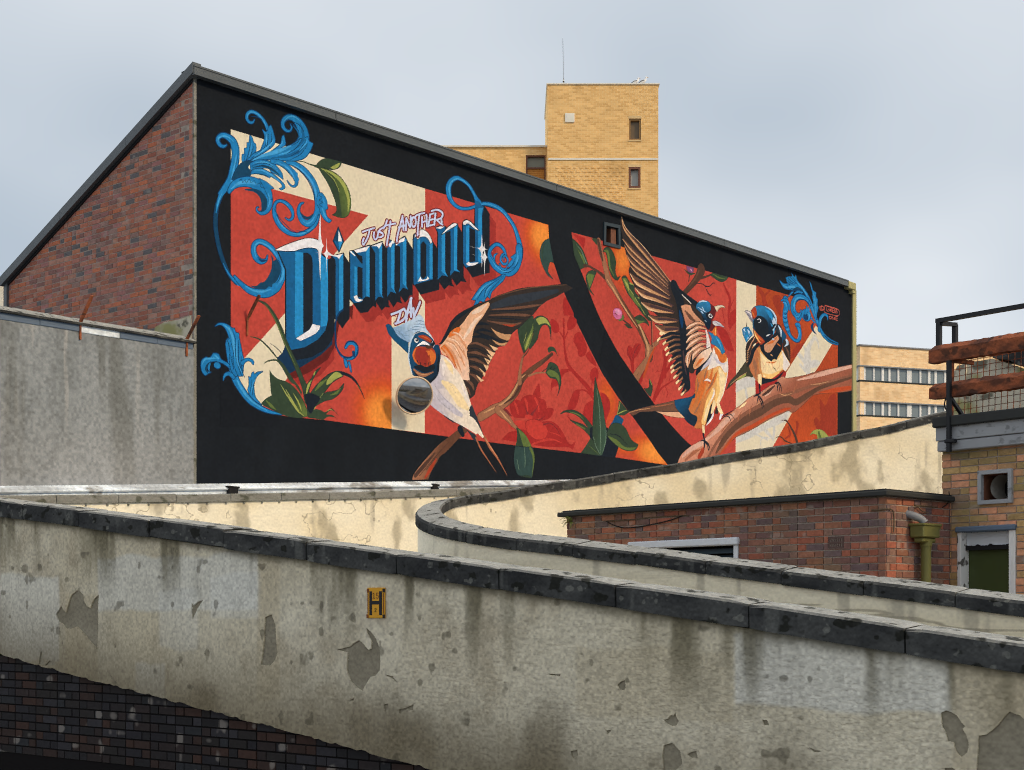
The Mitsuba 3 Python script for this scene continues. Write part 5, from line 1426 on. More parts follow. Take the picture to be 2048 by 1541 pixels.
F salmon_l o=2.7:ink g=2629,1093,2565,1025; 2663,1116! 2667,1090 2629,1056 2556,1012 2533,1013 2537,1032 2583,1079
S orange_f w=6.3,14.9,2.8; 2556,1026 2583,1048 2611,1062
F ink; 2556,1011! 2629,1056 2671,1098! 2676,1075 2638,1028 2565,984! 2551,987
F lavender; 2671,1093! 2671,1069 2648,1037 2574,993! 2601,1024 2643,1060
F amber o=0.9:brown_d g=2565,931,2771,970; 2676,1112! 2704,1126 2752,1109 2778,1093 2791,1074 2793,1036 2780,982 2756,926 2728,888 2704,872 2681,891 2690,876! 2648,835! 2629,794! 2618,780! 2615,746! 2597,752! 2592,765 2560,764 2537,765! 2556,790 2556,811 2515,822 2497,838 2524,880 2546,919 2551,966 2574,997 2657,1046
S orange_f w=4.4,25.7,15.8,3.8; 2574,979 2565,931 2546,890 2515,840
S orange_f w=4.3,25.0,16.0,3.9; 2638,1013 2620,963 2592,908 2560,853
S orange_f w=3.9,22.3,14.5,3.7; 2714,1022 2685,981 2648,940 2611,894
S orange_f w=4.2,20.4,4.0; 2611,988 2592,945 2565,895
S orange_f w=4.3,20.3,3.8; 2676,1028 2662,989 2634,949
S brown w=3.6,13.6,3.4; 2560,972 2569,947 2556,909
S brown w=3.0,10.7,2.6; 2588,881 2556,839 2537,824
S brown w=3.3,11.1,2.6; 2695,1009 2671,964 2629,928
S brown w=3.3,12.4,3.3; 2634,1023 2620,995 2606,962
S cream_y w=18.3,52.9,43.0,16.0; 2728,1029 2752,989 2737,934 2709,889
S amber_l w=9.5,27.7,13.0; 2714,985 2718,943 2699,893
S white2 w=3.9,6.6,5.3,4.1,2.3; 2787,1084 2791,1036 2776,976 2752,925 2723,888
F white2 g=2685,1050,2714,1106; 2680,1115! 2699,1104 2718,1086 2752,1061 2790,1073! 2792,1036 2771,1020 2747,1034 2728,1044 2676,1029 2638,1018 2662,1058
S lavender w=7.2,15.5,8.6; 2685,1076 2714,1061 2761,1057
F orange_f o=0.6:brown; 2685,1118! 2733,1101 2780,1099! 2780,1080 2756,1061 2728,1066 2704,1097
S white2 w=2.7,10.4,8.4; 2615,968 2634,975 2657,973
S orange_d w=9.2,6.1; 2643,966 2657,962
F amber_l; 2676,946! 2695,930 2657,868 2634,813 2615,782! 2592,791 2606,831 2629,886
S white2 w=4.7,12.7,3.8; 2685,944 2685,921 2657,881
S cream_y w=8.2,24.7,12.4; 2657,889 2634,844 2615,806
F ink; 2662,871! 2685,892! 2676,848 2657,810 2629,781! 2634,813
F white; 2685,849! 2681,825 2657,799 2625,780! 2638,795 2662,818
F cream_y; 2685,900! 2699,880 2685,849 2662,834 2671,869
F feather_d; 2690,838! 2704,867 2718,853 2714,839!
F cream_y; 2706,878! 2723,888 2742,863 2759,845! 2733,841! 2716,855
P white; 2733,841 2756,843 2733,816 2723,817
F cream_y; 2597,781! 2615,782! 2618,747! 2601,750!
S ink w=4.0,4.5,2.3; 2756,835 2780,845 2834,867
S ink w=2.4,4.3,5.6,2.6; 2747,822 2771,835 2800,834 2819,812
S ink w=2.6,4.8,2.3; 2776,842 2814,847 2846,828
S ink w=11.9,10.2,11.1,3.7; 2606,744 2613,725 2615,706 2613,681
S ink w=2.1,5.9,8.5,9.3,2.7; 2578,712 2611,718 2638,708 2650,694 2645,676
S ink w=3.6,6.6,2.7; 2615,714 2634,703 2643,682
F teal_b o=0.9:ink g=2439,871,2492,794; 2395,863! 2483,883 2519,892 2546,908! 2542,890 2524,883 2497,838! 2515,822 2556,813 2558,793 2537,770! 2501,780 2470,795 2434,817 2408,837
F brown_f o=0.9:ink; 2399,863! 2334,847 2265,832 2197,816 2135,800 2084,785! 2115,774! 2139,783 2168,794 2231,802 2282,809 2351,811 2432,819! 2403,839
S tan w=1.5,3.0,2.0; 2090,784 2156,801 2231,814
S rust3 w=2.0,5.0,2.0; 2239,820 2325,836 2390,851
S ink w=2.1,1.1; 2156,797 2123,781
F salmon o=1.2:ink; 2269,806! 2325,809 2432,819! 2472,799! 2403,796 2334,797
F blue_k o=1.1:ink; 2641,1178! 2668,1175 2710,1167 2742,1148 2771,1110! 2746,1094! 2728,1114 2692,1127 2664,1132 2668,1154
S blue_l w=1.8,10.8,2.7; 2699,1162 2728,1142 2746,1116
F orange_f; 2682,1126! 2714,1114 2749,1095! 2699,1089!
F orange_f o=0.7:brown_d; 2664,1187! 2685,1200 2703,1206 2706,1170! 2689,1168 2675,1178
S amber_l w=5.7,5.0; 2698,1199 2699,1172
F maroon_b o=0.9:ink; 2648,1299! 2675,1293 2698,1283 2699,1269 2687,1245 2675,1232 2682,1213! 2696,1209! 2668,1185 2650,1187 2647,1200 2640,1242
F blue_k o=1.1:ink g=2612,1301,2612,1215; 2552,1263! 2560,1282 2588,1299 2626,1305 2654,1299 2661,1277 2652,1262 2640,1246 2661,1230 2659,1204 2645,1187! 2629,1196 2612,1223 2588,1247
S pale w=2.7,7.7,2.8; 2574,1291 2601,1300 2633,1302
S pale w=2.3,4.1,1.8; 2567,1269 2598,1262 2629,1257
S pale w=6.6,4.1; 2591,1255 2605,1249
S pale w=5.5,2.4; 2598,1274 2615,1258
S ink w=1.9,5.2,2.5; 2612,1248 2640,1256 2664,1270
S pale w=3.1,3.1; 2619,1222 2629,1217
S ink w=3.9,9.6,4.4; 2595,1240 2622,1205 2643,1184
F ink; 2622,1244 2647,1257 2675,1255 2675,1240 2650,1230
E white; 2659,1246 14.7,9.1
E ink; 2659,1247 9.8,6.3
E white; 2656,1250 3.2,1.8
F bone o=1.1:ink; 2689,1290! 2721,1300 2753,1304 2772,1298! 2749,1296 2724,1286 2708,1270! 2699,1279!
S tan w=1.4,3.3,1.2; 2706,1274 2728,1291 2756,1298
S white2 w=2.0,1.6; 2714,1295 2749,1302
F lavender o=1.4:ink; 2673,1224! 2696,1231 2731,1227 2765,1212! 2728,1214 2699,1210 2680,1215!
S white2 w=4.8,2.0,1.2; 2678,1218 2692,1214 2706,1218
S ink w=0.9,1.8,0.9; 2692,1226 2721,1220 2753,1215
=painted_swallow_002
F feather_g o=1.2:ink; 2932,1088! 2972,1058 2990,1027! 2932,1023 2858,996 2809,967 2780,950! 2809,987 2858,1023
F green_l; 2858,996! 2907,1028 2937,1037! 2927,1023 2873,1003
S tan w=1.5,4.2,1.5; 2809,974 2882,1015 2937,1040
F ink; 3058,1002! 3068,1036 3162,1039 3252,1088! 3214,1053 3162,1030 3110,1016
F amber o=1.0:brown_d g=2982,1078,3172,1129; 2972,1161! 3028,1163 3162,1181 3230,1178! 3252,1164 3303,1121! 3262,1083! 3236,1088 3193,1063 3151,1047 3110,1034 3074,1034 3063,1036! 3058,996! 3028,1010 2995,1029! 2972,1050 2957,1075 2957,1116
F rust4; 2972,1156! 3022,1152 3043,1127 3028,1086 3048,1039 3017,1014! 2992,1033 2967,1054 2957,1089
S brown w=4.8,30.2,10.2; 2982,1119 3007,1081 3012,1041
F cream_y; 3048,1144! 3089,1127 3130,1118 3193,1132 3230,1162 3241,1138 3236,1100 3183,1069 3110,1049 3079,1037 3058,1074
F white2; 3225,1178! 3246,1164 3300,1121! 3262,1085! 3236,1095 3241,1135
S amber_l w=5.9,22.0,11.7; 3068,1053 3130,1046 3204,1074
S orange_f w=2.2,8.3,2.3; 3099,1106 3151,1110 3183,1119
S tan_l w=2.2,8.3,2.4; 3058,1107 3079,1087 3068,1058
S tan_l w=2.1,2.1; 3089,1083 3110,1069
S tan_l w=1.8,1.8; 3141,1100 3183,1083
S tan_l w=2.1,8.4,2.3; 3130,1110 3151,1096 3141,1072
S tan_l w=2.7,7.5,1.8; 3204,1125 3209,1103 3183,1080
S tan_l w=2.3,2.4; 3048,1127 3068,1102
S tan_l w=2.5,2.5; 3110,1113 3120,1095
S ink w=2.0,3.9,2.3; 3156,1088 3172,1084 3183,1075
S tan w=3.7,12.3,4.0; 3028,1119 3048,1094 3043,1063
F cream_y; 3028,1042! 3058,1046 3058,998! 3033,1007
S ink w=12.3,11.3; 3043,998 3047,962
S ink w=7.1,10.2,9.7,3.1; 3022,954 3048,943 3068,926 3074,902
S ink w=9.2,7.4,2.8; 3033,944 3028,933 3020,913
S ink w=5.8,8.7,2.3; 3048,962 3017,951 2992,940
S ink w=4.4,7.7,3.1; 3038,939 3058,919 3066,898
S ink w=7.2,8.2,9.0,3.2; 3172,1020 3199,1026 3220,1012 3225,987
S ink w=9.5,7.4,2.6; 3188,1017 3193,1000 3191,986
S ink w=6.0,6.4,2.6; 3199,1018 3209,1002 3206,988
F feather_d o=1.3:ink; 2932,1148! 2942,1168 2972,1191 3002,1206 3028,1188! 2992,1169 2972,1140 2957,1105 2942,1065! 2932,1107
F ink; 2977,1146! 3028,1182 3048,1177! 3007,1144 2977,1091 2942,1065!
S salmon_b w=5.7,3.2; 2952,1140 2959,1145
S salmon_b w=5.7,3.2; 2957,1147 2964,1152
S salmon_b w=5.7,3.2; 2962,1154 2969,1159
S salmon_b w=5.8,3.2; 2967,1161 2974,1166
S salmon_b w=5.8,3.2; 2972,1168 2979,1174
S salmon_b w=5.8,3.2; 2977,1176 2985,1181
S salmon_b w=5.8,3.2; 2987,1184 2995,1189
S salmon_b w=5.8,3.2; 2992,1191 3000,1196
S salmon_b w=5.8,3.2; 2997,1198 3005,1203
S tan w=4.2,2.4; 2939,1086 2949,1092
S tan w=4.2,2.4; 2940,1096 2951,1102
S tan w=4.1,2.4; 2941,1106 2952,1112
S tan w=4.1,2.3; 2942,1116 2954,1122
S tan w=4.1,2.3; 2943,1126 2955,1132
S tan w=4.0,2.3; 2944,1136 2957,1142
F slate o=1.3:ink g=3193,1280,3225,1214; 3185,1287! 3214,1283 3230,1268 3233,1240 3230,1201! 3193,1224 3177,1255
S pale w=4.6,17.8,5.4; 3199,1281 3220,1261 3222,1233
F teal_b; 3233,1269! 3268,1245 3257,1227! 3241,1208 3230,1223
F feather_d o=1.0:ink; 3241,1225! 3289,1223! 3299,1196 3301,1131! 3268,1149 3241,1180
S pale w=14.7,18.4,2.7; 3268,1225 3278,1213 3252,1195
S brown_f w=4.8,15.5,4.3; 3262,1194 3284,1171 3292,1144
F ink; 3043,1179! 3089,1199 3130,1218 3183,1253! 3214,1241 3236,1213 3228,1178 3199,1146! 3183,1125! 3162,1128 3141,1114! 3110,1121! 3074,1139 3053,1155
F salmon_b; 3084,1182 3130,1204 3193,1238! 3206,1223 3183,1203 3162,1183 3130,1154 3094,1151 3081,1167
S orange_f w=4.0,12.2,3.3; 3110,1188 3151,1204 3188,1229
S tan w=2.7,10.4,2.9; 3099,1159 3130,1165 3156,1188
S ink w=2.6,8.5,3.9; 3130,1152 3172,1179 3199,1208
S pale w=9.2,6.2; 3151,1215 3162,1214
S orange_f w=6.8,5.4; 3193,1199 3214,1193
S tan w=6.5,4.6; 3136,1144 3151,1140
S brown_d w=3.9,6.0,8.0; 2938,1257 2937,1244 2939,1236
F blue_k o=1.2:navy; 2902,1223! 2922,1235 2952,1241! 2979,1222! 2985,1212 2962,1194 2938,1171! 2924,1185 2910,1202
P pale; 2907,1223 2922,1231 2929,1215
P pale; 2942,1231 2967,1223 2957,1208
P blue_b; 2927,1204 2952,1202 2938,1176
P pale_d; 2957,1206 2979,1214 2962,1197
P pale_d; 2915,1216 2924,1207 2922,1193
P navy; 2934,1235 2949,1237 2944,1228
P pale; 2947,1196 2957,1197 2944,1182
F blue_k o=1.3:ink g=3048,1345,3089,1237; 2974,1316! 3000,1335 3038,1347 3079,1351 3125,1346 3162,1330 3183,1306 3185,1281 3164,1248 3130,1220 3089,1195! 3053,1176! 3028,1189 3002,1209 2991,1229 2988,1256 2987,1273 2972,1292
F rust2; 2974,1316! 3007,1336 3022,1313 3015,1293 2992,1279! 2979,1296
S orange_f w=8.9,11.6; 2982,1310 2997,1296
F ink; 2995,1271 3028,1300 3074,1301 3110,1282 3117,1241 3092,1212 3048,1215 3007,1237
F rust2; 2991,1243! 3017,1225 3058,1211 3089,1195! 3053,1177 3022,1193 3000,1214
S amber_l w=2.8,10.7,4.1; 2995,1235 3017,1206 3048,1185
S orange_f w=3.4,11.7,2.9; 3005,1231 3033,1210 3068,1196
S pale w=1.9,8.1,12.6,4.3; 3089,1351 3141,1342 3177,1317 3185,1290
F pale; 3143,1303 3162,1312 3180,1297 3180,1278 3162,1261 3156,1277
S blue_l w=4.6,15.6,5.0; 3136,1283 3162,1259 3156,1236
S white w=6.3,2.9; 3102,1223 3130,1233
S pale w=15.7,8.4; 3156,1263 3156,1255
S blue_b w=3.6,28.2,9.2; 3089,1337 3130,1321 3151,1302
S ink w=5.3,14.1,4.8; 3130,1243 3162,1275 3177,1283
S white w=3.8,3.5,7.2,2.5; 3025,1283 3043,1289 3053,1282 3035,1271
E ink; 3039,1279 8.2,4.4
F lavender_d o=1.3:ink; 2924,1305! 2942,1312 2972,1306 2983,1294 2988,1263! 2967,1275 2942,1293
S white2 w=1.8,7.8,3.7; 2932,1306 2967,1302 2979,1288
S ink w=1.5,3.3,2.3; 2937,1301 2967,1286 2986,1267
=painted_ornament
S blue w=9.6,17.1,18.3,19.8,20.9,25.8,31.6,36.9,34.9,31.1,23.0,14.7,3.3 o=3.0:navy; 3730,1270 3659,1275 3601,1293 3561,1323 3527,1362 3499,1398 3465,1433 3420,1464 3371,1479 3311,1475 3262,1467 3236,1471 3212,1484
F blue o=2.0:navy; 3268,1473! 3300,1481 3273,1488! 3262,1506! 3287,1516! 3316,1521 3311,1537! 3338,1522 3349,1535! 3363,1511 3398,1494 3437,1475! 3393,1476 3343,1477 3295,1458!
S navy w=1.9,3.4,1.6; 3278,1509 3311,1497 3354,1493
S navy w=1.9,3.8,1.9; 3300,1515 3333,1504 3371,1490
S navy w=1.8,3.3,1.6; 3268,1499 3300,1490 3343,1486
S navy w=2.0,2.0; 3322,1519 3354,1504
S blue_l w=1.7,7.0,9.7,3.0; 3230,1473 3268,1464 3322,1475 3376,1474
S blue_l w=2.4,9.3,3.6; 3354,1504 3404,1484 3454,1452
S blue_l w=2.5,7.3,3.2; 3482,1418 3516,1383 3544,1344
S teal_d w=3.9,11.9,19.9,4.3; 3322,1462 3365,1475 3409,1462 3448,1439
S navy w=2.5,5.7,7.2,8.1,3.7; 3284,1434 3322,1457 3376,1468 3426,1456 3465,1427
F blue o=2.3:navy; 3471,1523! 3487,1512 3499,1490 3513,1484! 3530,1481! 3530,1461 3544,1451! 3541,1427 3551,1414! 3538,1386 3535,1357! 3513,1394 3499,1421 3507,1428! 3493,1461! 3499,1467
S blue_l w=2.2,8.0,2.9; 3504,1477 3521,1442 3527,1385
S blue_l w=1.7,2.2; 3513,1449 3533,1438
S blue_l w=1.6,2.1; 3510,1423 3538,1410
S blue w=8.8,16.8,19.1,24.6,36.0,39.1,26.3,17.5,17.3,5.4 o=3.3:navy; 3479,1418 3451,1435 3398,1442 3352,1429 3327,1398 3328,1370 3354,1352 3385,1354 3398,1369 3393,1379
S blue_l w=1.9,5.2,7.9,12.3,4.4; 3454,1431 3398,1437 3354,1425 3335,1396 3341,1372
S navy w=2.7,5.7,5.8,2.4; 3354,1408 3382,1426 3432,1431 3465,1416
S blue w=4.1,11.2,4.8 o=2.0:navy; 3338,1448 3371,1461 3409,1462
S blue w=13.4,13.3,11.4,5.0 o=2.6:navy; 3333,1356 3365,1332 3393,1345 3401,1366
S blue_l w=2.4,3.9,2.0; 3343,1346 3371,1345 3387,1356
E blue o=3.0:navy; 3442,1364 42.5,26.4
E navy; 3438,1356 23.4,16.6
S blue w=16.6,18.4,5.6 o=2.0:navy; 3432,1371 3448,1390 3443,1404
S blue w=15.9,16.8,4.4; 3459,1369 3465,1393 3459,1404
S blue_l w=3.4,11.4,3.7; 3454,1374 3471,1365 3459,1346
S blue w=8.8,7.5,4.6 o=2.0:navy; 3482,1361 3504,1347 3521,1340
S blue w=43.1,37.2,33.8,38.0,34.7,25.0,15.6,11.7,11.1,22.0,27.4,19.4,6.1 o=3.3:navy; 3260,1402 3268,1380 3257,1351 3256,1322 3268,1293 3284,1270 3300,1252 3333,1237 3365,1236 3385,1255 3383,1284 3365,1301 3352,1302
S navy w=2.8,3.9,2.5; 3241,1345 3257,1341 3274,1350
S blue_l w=3.9,2.8; 3244,1352 3268,1356
S navy w=2.8,3.9,2.5; 3240,1326 3256,1321 3273,1330
S blue_l w=3.9,2.8; 3243,1332 3267,1336
S navy w=2.8,3.9,2.5; 3244,1307 3260,1302 3277,1311
S blue_l w=3.9,2.8; 3247,1313 3270,1317
S navy w=2.8,3.9,2.5; 3252,1285 3268,1281 3285,1290
S blue_l w=3.9,2.8; 3255,1291 3278,1296
S navy w=2.8,3.9,2.5; 3265,1269 3281,1264 3298,1273
S blue_l w=3.9,2.8; 3268,1275 3292,1279
S blue w=2.9,8.3,12.7,15.9,5.5 o=2.3:navy; 3222,1396 3241,1404 3273,1404 3289,1386 3295,1365
S blue_l w=1.7,6.5,3.2; 3236,1390 3262,1391 3273,1370
S blue w=2.8,7.9,3.0 o=1.6:navy; 3278,1419 3311,1444 3327,1452
S blue_l w=3.3,9.6,2.8; 3374,1297 3379,1272 3365,1244
F blue o=2.3:navy; 3352,1302 3343,1309 3363,1318 3385,1315 3390,1299 3371,1305
S blue w=22.5,23.1,16.0,9.8,12.0,3.5 o=3.0:navy; 3558,1314 3561,1346 3578,1375 3607,1391 3633,1387 3636,1371
S blue_l w=2.7,7.4,2.2; 3567,1332 3573,1362 3601,1385
S navy w=9.4,22.8,10.7,2.3; 3504,1335 3493,1316 3510,1298 3535,1289
S teal_d w=6.4,9.0,3.9; 3730,1270 3659,1275 3607,1294
=painted_signature
S coral w=2.8,3.3,2.6,3.3,5.1; 3613,1435 3733,1433 3733,1405 3610,1402 3613,1435
S coral w=2.4,3.0,4.2,2.4,3.9,2.4; 3650,1432 3630,1432 3627,1414 3648,1413 3648,1422 3637,1421
S coral w=4.7,3.4,3.7,2.7,4.7,3.6; 3659,1414 3659,1432 3674,1431 3672,1424 3660,1423 3674,1415
S coral w=2.4,3.7,4.5,2.4; 3694,1431 3683,1431 3681,1413 3694,1414
S coral w=2.4,2.4; 3683,1422 3692,1423
S coral w=4.5,2.4,4.6; 3699,1413 3703,1431 3712,1414
S coral w=2.4,2.4; 3700,1421 3710,1421
S coral w=2.5,2.9,4.0,4.4,2.8,2.5; 3725,1430 3716,1430 3717,1424 3725,1422 3724,1415 3714,1415
S coral w=4.9,4.9; 3561,1422 3567,1414
S coral w=3.0,3.9,4.1,2.6,4.8,3.2,3.6,4.6,2.7; 3584,1430 3567,1420 3567,1408 3587,1407 3601,1418 3593,1426 3579,1423 3578,1413 3590,1413
S coral w=2.9,4.6,3.5,3.2,4.8,3.0; 3659,1391 3650,1387 3653,1378 3668,1381 3670,1390 3659,1391
S coral w=5.1,2.8,2.8,5.1; 3678,1380 3680,1391 3697,1380 3699,1391
S coral w=2.7,3.4,4.4,2.8; 3733,1399 3712,1397 3712,1382 3731,1382
S coral w=2.7,2.7; 3713,1390 3729,1391
=painted_leaf
F green_l o=1.0:green_d; 3473,815! 3504,838 3550,849 3595,846 3648,822! 3636,812! 3544,800! 3538,821 3504,825
S green w=16.7,27.9; 3555,834 3567,806
S brown_d w=20.7,17.6,12.5,6.8,4.1,1.4; 3365,763 3343,801 3311,832 3278,857 3246,863 3214,860
S brown_d w=3.7,3.3,1.2; 3278,860 3262,867 3244,870
S brown_d w=4.2,7.7,5.7,3.9,1.4; 3311,764 3257,771 3225,785 3199,784 3172,776
F red; 3156,741! 3204,783! 3252,759! 3252,742!
"""


def _curve(pts, n=5):
    """Catmull-Rom through the points (open)."""
    p = np.asarray(pts, float)
    if len(p) < 3:
        return p
    q = np.vstack([2 * p[0] - p[1], p, 2 * p[-1] - p[-2]])
    t = np.linspace(0, 1, n, endpoint=False)[:, None]
    out = []
    for a, b, c, d in zip(q[:-3], q[1:-2], q[2:-1], q[3:]):
        out.append(0.5 * (2 * b + (c - a) * t + (2 * a - 5 * b + 4 * c - d) * t**2 + (3 * b - a - 3 * c + d) * t**3))
    return np.vstack(out + [p[-1:]])


def _outline(pts, sharp):
    """A closed outline: smooth between the points marked sharp."""
    p, k = np.asarray(pts, float), [i for i, s in enumerate(sharp) if s]
    if not k:
        n = len(p)
        c = _curve(np.vstack([p[-2:], p, p[:3]]))
        return c[10 : 10 + 5 * n]
    p, k = np.roll(p, -k[0], 0), [i - k[0] for i in k] + [len(p)]
    p = np.vstack([p, p[:1]])
    return np.vstack([_curve(p[a : b + 1])[:-1] for a, b in zip(k[:-1], k[1:])])


def _stroke(pts, widths):
    """A brush stroke of changing width along the points."""
    c = _curve(pts, 6)
    s = np.linspace(0, 1, len(c))
    w = np.interp(s, np.linspace(0, 1, len(widths)), widths) / 2
    t = np.gradient(c, axis=0)
    t /= np.linalg.norm(t, axis=1, keepdims=True) + 1e-9
    n = np.stack([-t[:, 1], t[:, 0]], 1)
    quads = []
    for i in range(len(c) - 1):
        quads.append(shapely.MultiPoint(np.vstack([c[i] + n[i] * w[i], c[i] - n[i] * w[i], c[i + 1] + n[i + 1] * w[i + 1], c[i + 1] - n[i + 1] * w[i + 1]])).convex_hull)
    quads += [shapely.Point(*c[i]).buffer(max(w[i], 0.02), quad_segs=3) for i in range(0, len(c), 3)] + [shapely.Point(*c[-1]).buffer(max(w[-1], 0.02), quad_segs=3)]
    return shapely.union_all([q for q in quads if q.area > 0]).buffer(0)


def read_mural(text):
    """Layers (part, paint, gradient, polygon) from bottom to top. Units: centimetres on the wall."""
    layers, part = [], ""
    for line in text.strip().splitlines():
        line = line.strip()
        if not line:
            continue
        if line[0] == "=":
            part = line[1:].strip()
            continue
        head, _, body = line.partition(";")
        kind, paint, *opts = head.split()
        opts = dict(o.split("=") for o in opts)
        tok = body.split()
        pts = [tuple(float(v) for v in t.rstrip("!").split(",")) for t in tok]
        if kind == "S":
            shape = _stroke(pts, [float(v) for v in opts["w"].split(",")])
        elif kind == "E":
            (x, y), (rx, ry) = pts
            a = np.linspace(0, 2 * np.pi, 24, endpoint=False)
            shape = shapely.Polygon(np.stack([x + rx * np.cos(a), y + ry * np.sin(a)], 1))
        elif kind == "P":
            shape = shapely.Polygon(pts).buffer(0)
        else:
            shape = shapely.Polygon(_outline(pts, [t.endswith("!") for t in tok])).buffer(0)
        g = [float(v) for v in opts["g"].split(",")] if "g" in opts else None
        if "o" in opts:
            w, _, p = opts["o"].partition(":")
            layers.append((part, p, None, shape.buffer(float(w), quad_segs=2)))
        layers.append((part, paint, g, shape))
    return layers


def split_layers(layers, field, tolerance=0.25):
    """What stays visible of each layer: flat pieces that meet without lying over each other."""
    shapes = [s.simplify(tolerance).buffer(0).intersection(field) for *_, s in layers]
    tree, out = shapely.STRtree(shapes), []
    for i, (part, paint, g, _) in enumerate(layers):
        over = [shapes[j] for j in tree.query(shapes[i]) if j > i and not shapes[j].is_empty]
        s = shapes[i].difference(shapely.union_all(over)) if over else shapes[i]
        for p in getattr(s, "geoms", [s]):
            if p.geom_type == "Polygon" and p.area > 0.15:
                out.append((part, paint, g, p))
    return out


# ---------------------------------------------------------------- the ground
labels["ground"] = {"label": "dark asphalt street and yard under and around the buildings", "category": "ground", "kind": "structure"}
put("ground", (np.array([[-3000, -400, 0], [3000, -400, 0], [3000, 4000, 0], [-3000, 4000, 0.0]]), np.array([[0, 1, 2], [0, 2, 3]])), "asphalt")
labels["ramp_road"] = {"label": "pale grey car park ramp between the cream walls", "category": "ramp", "kind": "structure"}
deck = np.array([(-9, 15.2), (-1.6, 16.6), (-0.6, 17.2), (2.6, 25.0), (9.5, 37.0), (-2, 24), (-9, 16.6)], float)
dz = EYE + 0.70 + (deck[:, 1] - 18) * 0.055 + deck[:, 0] * 0.05
deck_top = np.column_stack([deck, dz])
put("ramp_road", (np.vstack([deck_top, deck_top - [0, 0, 0.25]]), np.vstack([trimesh.creation.triangulate_polygon(shapely.Polygon(deck), engine="earcut")[1]])), "deck_asphalt")

# ---------------------------------------------------------------- the painted building
L = 19.33                                                    # length of the painted wall
WT = M.on(389, 149)[1]
mb = thing("mural_building", "brick building whose long black side wall carries a mural of swallows and blue lettering", "building")
hole = M.poly([(1210.6, 453.7), (1233.5, 458.7), (1234, 490), (1210.2, 484)])
side = shapely.Polygon([(0.0, -0.5), (L, -0.5), (L, WT + 0.10), (0.0, WT + 0.10)]).difference(hole)
put(f"{mb}__side_wall", slab(M, side, -0.3, 0), "night_paint")
layers = split_layers(read_mural(MURAL), shapely.affinity.translate(shapely.affinity.scale(side, 200, 200, origin=(0, 0)), 0, -EYE * 200))
groups = {}
for part, paint, g, q in layers:
    q = shapely.affinity.translate(shapely.affinity.scale(q, 0.005, 0.005, origin=(0, 0)), 0, EYE)
    if q.area < 1e-5:
        continue
    v, f = trimesh.creation.triangulate_polygon(q, engine="earcut")
    if g:
        a, b = np.array(g[:2]) / 200 + [0, EYE], np.array(g[2:]) / 200 + [0, EYE]
        t = (v - a) @ (b - a) / ((b - a) @ (b - a))
    else:
        t = np.zeros(len(v))
    groups.setdefault(part, []).append((M.pts(v, 0.004), f, np.column_stack([t, np.full(len(v), PAINT_KEYS.index(paint) + 0.5)]), q))
WHAT = {"painted_lettering": "blue blackletter word Diamond in the mural", "painted_script": "pale script reading Just Another Day around the blue word", "painted_signature": "small coral signature near the right edge",
        "painted_swallow": "flying swallow painted beside the convex mirror", "painted_swallow_001": "swallow with raised wing painted right of the black arc", "painted_swallow_002": "perched swallow painted with a gem in its beak",
        "painted_ornament": "blue scrollwork in the mural"}
for part in ("painted_leaf", "painted_pattern", "painted_ornament", "painted_script", "painted_branch"):
    whole = shapely.union_all([q.buffer(0.02) for *_, q in groups[part]])
    pieces = sorted(getattr(whole, "geoms", [whole]), key=lambda g: -g.area)
    keep, ms = [g for g in pieces if g.area > 0.02], groups.pop(part)
    for v in ms:
        i = int(np.argmin([g.distance(v[3]) for g in keep]))
        groups.setdefault(f"{part}_{i:03d}" if i else part, []).append(v)
for part, ms in groups.items():
    ms = [m[:3] for m in ms]
    off = np.cumsum([0] + [len(v) for v, *_ in ms])
    key = f"{mb}__side_wall__{part}"
    V, Fc = np.vstack([v for v, *_ in ms]), np.vstack([f + o for (_, f, _), o in zip(ms, off)])
    fn = np.cross(V[Fc[:, 1]] - V[Fc[:, 0]], V[Fc[:, 2]] - V[Fc[:, 0]])
    Fc[fn[:, :2] @ M.n < 0] = Fc[fn[:, :2] @ M.n < 0][:, ::-1]
    scene[key] = mikit.ply((V, Fc), "mural_paint", False, np.vstack([t for *_, t in ms]))
    if part in WHAT:
        labels[key] = {"label": WHAT[part]}
# the opening under the eaves
(hu0, hz0, hu1, hz1) = hole.bounds
frame = hole.buffer(0.075, join_style=2).difference(hole.buffer(0.012, join_style=2))
v_ = f"{mb}__vent_opening"
put(v_, cat(slab(M, hole.buffer(0.10, join_style=2), -0.62, -0.58), slab(M, hole.buffer(0.10, join_style=2).difference(hole.buffer(0.0)), -0.6, -0.3)), "pit_black")
put(f"{v_}__frame", slab(M, frame, -0.02, 0.035), "louvre_slat")
put(f"{v_}__reveal", slab(M, hole.difference(shapely.box(hu0 - 1, hz0 - 1, hu1 - 0.17, hz1 + 1)), -0.35, -0.02), "red_frame")
# eaves board in lengths
W0 = 0.12
zt, zb = M.on(389, 130, W0)[1], M.on(389, 148.5, W0)[1]
cuts = [-0.09] + [M.on(x, 300, W0)[0] for x in (672, 1113.5, 1449)] + [M.on(1697, 560, W0)[0]]
for a, b in zip(cuts[:-1], cuts[1:]):
    put(f"{mb}__eaves_board", cat(block(M, a + 0.004, zb, b - 0.004, zt, 0.0, W0, 0.008), block(M, a + 0.004, zt - 0.022, b - 0.004, zt + 0.004, 0.0, W0 + 0.012), block(M, a + 0.004, zb - 0.006, b - 0.004, zb + 0.016, 0.02, W0 + 0.008)), "slate_metal")
put(f"{mb}__gutter_end", cat(block(M, cuts[-1], zb - 0.05, cuts[-1] + 0.34, zt - 0.01, -0.15, W0 + 0.02, 0.015), block(M, cuts[-1] + 0.22, zb - 0.13, cuts[-1] + 0.36, zb - 0.05, -0.1, W0, 0.01)), "olive_trim")
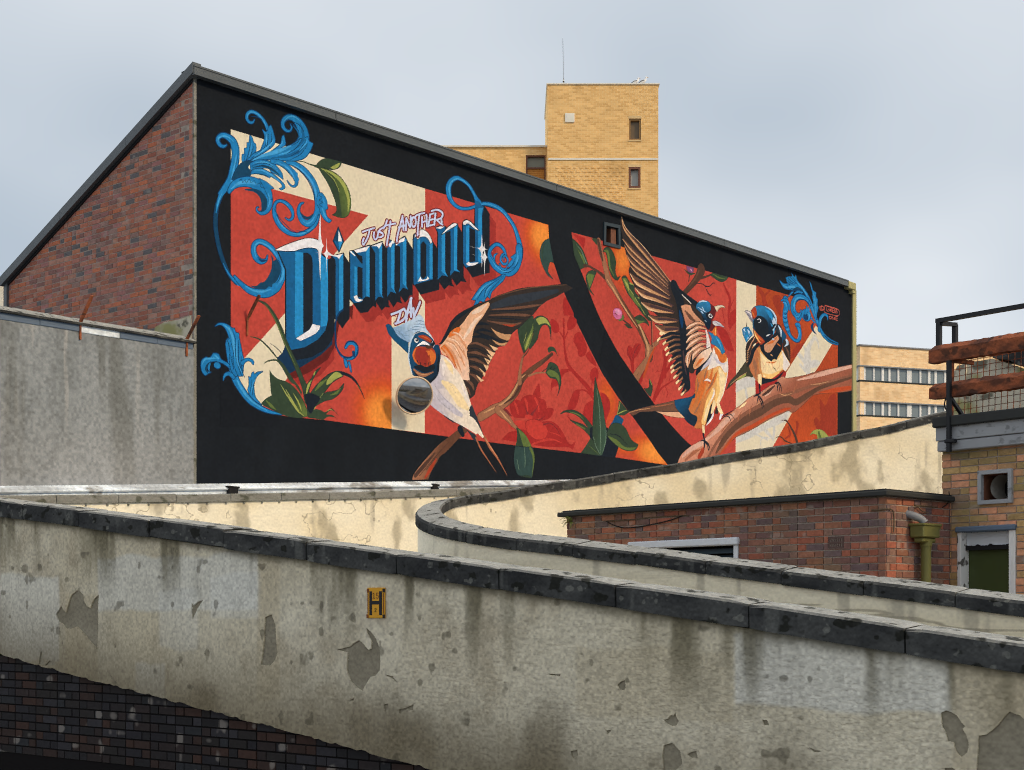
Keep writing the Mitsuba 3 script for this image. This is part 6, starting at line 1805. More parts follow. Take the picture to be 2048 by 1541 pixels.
put(f"{mb}__corner_strip", block(M, L, 0.0, L + 0.17, zb, -0.25, 0.04, 0.01), "olive_trim")
put(f"{mb}__corner_strip", cat(block(M, -0.012, 3.0, 0.035, WT, -0.02, 0.012), block(G, -0.01, 3.0, 0.02, WT - 0.02, -0.02, 0.010)), "grey_stone")
# gable
GL = G.on(18.5, 600)[0]
vt0, vt1 = zt, G.on(4, 553, 0.1)[1]
gt = lambda g: vt0 + (vt1 - vt0) * (g / (GL + 0.12))
board = 0.155
gable = shapely.Polygon([(0.02, 3.2), (GL, 3.2), (GL, gt(GL) - board - 0.02), (0.02, gt(0) - board - 0.02)])
full = shapely.Polygon([(0.302, -0.5), (GL, -0.5), (GL, gt(GL) - 0.05), (0.302, gt(0.302) - 0.05)])
skin_ = shapely.Polygon([(0.0, -0.5), (0.30, -0.5), (0.30, gt(0.3) - 0.06), (0.0, gt(0) - 0.06)])
put(f"{mb}__gable_wall", cat(slab(G, full, -0.3, 0.0), slab(G, skin_, 0.0005, 0.0035)), "mortar")
brickwork(f"{mb}__gable_wall", G, gable, "gable_brick", 3.2, 0.0752, 0.225, "mixed", 0.0, 0.006, 300, 3)
for i, (a, b) in enumerate(((-0.10, 1.55), (1.555, 3.35), (3.355, GL + 0.12))):
    put(f"{mb}__verge_board", slab(G, shapely.Polygon([(a, gt(a) - board), (b, gt(b) - board), (b, gt(b)), (a, gt(a))]), -0.05, 0.10), "slate_metal")
put(f"{mb}__verge_shadow_batten", slab(G, shapely.Polygon([(0, gt(0) - board - 0.045), (GL, gt(GL) - board - 0.045), (GL, gt(GL) - board + 0.01), (0, gt(0) - board + 0.01)]), -0.05, 0.03), "black_metal")
put(f"{mb}__end_board", block(G, GL, 3.9, GL + 0.10, gt(GL) - board, -0.2, 0.05), "slate_metal")
c0, c1 = M.pts([[-0.02, zt - 0.03]])[0], M.pts([[L + 0.1, zt - 0.03]])[0]
back = np.append(G.d, 0) * (GL + 0.10)
c2, c3 = c1 + back, c0 + back
c2[2] = c3[2] = gt(GL) - 0.03
top = np.array([c0, c1, c2, c3])
put(f"{mb}__roof", (np.vstack([top, top - [0, 0, 0.12]]), np.array([[0, 1, 2, 3], [7, 6, 5, 4], [0, 4, 5, 1], [1, 5, 6, 2], [2, 6, 7, 3], [3, 7, 4, 0]])), "slate_metal")
far_end = Plane(M.pts([[L, 0]])[0][:2], G.d)
put(f"{mb}__end_wall", slab(far_end, full, -0.02, 0.2), "mortar")
put(f"{mb}__rear_wall", slab(Plane(G.pts([[GL, 0]])[0][:2], M.d), rect(0, -0.5, L, gt(GL) - 0.1), -0.15, 0.15), "mortar")
# a smear of mortar at the foot of the gable
hb = [G.on(x, y, 0.01) for x, y in ((312, 655), (330, 645), (358, 640), (383, 632), (384, 668), (384, 700), (300, 700))]
put(f"{mb}__mortar_patch", slab(G, shapely.Polygon(hb), 0.0, 0.022), "mossy_render")

# ---------------------------------------------------------------- grey wall beside the mural
gw = thing("retaining_wall", "tall streaked grey cement wall meeting the black corner of the mural building", "wall")
gu0, gz = M.on(0, 612)[0] - 3, M.on(385, 672, 0.05)[1]
WG = 0.05
put(f"{gw}__face", slab(M, rect(gu0, -0.5, -0.045, gz - 0.17), -0.35, WG), "grey_render")
put(f"{gw}__edge_strip", block(M, -0.045, -0.5, 0.0, gz - 0.30, -0.3, WG - 0.012), "grey_stone")
for i, a in enumerate(np.arange(-0.06, gu0, -0.62)):
    b = max(a - 0.615, gu0)
    put(f"{gw}__lead_flashing", block(M, b, gz - 0.20 - 0.004 * (i % 3), a, gz - 0.105, -0.1, WG + 0.012 + 0.003 * (i % 2), 0.004), ["blue_lead", "grey_stone", "white_kerb", "blue_lead"][i % 4] if i > 1 else "blue_lead")
ring = [(-0.36, gz - 0.11), (-0.36, gz - 0.02), (-0.16, gz + 0.02), (0.04, gz - 0.05), (WG + 0.05, gz - 0.085), (WG + 0.05, gz - 0.115)]
cp = [[M.pts([[u, z]], w)[0] for w, z in ring] for u in np.linspace(gu0, -0.02, 12)]
put(f"{gw}__coping", loft(cp), "coping_stone")

# ---------------------------------------------------------------- kerb along the foot of the mural
kb = thing("ramp_kerb", "low white kerb along the foot of the black painted wall", "kerb")
ku = np.linspace(-5.5, 14, 40)
kz = 1.85 + EYE + 0.0722 * ku
WK = 0.34
kerb = [[M.pts([[u, z - 1.2]], WG + 0.002)[0], M.pts([[u, z]], WG + 0.002)[0], M.pts([[u, z - 0.005]], WK - 0.05)[0], M.pts([[u, z - 0.05]], WK)[0], M.pts([[u, z - 1.2]], WK)[0]] for u, z in zip(ku, kz)]
put(f"{kb}__face", loft(kerb), "white_kerb")
pipe = [M.pts([[u, z - 0.085]], WK + 0.02)[0] for u, z in zip(ku, kz)]
put(f"{kb}__rail", tube(pipe, 0.022, 6), "white_kerb")
for px, w_, h_, lab in ((466, 0.17, 0.085, "short black metal block on the white kerb below the mural's lower left"), (870, 0.12, 0.10, "forked black metal block on the white kerb below the painted branch")):
    u, z = M.on(px, 986 if px < 600 else 980, WK + 0.04)
    t = thing("kerb_block", lab, "block")
    put(f"{t}__body", block(M, u - w_ / 2, z - 0.03, u + w_ / 2, z + h_, WK - 0.06, WK + 0.06, 0.012), "black_rubber")
    if px > 600:
        put(f"{t}__tongue", cat(block(M, u + w_ / 2, z + h_ * 0.62, u + w_ / 2 + 0.05, z + h_ * 0.95, WK - 0.02, WK + 0.05, 0.006), block(M, u + w_ / 2, z + h_ * 0.0, u + w_ / 2 + 0.03, z + h_ * 0.35, WK - 0.02, WK + 0.05, 0.006)), "black_rubber")
    else:
        put(f"{t}__cap", block(M, u - w_ / 2 - 0.02, z + h_ - 0.018, u + w_ / 2 + 0.02, z + h_ + 0.008, WK - 0.07, WK + 0.07, 0.005), "black_rubber")

# ---------------------------------------------------------------- long cream wall
cw = thing("cream_wall", "long cream painted ramp wall with cracked paint below the mural", "wall")
cpx = [(-60, 991), (0, 990.5), (380, 990), (665, 985), (870, 979.6), (1032, 975), (1250, 966)]
cu = np.array([BW.on(x, y)[0] for x, y in cpx])
cz = np.array([BW.on(x, y)[1] for x, y in cpx])
cz = np.polyval(np.polyfit(cu, cz, 2), cu)
fine = np.linspace(cu[0] - 1.5, cu[-1], 60)
fz = np.polyval(np.polyfit(cu, cz, 2), fine)
TH = 0.10
put(f"{cw}__face", slab(BW, shapely.Polygon(list(zip(fine, fz - TH)) + [(fine[-1], 0.0), (fine[0], 0.0)]), -0.22, 0.0), "cream_render")
edges, k = np.arange(cu[0] - 1.5, cu[-1], 0.86), 0
for a, b in zip(edges[:-1], edges[1:]):
    ring = []
    for u in (a + 0.004, b - 0.004):
        z = float(np.interp(u, fine, fz)) + 0.004 * math.sin(k * 2.1)
        ring.append([BW.pts([[u, z - TH]], 0.035)[0], BW.pts([[u, z - 0.012]], 0.035)[0], BW.pts([[u, z]], 0.02)[0], BW.pts([[u, z + 0.01]], -0.24)[0], BW.pts([[u, z - TH]], -0.24)[0]])
    k += 1
    put(f"{cw}__coping_stone", loft(ring), "grey_stone")
for u in np.arange(cu[0], cu[-1], 0.30):
    z = float(np.interp(u, fine, fz)) - TH - 0.025
    put(f"{cw}__stud", block(BW, u - 0.012, z - 0.012, u + 0.012, z + 0.012, 0.0, 0.02, 0.004), "grey_stone")

# ---------------------------------------------------------------- parapet in front
fw = thing("ramp_parapet", "sloping roughcast ramp parapet with dark coping stones across the foreground", "parapet")
tpx = [(-150, 981.5), (0, 1000), (200, 1025), (407, 1052), (700, 1091.5), (1100, 1147.6), (1492, 1206), (1780, 1247), (2048, 1286), (2300, 1323)]
WF = 0.035
tu = np.array([FR.on(x, y, WF)[0] for x, y in tpx])
tz = np.array([FR.on(x, y, WF)[1] for x, y in tpx])
tz = np.polyval(np.polyfit(tu, tz, 3), tu)
ftop = lambda u: float(np.interp(u, _fu, _fz))
_fu = np.linspace(tu[0] - 1, tu[-1] + 0.5, 160)
_fz = np.polyval(np.polyfit(tu, tz, 3), _fu)
bpx = [(-150, 1268), (0, 1310), (196, 1365), (422, 1423.6), (700, 1497), (866, 1541), (1100, 1604), (1500, 1715), (2300, 1945)]
bu, bz = np.array([FR.on(x, y) for x, y in bpx]).T
fu = np.linspace(bu[0], bu[-1], 260)
fb = np.interp(fu, bu, bz)
jag = np.array([0.016 * (meshkit.fbm(np.array([[u * 7, 1.0, 2.0]]), 3, 4)[0] - 0.5) + 0.012 * (meshkit.noise(np.array([[u * 40, 1.0, 2.0]]), 6)[0] > 0.8) for u in fu])
CT = 0.155
outline = shapely.Polygon([(u, ftop(u) - CT) for u in fu] + list(zip(fu[::-1], (fb + jag)[::-1])))
patches = [local(0, 960, 2.653, t) for t in (
    "295,715 325,670 335,690 350,705 365,650 378,612 410,588 430,597 442,612 446,645 462,672 480,682 487,655 502,630 525,610 519,690 522,780 515,900 480,862 455,830 408,780 375,792 350,790 330,765 308,752",
    "1015,650 1028,668 1040,655 1050,648 1078,638 1060,665 1045,690 1035,715 1020,742 1016,700", "1405,730 1440,715 1450,740 1462,772 1465,850 1472,920 1460,955 1432,988 1384,982 1395,900 1400,850", "205,980 212,930 217,903 228,935 238,985", "240,985 262,960 285,965 300,985")]
patches += [local(600, 1100, 2.158, t) for t in ("160,432 190,424 215,418 235,402 255,390 275,408 295,432 305,428 308,400 288,360 286,338 308,356 328,385 342,420 346,470 345,520 325,545 305,548 285,580 268,612 240,592 218,570 200,520 203,470 205,445", "362,668 380,664 382,690 365,698", "425,690 450,685 490,668 488,695 460,690 430,708", "365,540 400,545 420,575 402,560", "212,650 235,640 230,655")]
patches += [local(1000, 1180, 2.414, t) for t in ("565,462 580,445 602,436 607,470 600,488 575,482", "788,628 808,624 822,606 838,608 846,592 850,612 864,635 852,655 828,660 805,648", "340,780 372,774 378,800 350,816", "903,795 930,782 948,780 955,815 920,812", "500,660 512,680 540,676 520,700", "228,405 292,410 290,418 240,412", "790,750 830,740 870,780 880,840 850,871 790,871 782,800")]
patches += [local(1524, 1180, 2.414, t) for t in ("862,595 890,583 915,592 940,607 962,640 982,660 968,672 985,700 998,742 992,785 962,810 945,795 930,770 924,738 895,732 885,690 868,662", "1045,706 1082,700 1110,680 1140,652 1165,620 1195,588 1220,600 1245,606 1270,632 1330,640 1330,920 1030,920 1040,800", "0,628 25,630 35,655 8,655", "225,760 260,775 290,782 250,785", "880,860 920,860 940,875 880,875")]
peeled = shapely.union_all([shapely.Polygon([FR.on(x, y) for x, y in q]).buffer(0) for q in patches])
for_edges = shapely.Polygon([(u, ftop(u) - CT) for u in fu] + list(zip(fu[::-1], fb[::-1])))
put(f"{fw}__core", slab(FR, for_edges.buffer(-0.006), -0.30, -0.012), "bare_render")
skin = outline.difference(peeled)
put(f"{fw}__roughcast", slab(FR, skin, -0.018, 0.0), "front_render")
stones = [FR.on(x, 1100, WF)[0] for x in (-110, 43, 155, 296, 445, 610, 790, 995, 1228, 1495, 1808, 2140, 2290)]
srng = np.random.default_rng(5)
for a, b in zip(stones[:-1], stones[1:]):
    rings, tilt = [], srng.normal(0, 0.004, 3)
    for s in np.linspace(0, 1, 9):
        u = a + 0.006 + (b - a - 0.012) * s
        z = ftop(u) + tilt[0] + tilt[1] * (s - 0.5)
        e = 0.012 if s in (0.0, 1.0) else 0.0
        w = WF + tilt[2]
        rings.append([FR.pts([[u, z - CT + e * 0.3]], w - e)[0], FR.pts([[u, z - 0.018 - e]], w - e * 0.6)[0], FR.pts([[u, z - 0.004 - e]], w - 0.016)[0], FR.pts([[u, z + 0.012 - e]], -0.16)[0], FR.pts([[u, z + 0.004 - e]], -0.33)[0], FR.pts([[u, z - CT]], -0.33)[0]])
    put(f"{fw}__coping_stone", loft(rings), "coping_stone", 25)
# dark brick wall below it
bk = thing("brick_underwall", "dark sooty brick wall below the sloping ramp parapet, lower left", "wall")
bw_poly = shapely.Polygon([(u, -0.05) for u in (bu[0], bu[-1])] + [(u, max(z - 0.004, 0.0)) for u, z in zip(bu[::-1], bz[::-1])]).buffer(0)
put(f"{bk}__core", slab(FR, shapely.Polygon([(bu[0], -0.1), (bu[-1], -0.1)] + [(u, max(z + 0.05, -0.05)) for u, z in zip(bu[::-1], bz[::-1])]).buffer(0), -0.40, -0.065), "dark_mortar")
vis = bw_poly.intersection(shapely.box(bu[0], 0.30, FR.on(1000, 1541)[0], 9))
brickwork(bk, FR, vis, "dark_brick", 0.30, 0.0752, 0.225, "flemish", 0.05, 0.006, 300, 9, back=-0.062)

# ---------------------------------------------------------------- hydrant plate
hs = thing("hydrant_sign", "yellow plate with black H and numbers 15 and 2 on the roughcast parapet", "sign")
su, sz = FR.on(737, 1205)
su1 = FR.on(772, 1205)[0]
sh = (FR.on(755, 1176)[1] - FR.on(755, 1237)[1])
sw, sc, zc = su1 - su, (su + su1) / 2, FR.on(755, 1206.5)[1]
put(f"{hs}__plate", block(FR, sc - sw / 2, zc - sh / 2, sc + sw / 2, zc + sh / 2, 0.002, 0.016, 0.004), "sign_yellow")
put(f"{hs}__letter_h", cat(block(FR, sc - sw * 0.35, zc - sh * 0.40, sc - sw * 0.21, zc + sh * 0.38, 0.016, 0.0185), block(FR, sc + sw * 0.21, zc - sh * 0.40, sc + sw * 0.36, zc + sh * 0.38, 0.016, 0.0185), block(FR, sc - sw * 0.21, zc - sh * 0.05, sc + sw * 0.21, zc + sh * 0.06, 0.016, 0.0185)), "sign_black")
for part, txt, tz_, hh, mat in (("number_above", "15", 0.14, 0.19, "sign_brown"), ("number_below", "2", -0.30, 0.13, "sign_black")):
    tm = meshkit.text_mesh(txt, sh * hh, 0.002)
    c = tm.bounds.mean(0)
    m = trimesh.Trimesh(FR.pts(np.column_stack([sc + tm.vertices[:, 0] - c[0], zc + sh * tz_ + tm.vertices[:, 1]]), tm.vertices[:, 2] + 0.0165), tm.faces, process=False)
    put(f"{hs}__{part}", m, mat)
for i, (a, b) in enumerate(((-0.46, -0.44), (0.46, -0.44), (-0.44, 0.40), (0.46, 0.40))):
    put(f"{hs}__fixing", block(FR, sc + sw * a - 0.011, zc + sh * b - 0.014, sc + sw * a + 0.011, zc + sh * b + 0.014, 0.012, 0.021, 0.003), "sign_black" if i % 2 else "sign_brown")
for sgn in (-1, 1):
    put(f"{hs}__rusty_edge", block(FR, sc + sgn * sw * 0.44 - 0.006, zc - sh * 0.36, sc + sgn * sw * 0.44 + 0.006, zc + sh * 0.32, 0.012, 0.0185, 0.003), "sign_brown")

# ---------------------------------------------------------------- curved parapet
lp = thing("curved_parapet", "cream ramp parapet with dark coping that bends back in a hairpin behind the front parapet", "parapet")
path = [(2300, 1232, 11.3), (2048, 1203, 12.2), (1780, 1169, 13.0), (1452, 1129, 14.2), (1259, 1103, 15.0), (1100, 1085, 15.8), (1014, 1075.5, 16.3), (906, 1059, 17.0), (856, 1046.5, 17.5), (833, 1033, 18.0), (833, 1019, 18.6), (856, 1006, 19.2), (906, 996, 19.8), (967, 988.7, 20.3), (1040, 976, 20.8), (1140, 961.6, 21.3), (1260, 942.6, 21.8), (1336, 931, 22.1), (1420, 915, 22.4), (1585, 889, 22.9), (1690, 867.6, 23.3), (1745, 858, 23.5), (1848, 833, 23.9), (1894, 822, 24.1), (2000, 800, 24.6)]
P3 = np.array([at(*q) for q in path])
P3 = spline(P3, 14)
s_ = np.concatenate([[0], np.cumsum(np.linalg.norm(np.diff(P3[:, :2], axis=0), axis=1))])
grid = np.arange(0, s_[-1], 0.05)
P3 = np.column_stack([np.interp(grid, s_, P3[:, k]) for k in range(3)])
ker = np.hanning(13) / np.hanning(13).sum()
P3 = np.vstack([P3[:6], np.column_stack([np.convolve(P3[:, k], ker, "valid") for k in range(3)]), P3[-6:]])
tan = np.gradient(P3[:, :2], axis=0)
tan /= np.linalg.norm(tan, axis=1, keepdims=True)
inn = np.column_stack([tan[:, 1], -tan[:, 0]])                # towards the inside of the bend
tip = int(np.argmin(P3[:, 0] / P3[:, 1]))
rise = np.where(np.arange(len(P3)) < tip, 0.05, 0.05) * np.interp(np.arange(len(P3)), [0, tip - 20, tip + 60, len(P3)], [0.8, 1.3, 0.3, 0.0])
WC, CH = 0.31, 0.125
pt = lambda i, w, z: np.array([*(P3[i, :2] + inn[i] * w), P3[i, 2] + z + rise[i] * np.clip(w / WC, 0, 1)])
wall = [[pt(i, 0.03, -CH + 0.02), pt(i, WC - 0.03, -CH + 0.02), np.append(pt(i, WC - 0.03, 0)[:2], 0.2), np.append(pt(i, 0.03, 0)[:2], 0.2)] for i in range(0, len(P3), 2)]
put(f"{lp}__wall", loft(wall), "cream_render", 35)
step = 17
for a in range(0, len(P3) - 2, step):
    idx = [i for i in range(a, min(a + step + 1, len(P3)))]
    if len(idx) < 3:
        continue
    rings = []
    dz_ = srng.normal(0, 0.003)
    for j, i in enumerate(idx):
        e = 0.010 if j in (0, len(idx) - 1) else 0.0
        sh_ = 0.005 * (1 if j == 0 else -1 if j == len(idx) - 1 else 0)
        q = np.append(tan[i] * sh_, 0)
        rings.append([q + pt(i, 0.0 + e, -CH + dz_), q + pt(i, 0.0 + e, -0.022 + dz_ - e), q + pt(i, 0.02 + e, dz_ - e * 0.5), q + pt(i, WC - 0.02 - e, dz_ - e * 0.5), q + pt(i, WC - e, -0.022 + dz_), q + pt(i, WC - e, -CH + dz_)])
    put(f"{lp}__coping_stone", loft(rings), "coping_stone", 25)

# ---------------------------------------------------------------- brick hut
ht = thing("brick_hut", "low flat-roofed brown brick hut in the bend of the curved parapet", "hut")
HL = 4.62
hz_top = H.on(1775, 993)[1]
win = H.poly([(1264, 1091), (1477, 1083), (1477, 1400), (1264, 1400)])
wu0, _, wu1, wz1 = win.bounds
win = rect(wu0, 0.6, wu1, wz1)
air = rect(*H.on(1657, 1098), *H.on(1688, 1073))
front = rect(0, 0.9, HL, hz_top)
put(f"{ht}__front_wall", slab(H, rect(0, 0.0, HL - 0.003, hz_top).difference(win), -0.22, -0.004), "mortar")
brickwork(f"{ht}__front_wall", H, front.difference(win.buffer(0.01)).difference(air.buffer(0.006)), "hut_brick", 0.9, 0.0752, 0.225, "flemish", 0.03, 0.008, 300, 21)
HE = Plane(H.pts([[HL, 0]])[0][:2], HS.d)
put(f"{ht}__end_wall", slab(HE, rect(0.222, 0.0, 1.3, hz_top), -0.22, -0.002), "mortar")
brickwork(f"{ht}__end_wall", HE, rect(0.0, 1.0, 1.26, hz_top), "hut_brick", 0.9, 0.0752, 0.225, "flemish", 0.06, 0.008, 300, 22)
put(f"{ht}__core", slab(H, rect(0.05, 0, HL - 0.05, hz_top - 0.03), -1.28, -1.2), "mortar")
put(f"{ht}__rear_end_wall", slab(Plane(H.p0, HS.d), rect(0.0, 0, 1.25, hz_top), -0.02, 0.2) if False else block(H, 0.0, 0.0, 0.2, hz_top - 0.002, -1.25, -0.22), "mortar")
put(f"{ht}__roof_slab", cat(block(H, -0.10, hz_top, HL + 0.07, hz_top + 0.055, -1.30, 0.09, 0.01), block(H, -0.06, hz_top + 0.055, HL + 0.03, hz_top + 0.075, -1.28, 0.05, 0.01)), "dark_felt")
lw = f"{ht}__louvre_window"
fr = 0.06
put(f"{lw}", block(H, wu0, 0.6, wu1, wz1, -0.215, -0.20), "pit_black")
put(f"{lw}__frame", cat(block(H, wu0 - 0.03, wz1 - 0.05, wu1 + 0.02, wz1 + 0.035, -0.10, 0.055, 0.012), block(H, wu1 - fr, 0.6, wu1, wz1 - 0.05, -0.12, 0.02, 0.006), block(H, wu0, 0.6, wu0 + fr, wz1 - 0.05, -0.12, 0.02, 0.006)), "white_paint")
for i in range(9):
    z = wz1 - 0.11 - 0.075 * i
    a, b = H.pts([[wu0 + fr, z]], -0.02)[0], H.pts([[wu1 - fr, z]], -0.02)[0]
    n3 = np.append(H.n, 0)
    put(f"{lw}__slat", bar(a, b, 0.085, 0.007, np.array([0, 0, 1]) * 0.75 - n3 * -0.66), "louvre_slat")
ab = f"{ht}__air_brick"
ax0, az0, ax1, az1 = air.bounds
cells = [rect(ax0 + (ax1 - ax0) * (0.12 + 0.135 * i), az0 + (az1 - az0) * (0.14 + 0.42 * j), ax0 + (ax1 - ax0) * (0.12 + 0.135 * i + 0.065), az0 + (az1 - az0) * (0.14 + 0.42 * j + 0.28)) for i in range(6) for j in range(2)]
put(ab, slab(H, air.difference(shapely.union_all(cells)), -0.05, 0.004), "air_brick")
put(f"{ab}__cavity", slab(H, air, -0.07, -0.05), "pit_black")

dp = thing("downpipe", "olive green rainwater hopper and pipe on the hut's end wall", "downpipe")
hx0, hx1 = HE.on(1824, 1060, 0.05)[0], HE.on(1857, 1060, 0.05)[0]
hzt, hzb = HE.on(1840, 1049, 0.1)[1], HE.on(1840, 1076, 0.1)[1]
put(f"{dp}__hopper", cat(block(HE, hx0, hzb, hx1, hzt, 0.02, 0.19, 0.012), block(HE, hx0 - 0.015, hzt - 0.02, hx1 + 0.015, hzt + 0.005, 0.012, 0.205, 0.006), block(HE, hx0 + 0.03, hzb - 0.05, hx1 - 0.03, hzb, 0.05, 0.16, 0.012)), "olive_paint")
pu = (hx0 + hx1) / 2 + 0.02
put(f"{dp}__pipe", tube([HE.pts([[pu, hzb - 0.02]], 0.105)[0], HE.pts([[pu, hzb - 0.4]], 0.105)[0], HE.pts([[pu, 0.4]], 0.105)[0]], 0.052, 16), "olive_paint", 40)
put(f"{dp}__collar", tube([HE.pts([[pu, hzb - 0.02]], 0.105)[0], HE.pts([[pu, hzb - 0.09]], 0.105)[0]], 0.064, 16), "olive_paint", 40)
put(f"{dp}__bracket", cat(block(HE, hx1 - 0.01, hzb + 0.02, hx1 + 0.11, hzt - 0.03, 0.0, 0.02, 0.004), block(HE, hx1 + 0.0, hzt - 0.05, hx1 + 0.03, hzt + 0.01, 0.0, 0.18, 0.004)), "olive_paint")
sp = thing("waste_pipe", "grey plastic bent waste pipe spout above the green hopper", "pipe")
e0 = HE.on(1838, 1046, 0.10)
sp_pts = spline([HE.pts([[e0[0] + 0.05, e0[1] + 0.00]], 0.13)[0], HE.pts([[e0[0] + 0.03, e0[1] + 0.035]], 0.11)[0], HE.pts([[e0[0] - 0.03, e0[1] + 0.07]], 0.06)[0], HE.pts([[e0[0] - 0.07, e0[1] + 0.10]], -0.03)[0]], 6)
put(f"{sp}__bend", tube(sp_pts, 0.040, 16), "grey_plastic", 50)
put(f"{sp}__mouth", cat(tube([sp_pts[0] - (sp_pts[1] - sp_pts[0]) * 0.1, sp_pts[2]], 0.046, 16), ), "grey_plastic", 50)
put(f"{sp}__bore", tube([sp_pts[0] - (sp_pts[1] - sp_pts[0]) * 0.35, sp_pts[0] + (sp_pts[1] - sp_pts[0]) * 0.05], 0.033, 14), "pit_black")
cb = thing("wall_cable", "thin brown cable sagging along the top of the hut's long wall", "cable")
cpts = [H.pts([H.on(x, y)], 0.02)[0] for x, y in ((1210, 1043), (1260, 1041), (1300, 1036), (1368, 1032), (1380, 1033))]
put(f"{cb}__upper_run", tube(spline(cpts, 6), 0.006, 6), "cable")
cpts = [H.pts([H.on(x, y)], 0.02)[0] for x, y in ((1215, 1044), (1240, 1055), (1268, 1056), (1300, 1051), (1340, 1042), (1368, 1032))]
put(f"{cb}__lower_run", tube(spline(cpts, 6), 0.006, 6), "black_rubber")
cb2 = thing("corner_cable", "pale cable hooked over the hut's corner and down its end wall", "cable")
c2 = [H.pts([H.on(x, y)], 0.02)[0] for x, y in ((1745, 1021), (1760, 1021), (1772, 1019))] + [HE.pts([HE.on(x, y)], 0.03)[0] for x, y in ((1778, 1020), (1782, 1028), (1783, 1045), (1782, 1066))]
put(cb2, tube(spline(c2, 6), 0.008, 6), "cable")
cb3 = thing("loose_wires", "loose thin wires on the hut's end wall near the roof", "wire")
for seg in (((1823, 1010), (1832, 1016), (1840, 1024), (1852, 1027)), ((1825, 1012), (1845, 1013), (1870, 1016)), ((1880, 1016), (1890, 1008), (1894, 996), (1893, 984))):
    put(f"{cb3}__strand", tube(spline([HE.pts([HE.on(x, y)], 0.03)[0] for x, y in seg], 6), 0.006, 5), "cable" if seg[0][0] < 1860 else "black_rubber")
# small fern on the hut's far corner
fn_ = thing("wall_fern", "small yellow-green fern rooted under the hut's roof at its left corner", "plant")
frng = np.random.default_rng(2)
base = H.pts([H.on(1146, 1045)], 0.01)[0]
for i in range(9):
    a = frng.uniform(-1.2, 1.2)
    out = np.append(H.d, 0) * math.sin(a) * 0.16 + np.append(H.n, 0) * frng.uniform(0.05, 0.12) + np.array([0, 0, frng.uniform(-0.08, 0.10)])
    c = spline([base, base + out * 0.6 + [0, 0, 0.02], base + out - [0, 0, 0.03]], 6)
    ms, sd = [tube(c, 0.002, 4)], np.cross(out / np.linalg.norm(out), [0, 0, 1])
    for j in range(2, len(c) - 1):
        for s in (-1, 1):
            w = 0.028 * (1 - j / len(c)) + 0.006
            q = np.array([c[j], c[j] + sd * s * w + out * 0.10, c[j] + out * 0.16])
            ms.append(trimesh.Trimesh(np.vstack([q, q + [0, 0, 0.002]]), [[0, 1, 2], [3, 5, 4], [0, 3, 4], [0, 4, 1], [1, 4, 5], [1, 5, 2], [2, 5, 3], [2, 3, 0]], process=False))
    put(f"{fn_}__frond", cat(*ms), "fern_leaf")

# ---------------------------------------------------------------- brick building at the right edge
rb = thing("brick_building", "mossy brown brick building with grey eaves boards at the right edge", "building")
RL = RB.on(2300, 1000)[0]
rz_top = RB.on(1950, 893)[1]
rwin = rect(*RB.on(1915, 1400), *RB.on(2032, 1054))
rvent = rect(*RB.on(1961.5, 1008), *RB.on(2025.5, 940))
face = rect(0, 0.9, RL, rz_top)
put(f"{rb}__wall", slab(RB, rect(0, 0, RL, rz_top).difference(rwin).difference(rvent), -0.24, -0.004), "mortar")
brickwork(f"{rb}__wall", RB, rect(0, 0.9, RL, rz_top).difference(rwin.buffer(0.005)).difference(rvent.buffer(0.003)), "house_brick", 0.9, 0.0752, 0.225, "mixed", 0.0, 0.008, 300, 31)
put(f"{rb}__return_wall", block(RB, 0.0, 0.0, 0.24, rz_top - 0.002, -6.0, -0.24), "mortar")
f0 = RB.on(1871, 870, 0.12)[0]
zf = [RB.on(1871, y, 0.12)[1] for y in (856, 884, 904)]
put(f"{rb}__eaves_board", block(RB, f0, zf[1] + 0.003, RL, zf[0], -0.06, 0.12, 0.006), "grey_board")
put(f"{rb}__eaves_board", block(RB, f0 + 0.01, zf[2], RL, zf[1] - 0.003, -0.06, 0.105, 0.006), "grey_board")
put(f"{rb}__soffit", block(RB, f0 + 0.02, zf[2] + 0.004, RL, zf[2] + 0.03, -6.0, -0.06), "grey_board")
r0 = RB.on(1863, 855, 0.17)[0]
put(f"{rb}__roof", block(RB, r0, zf[0] - 0.005, RL, zf[0] + 0.105, -6.0, 0.17, 0.012), "dark_felt")
vx0, vz0, vx1, vz1 = rvent.bounds
vb = f"{rb}__duct_vent"
put(vb, block(RB, vx0, vz0, vx1, vz1, -0.30, -0.28), "pit_black")
put(f"{vb}__frame", slab(RB, rvent.buffer(0.012, join_style=2).difference(rvent.buffer(-0.030, join_style=2)), -0.10, 0.045), "grey_board")
put(f"{vb}__lining", slab(RB, rvent.buffer(-0.030, join_style=2).difference(rvent.buffer(-0.036, join_style=2)), -0.28, -0.01), "red_frame")
cu_, cz_ = (vx0 + vx1) / 2 + 0.035, (vz0 + vz1) / 2 - 0.005
duct = []
for i in range(26):
    rr = 0.128 + 0.006 * (i % 2)
    g = np.linspace(0, 2 * np.pi, 28, endpoint=False)
    duct.append(RB.pts(np.column_stack([cu_ + 0.03 * i / 26 + rr * np.cos(g), cz_ + rr * np.sin(g)]), -0.03 - 0.009 * i))
put(f"{vb}__flexible_duct", loft(duct, caps=False), "duct_foil")
ww = f"{rb}__window"
wx0, wz0, wx1, wz1_ = rwin.bounds
put(f"{ww}", block(RB, wx0, wz0, wx1, wz1_, -0.16, -0.14), "green_board")
put(f"{ww}__jamb", block(RB, wx0, wz0, wx0 + 0.05, wz1_, -0.14, 0.012, 0.006), "flaking_white")
put(f"{ww}__jamb", block(RB, wx1 - 0.075, wz0, wx1, wz1_, -0.14, 0.02, 0.006), "flaking_white")
tz0 = RB.on(1970, 1094, -0.1)[1]
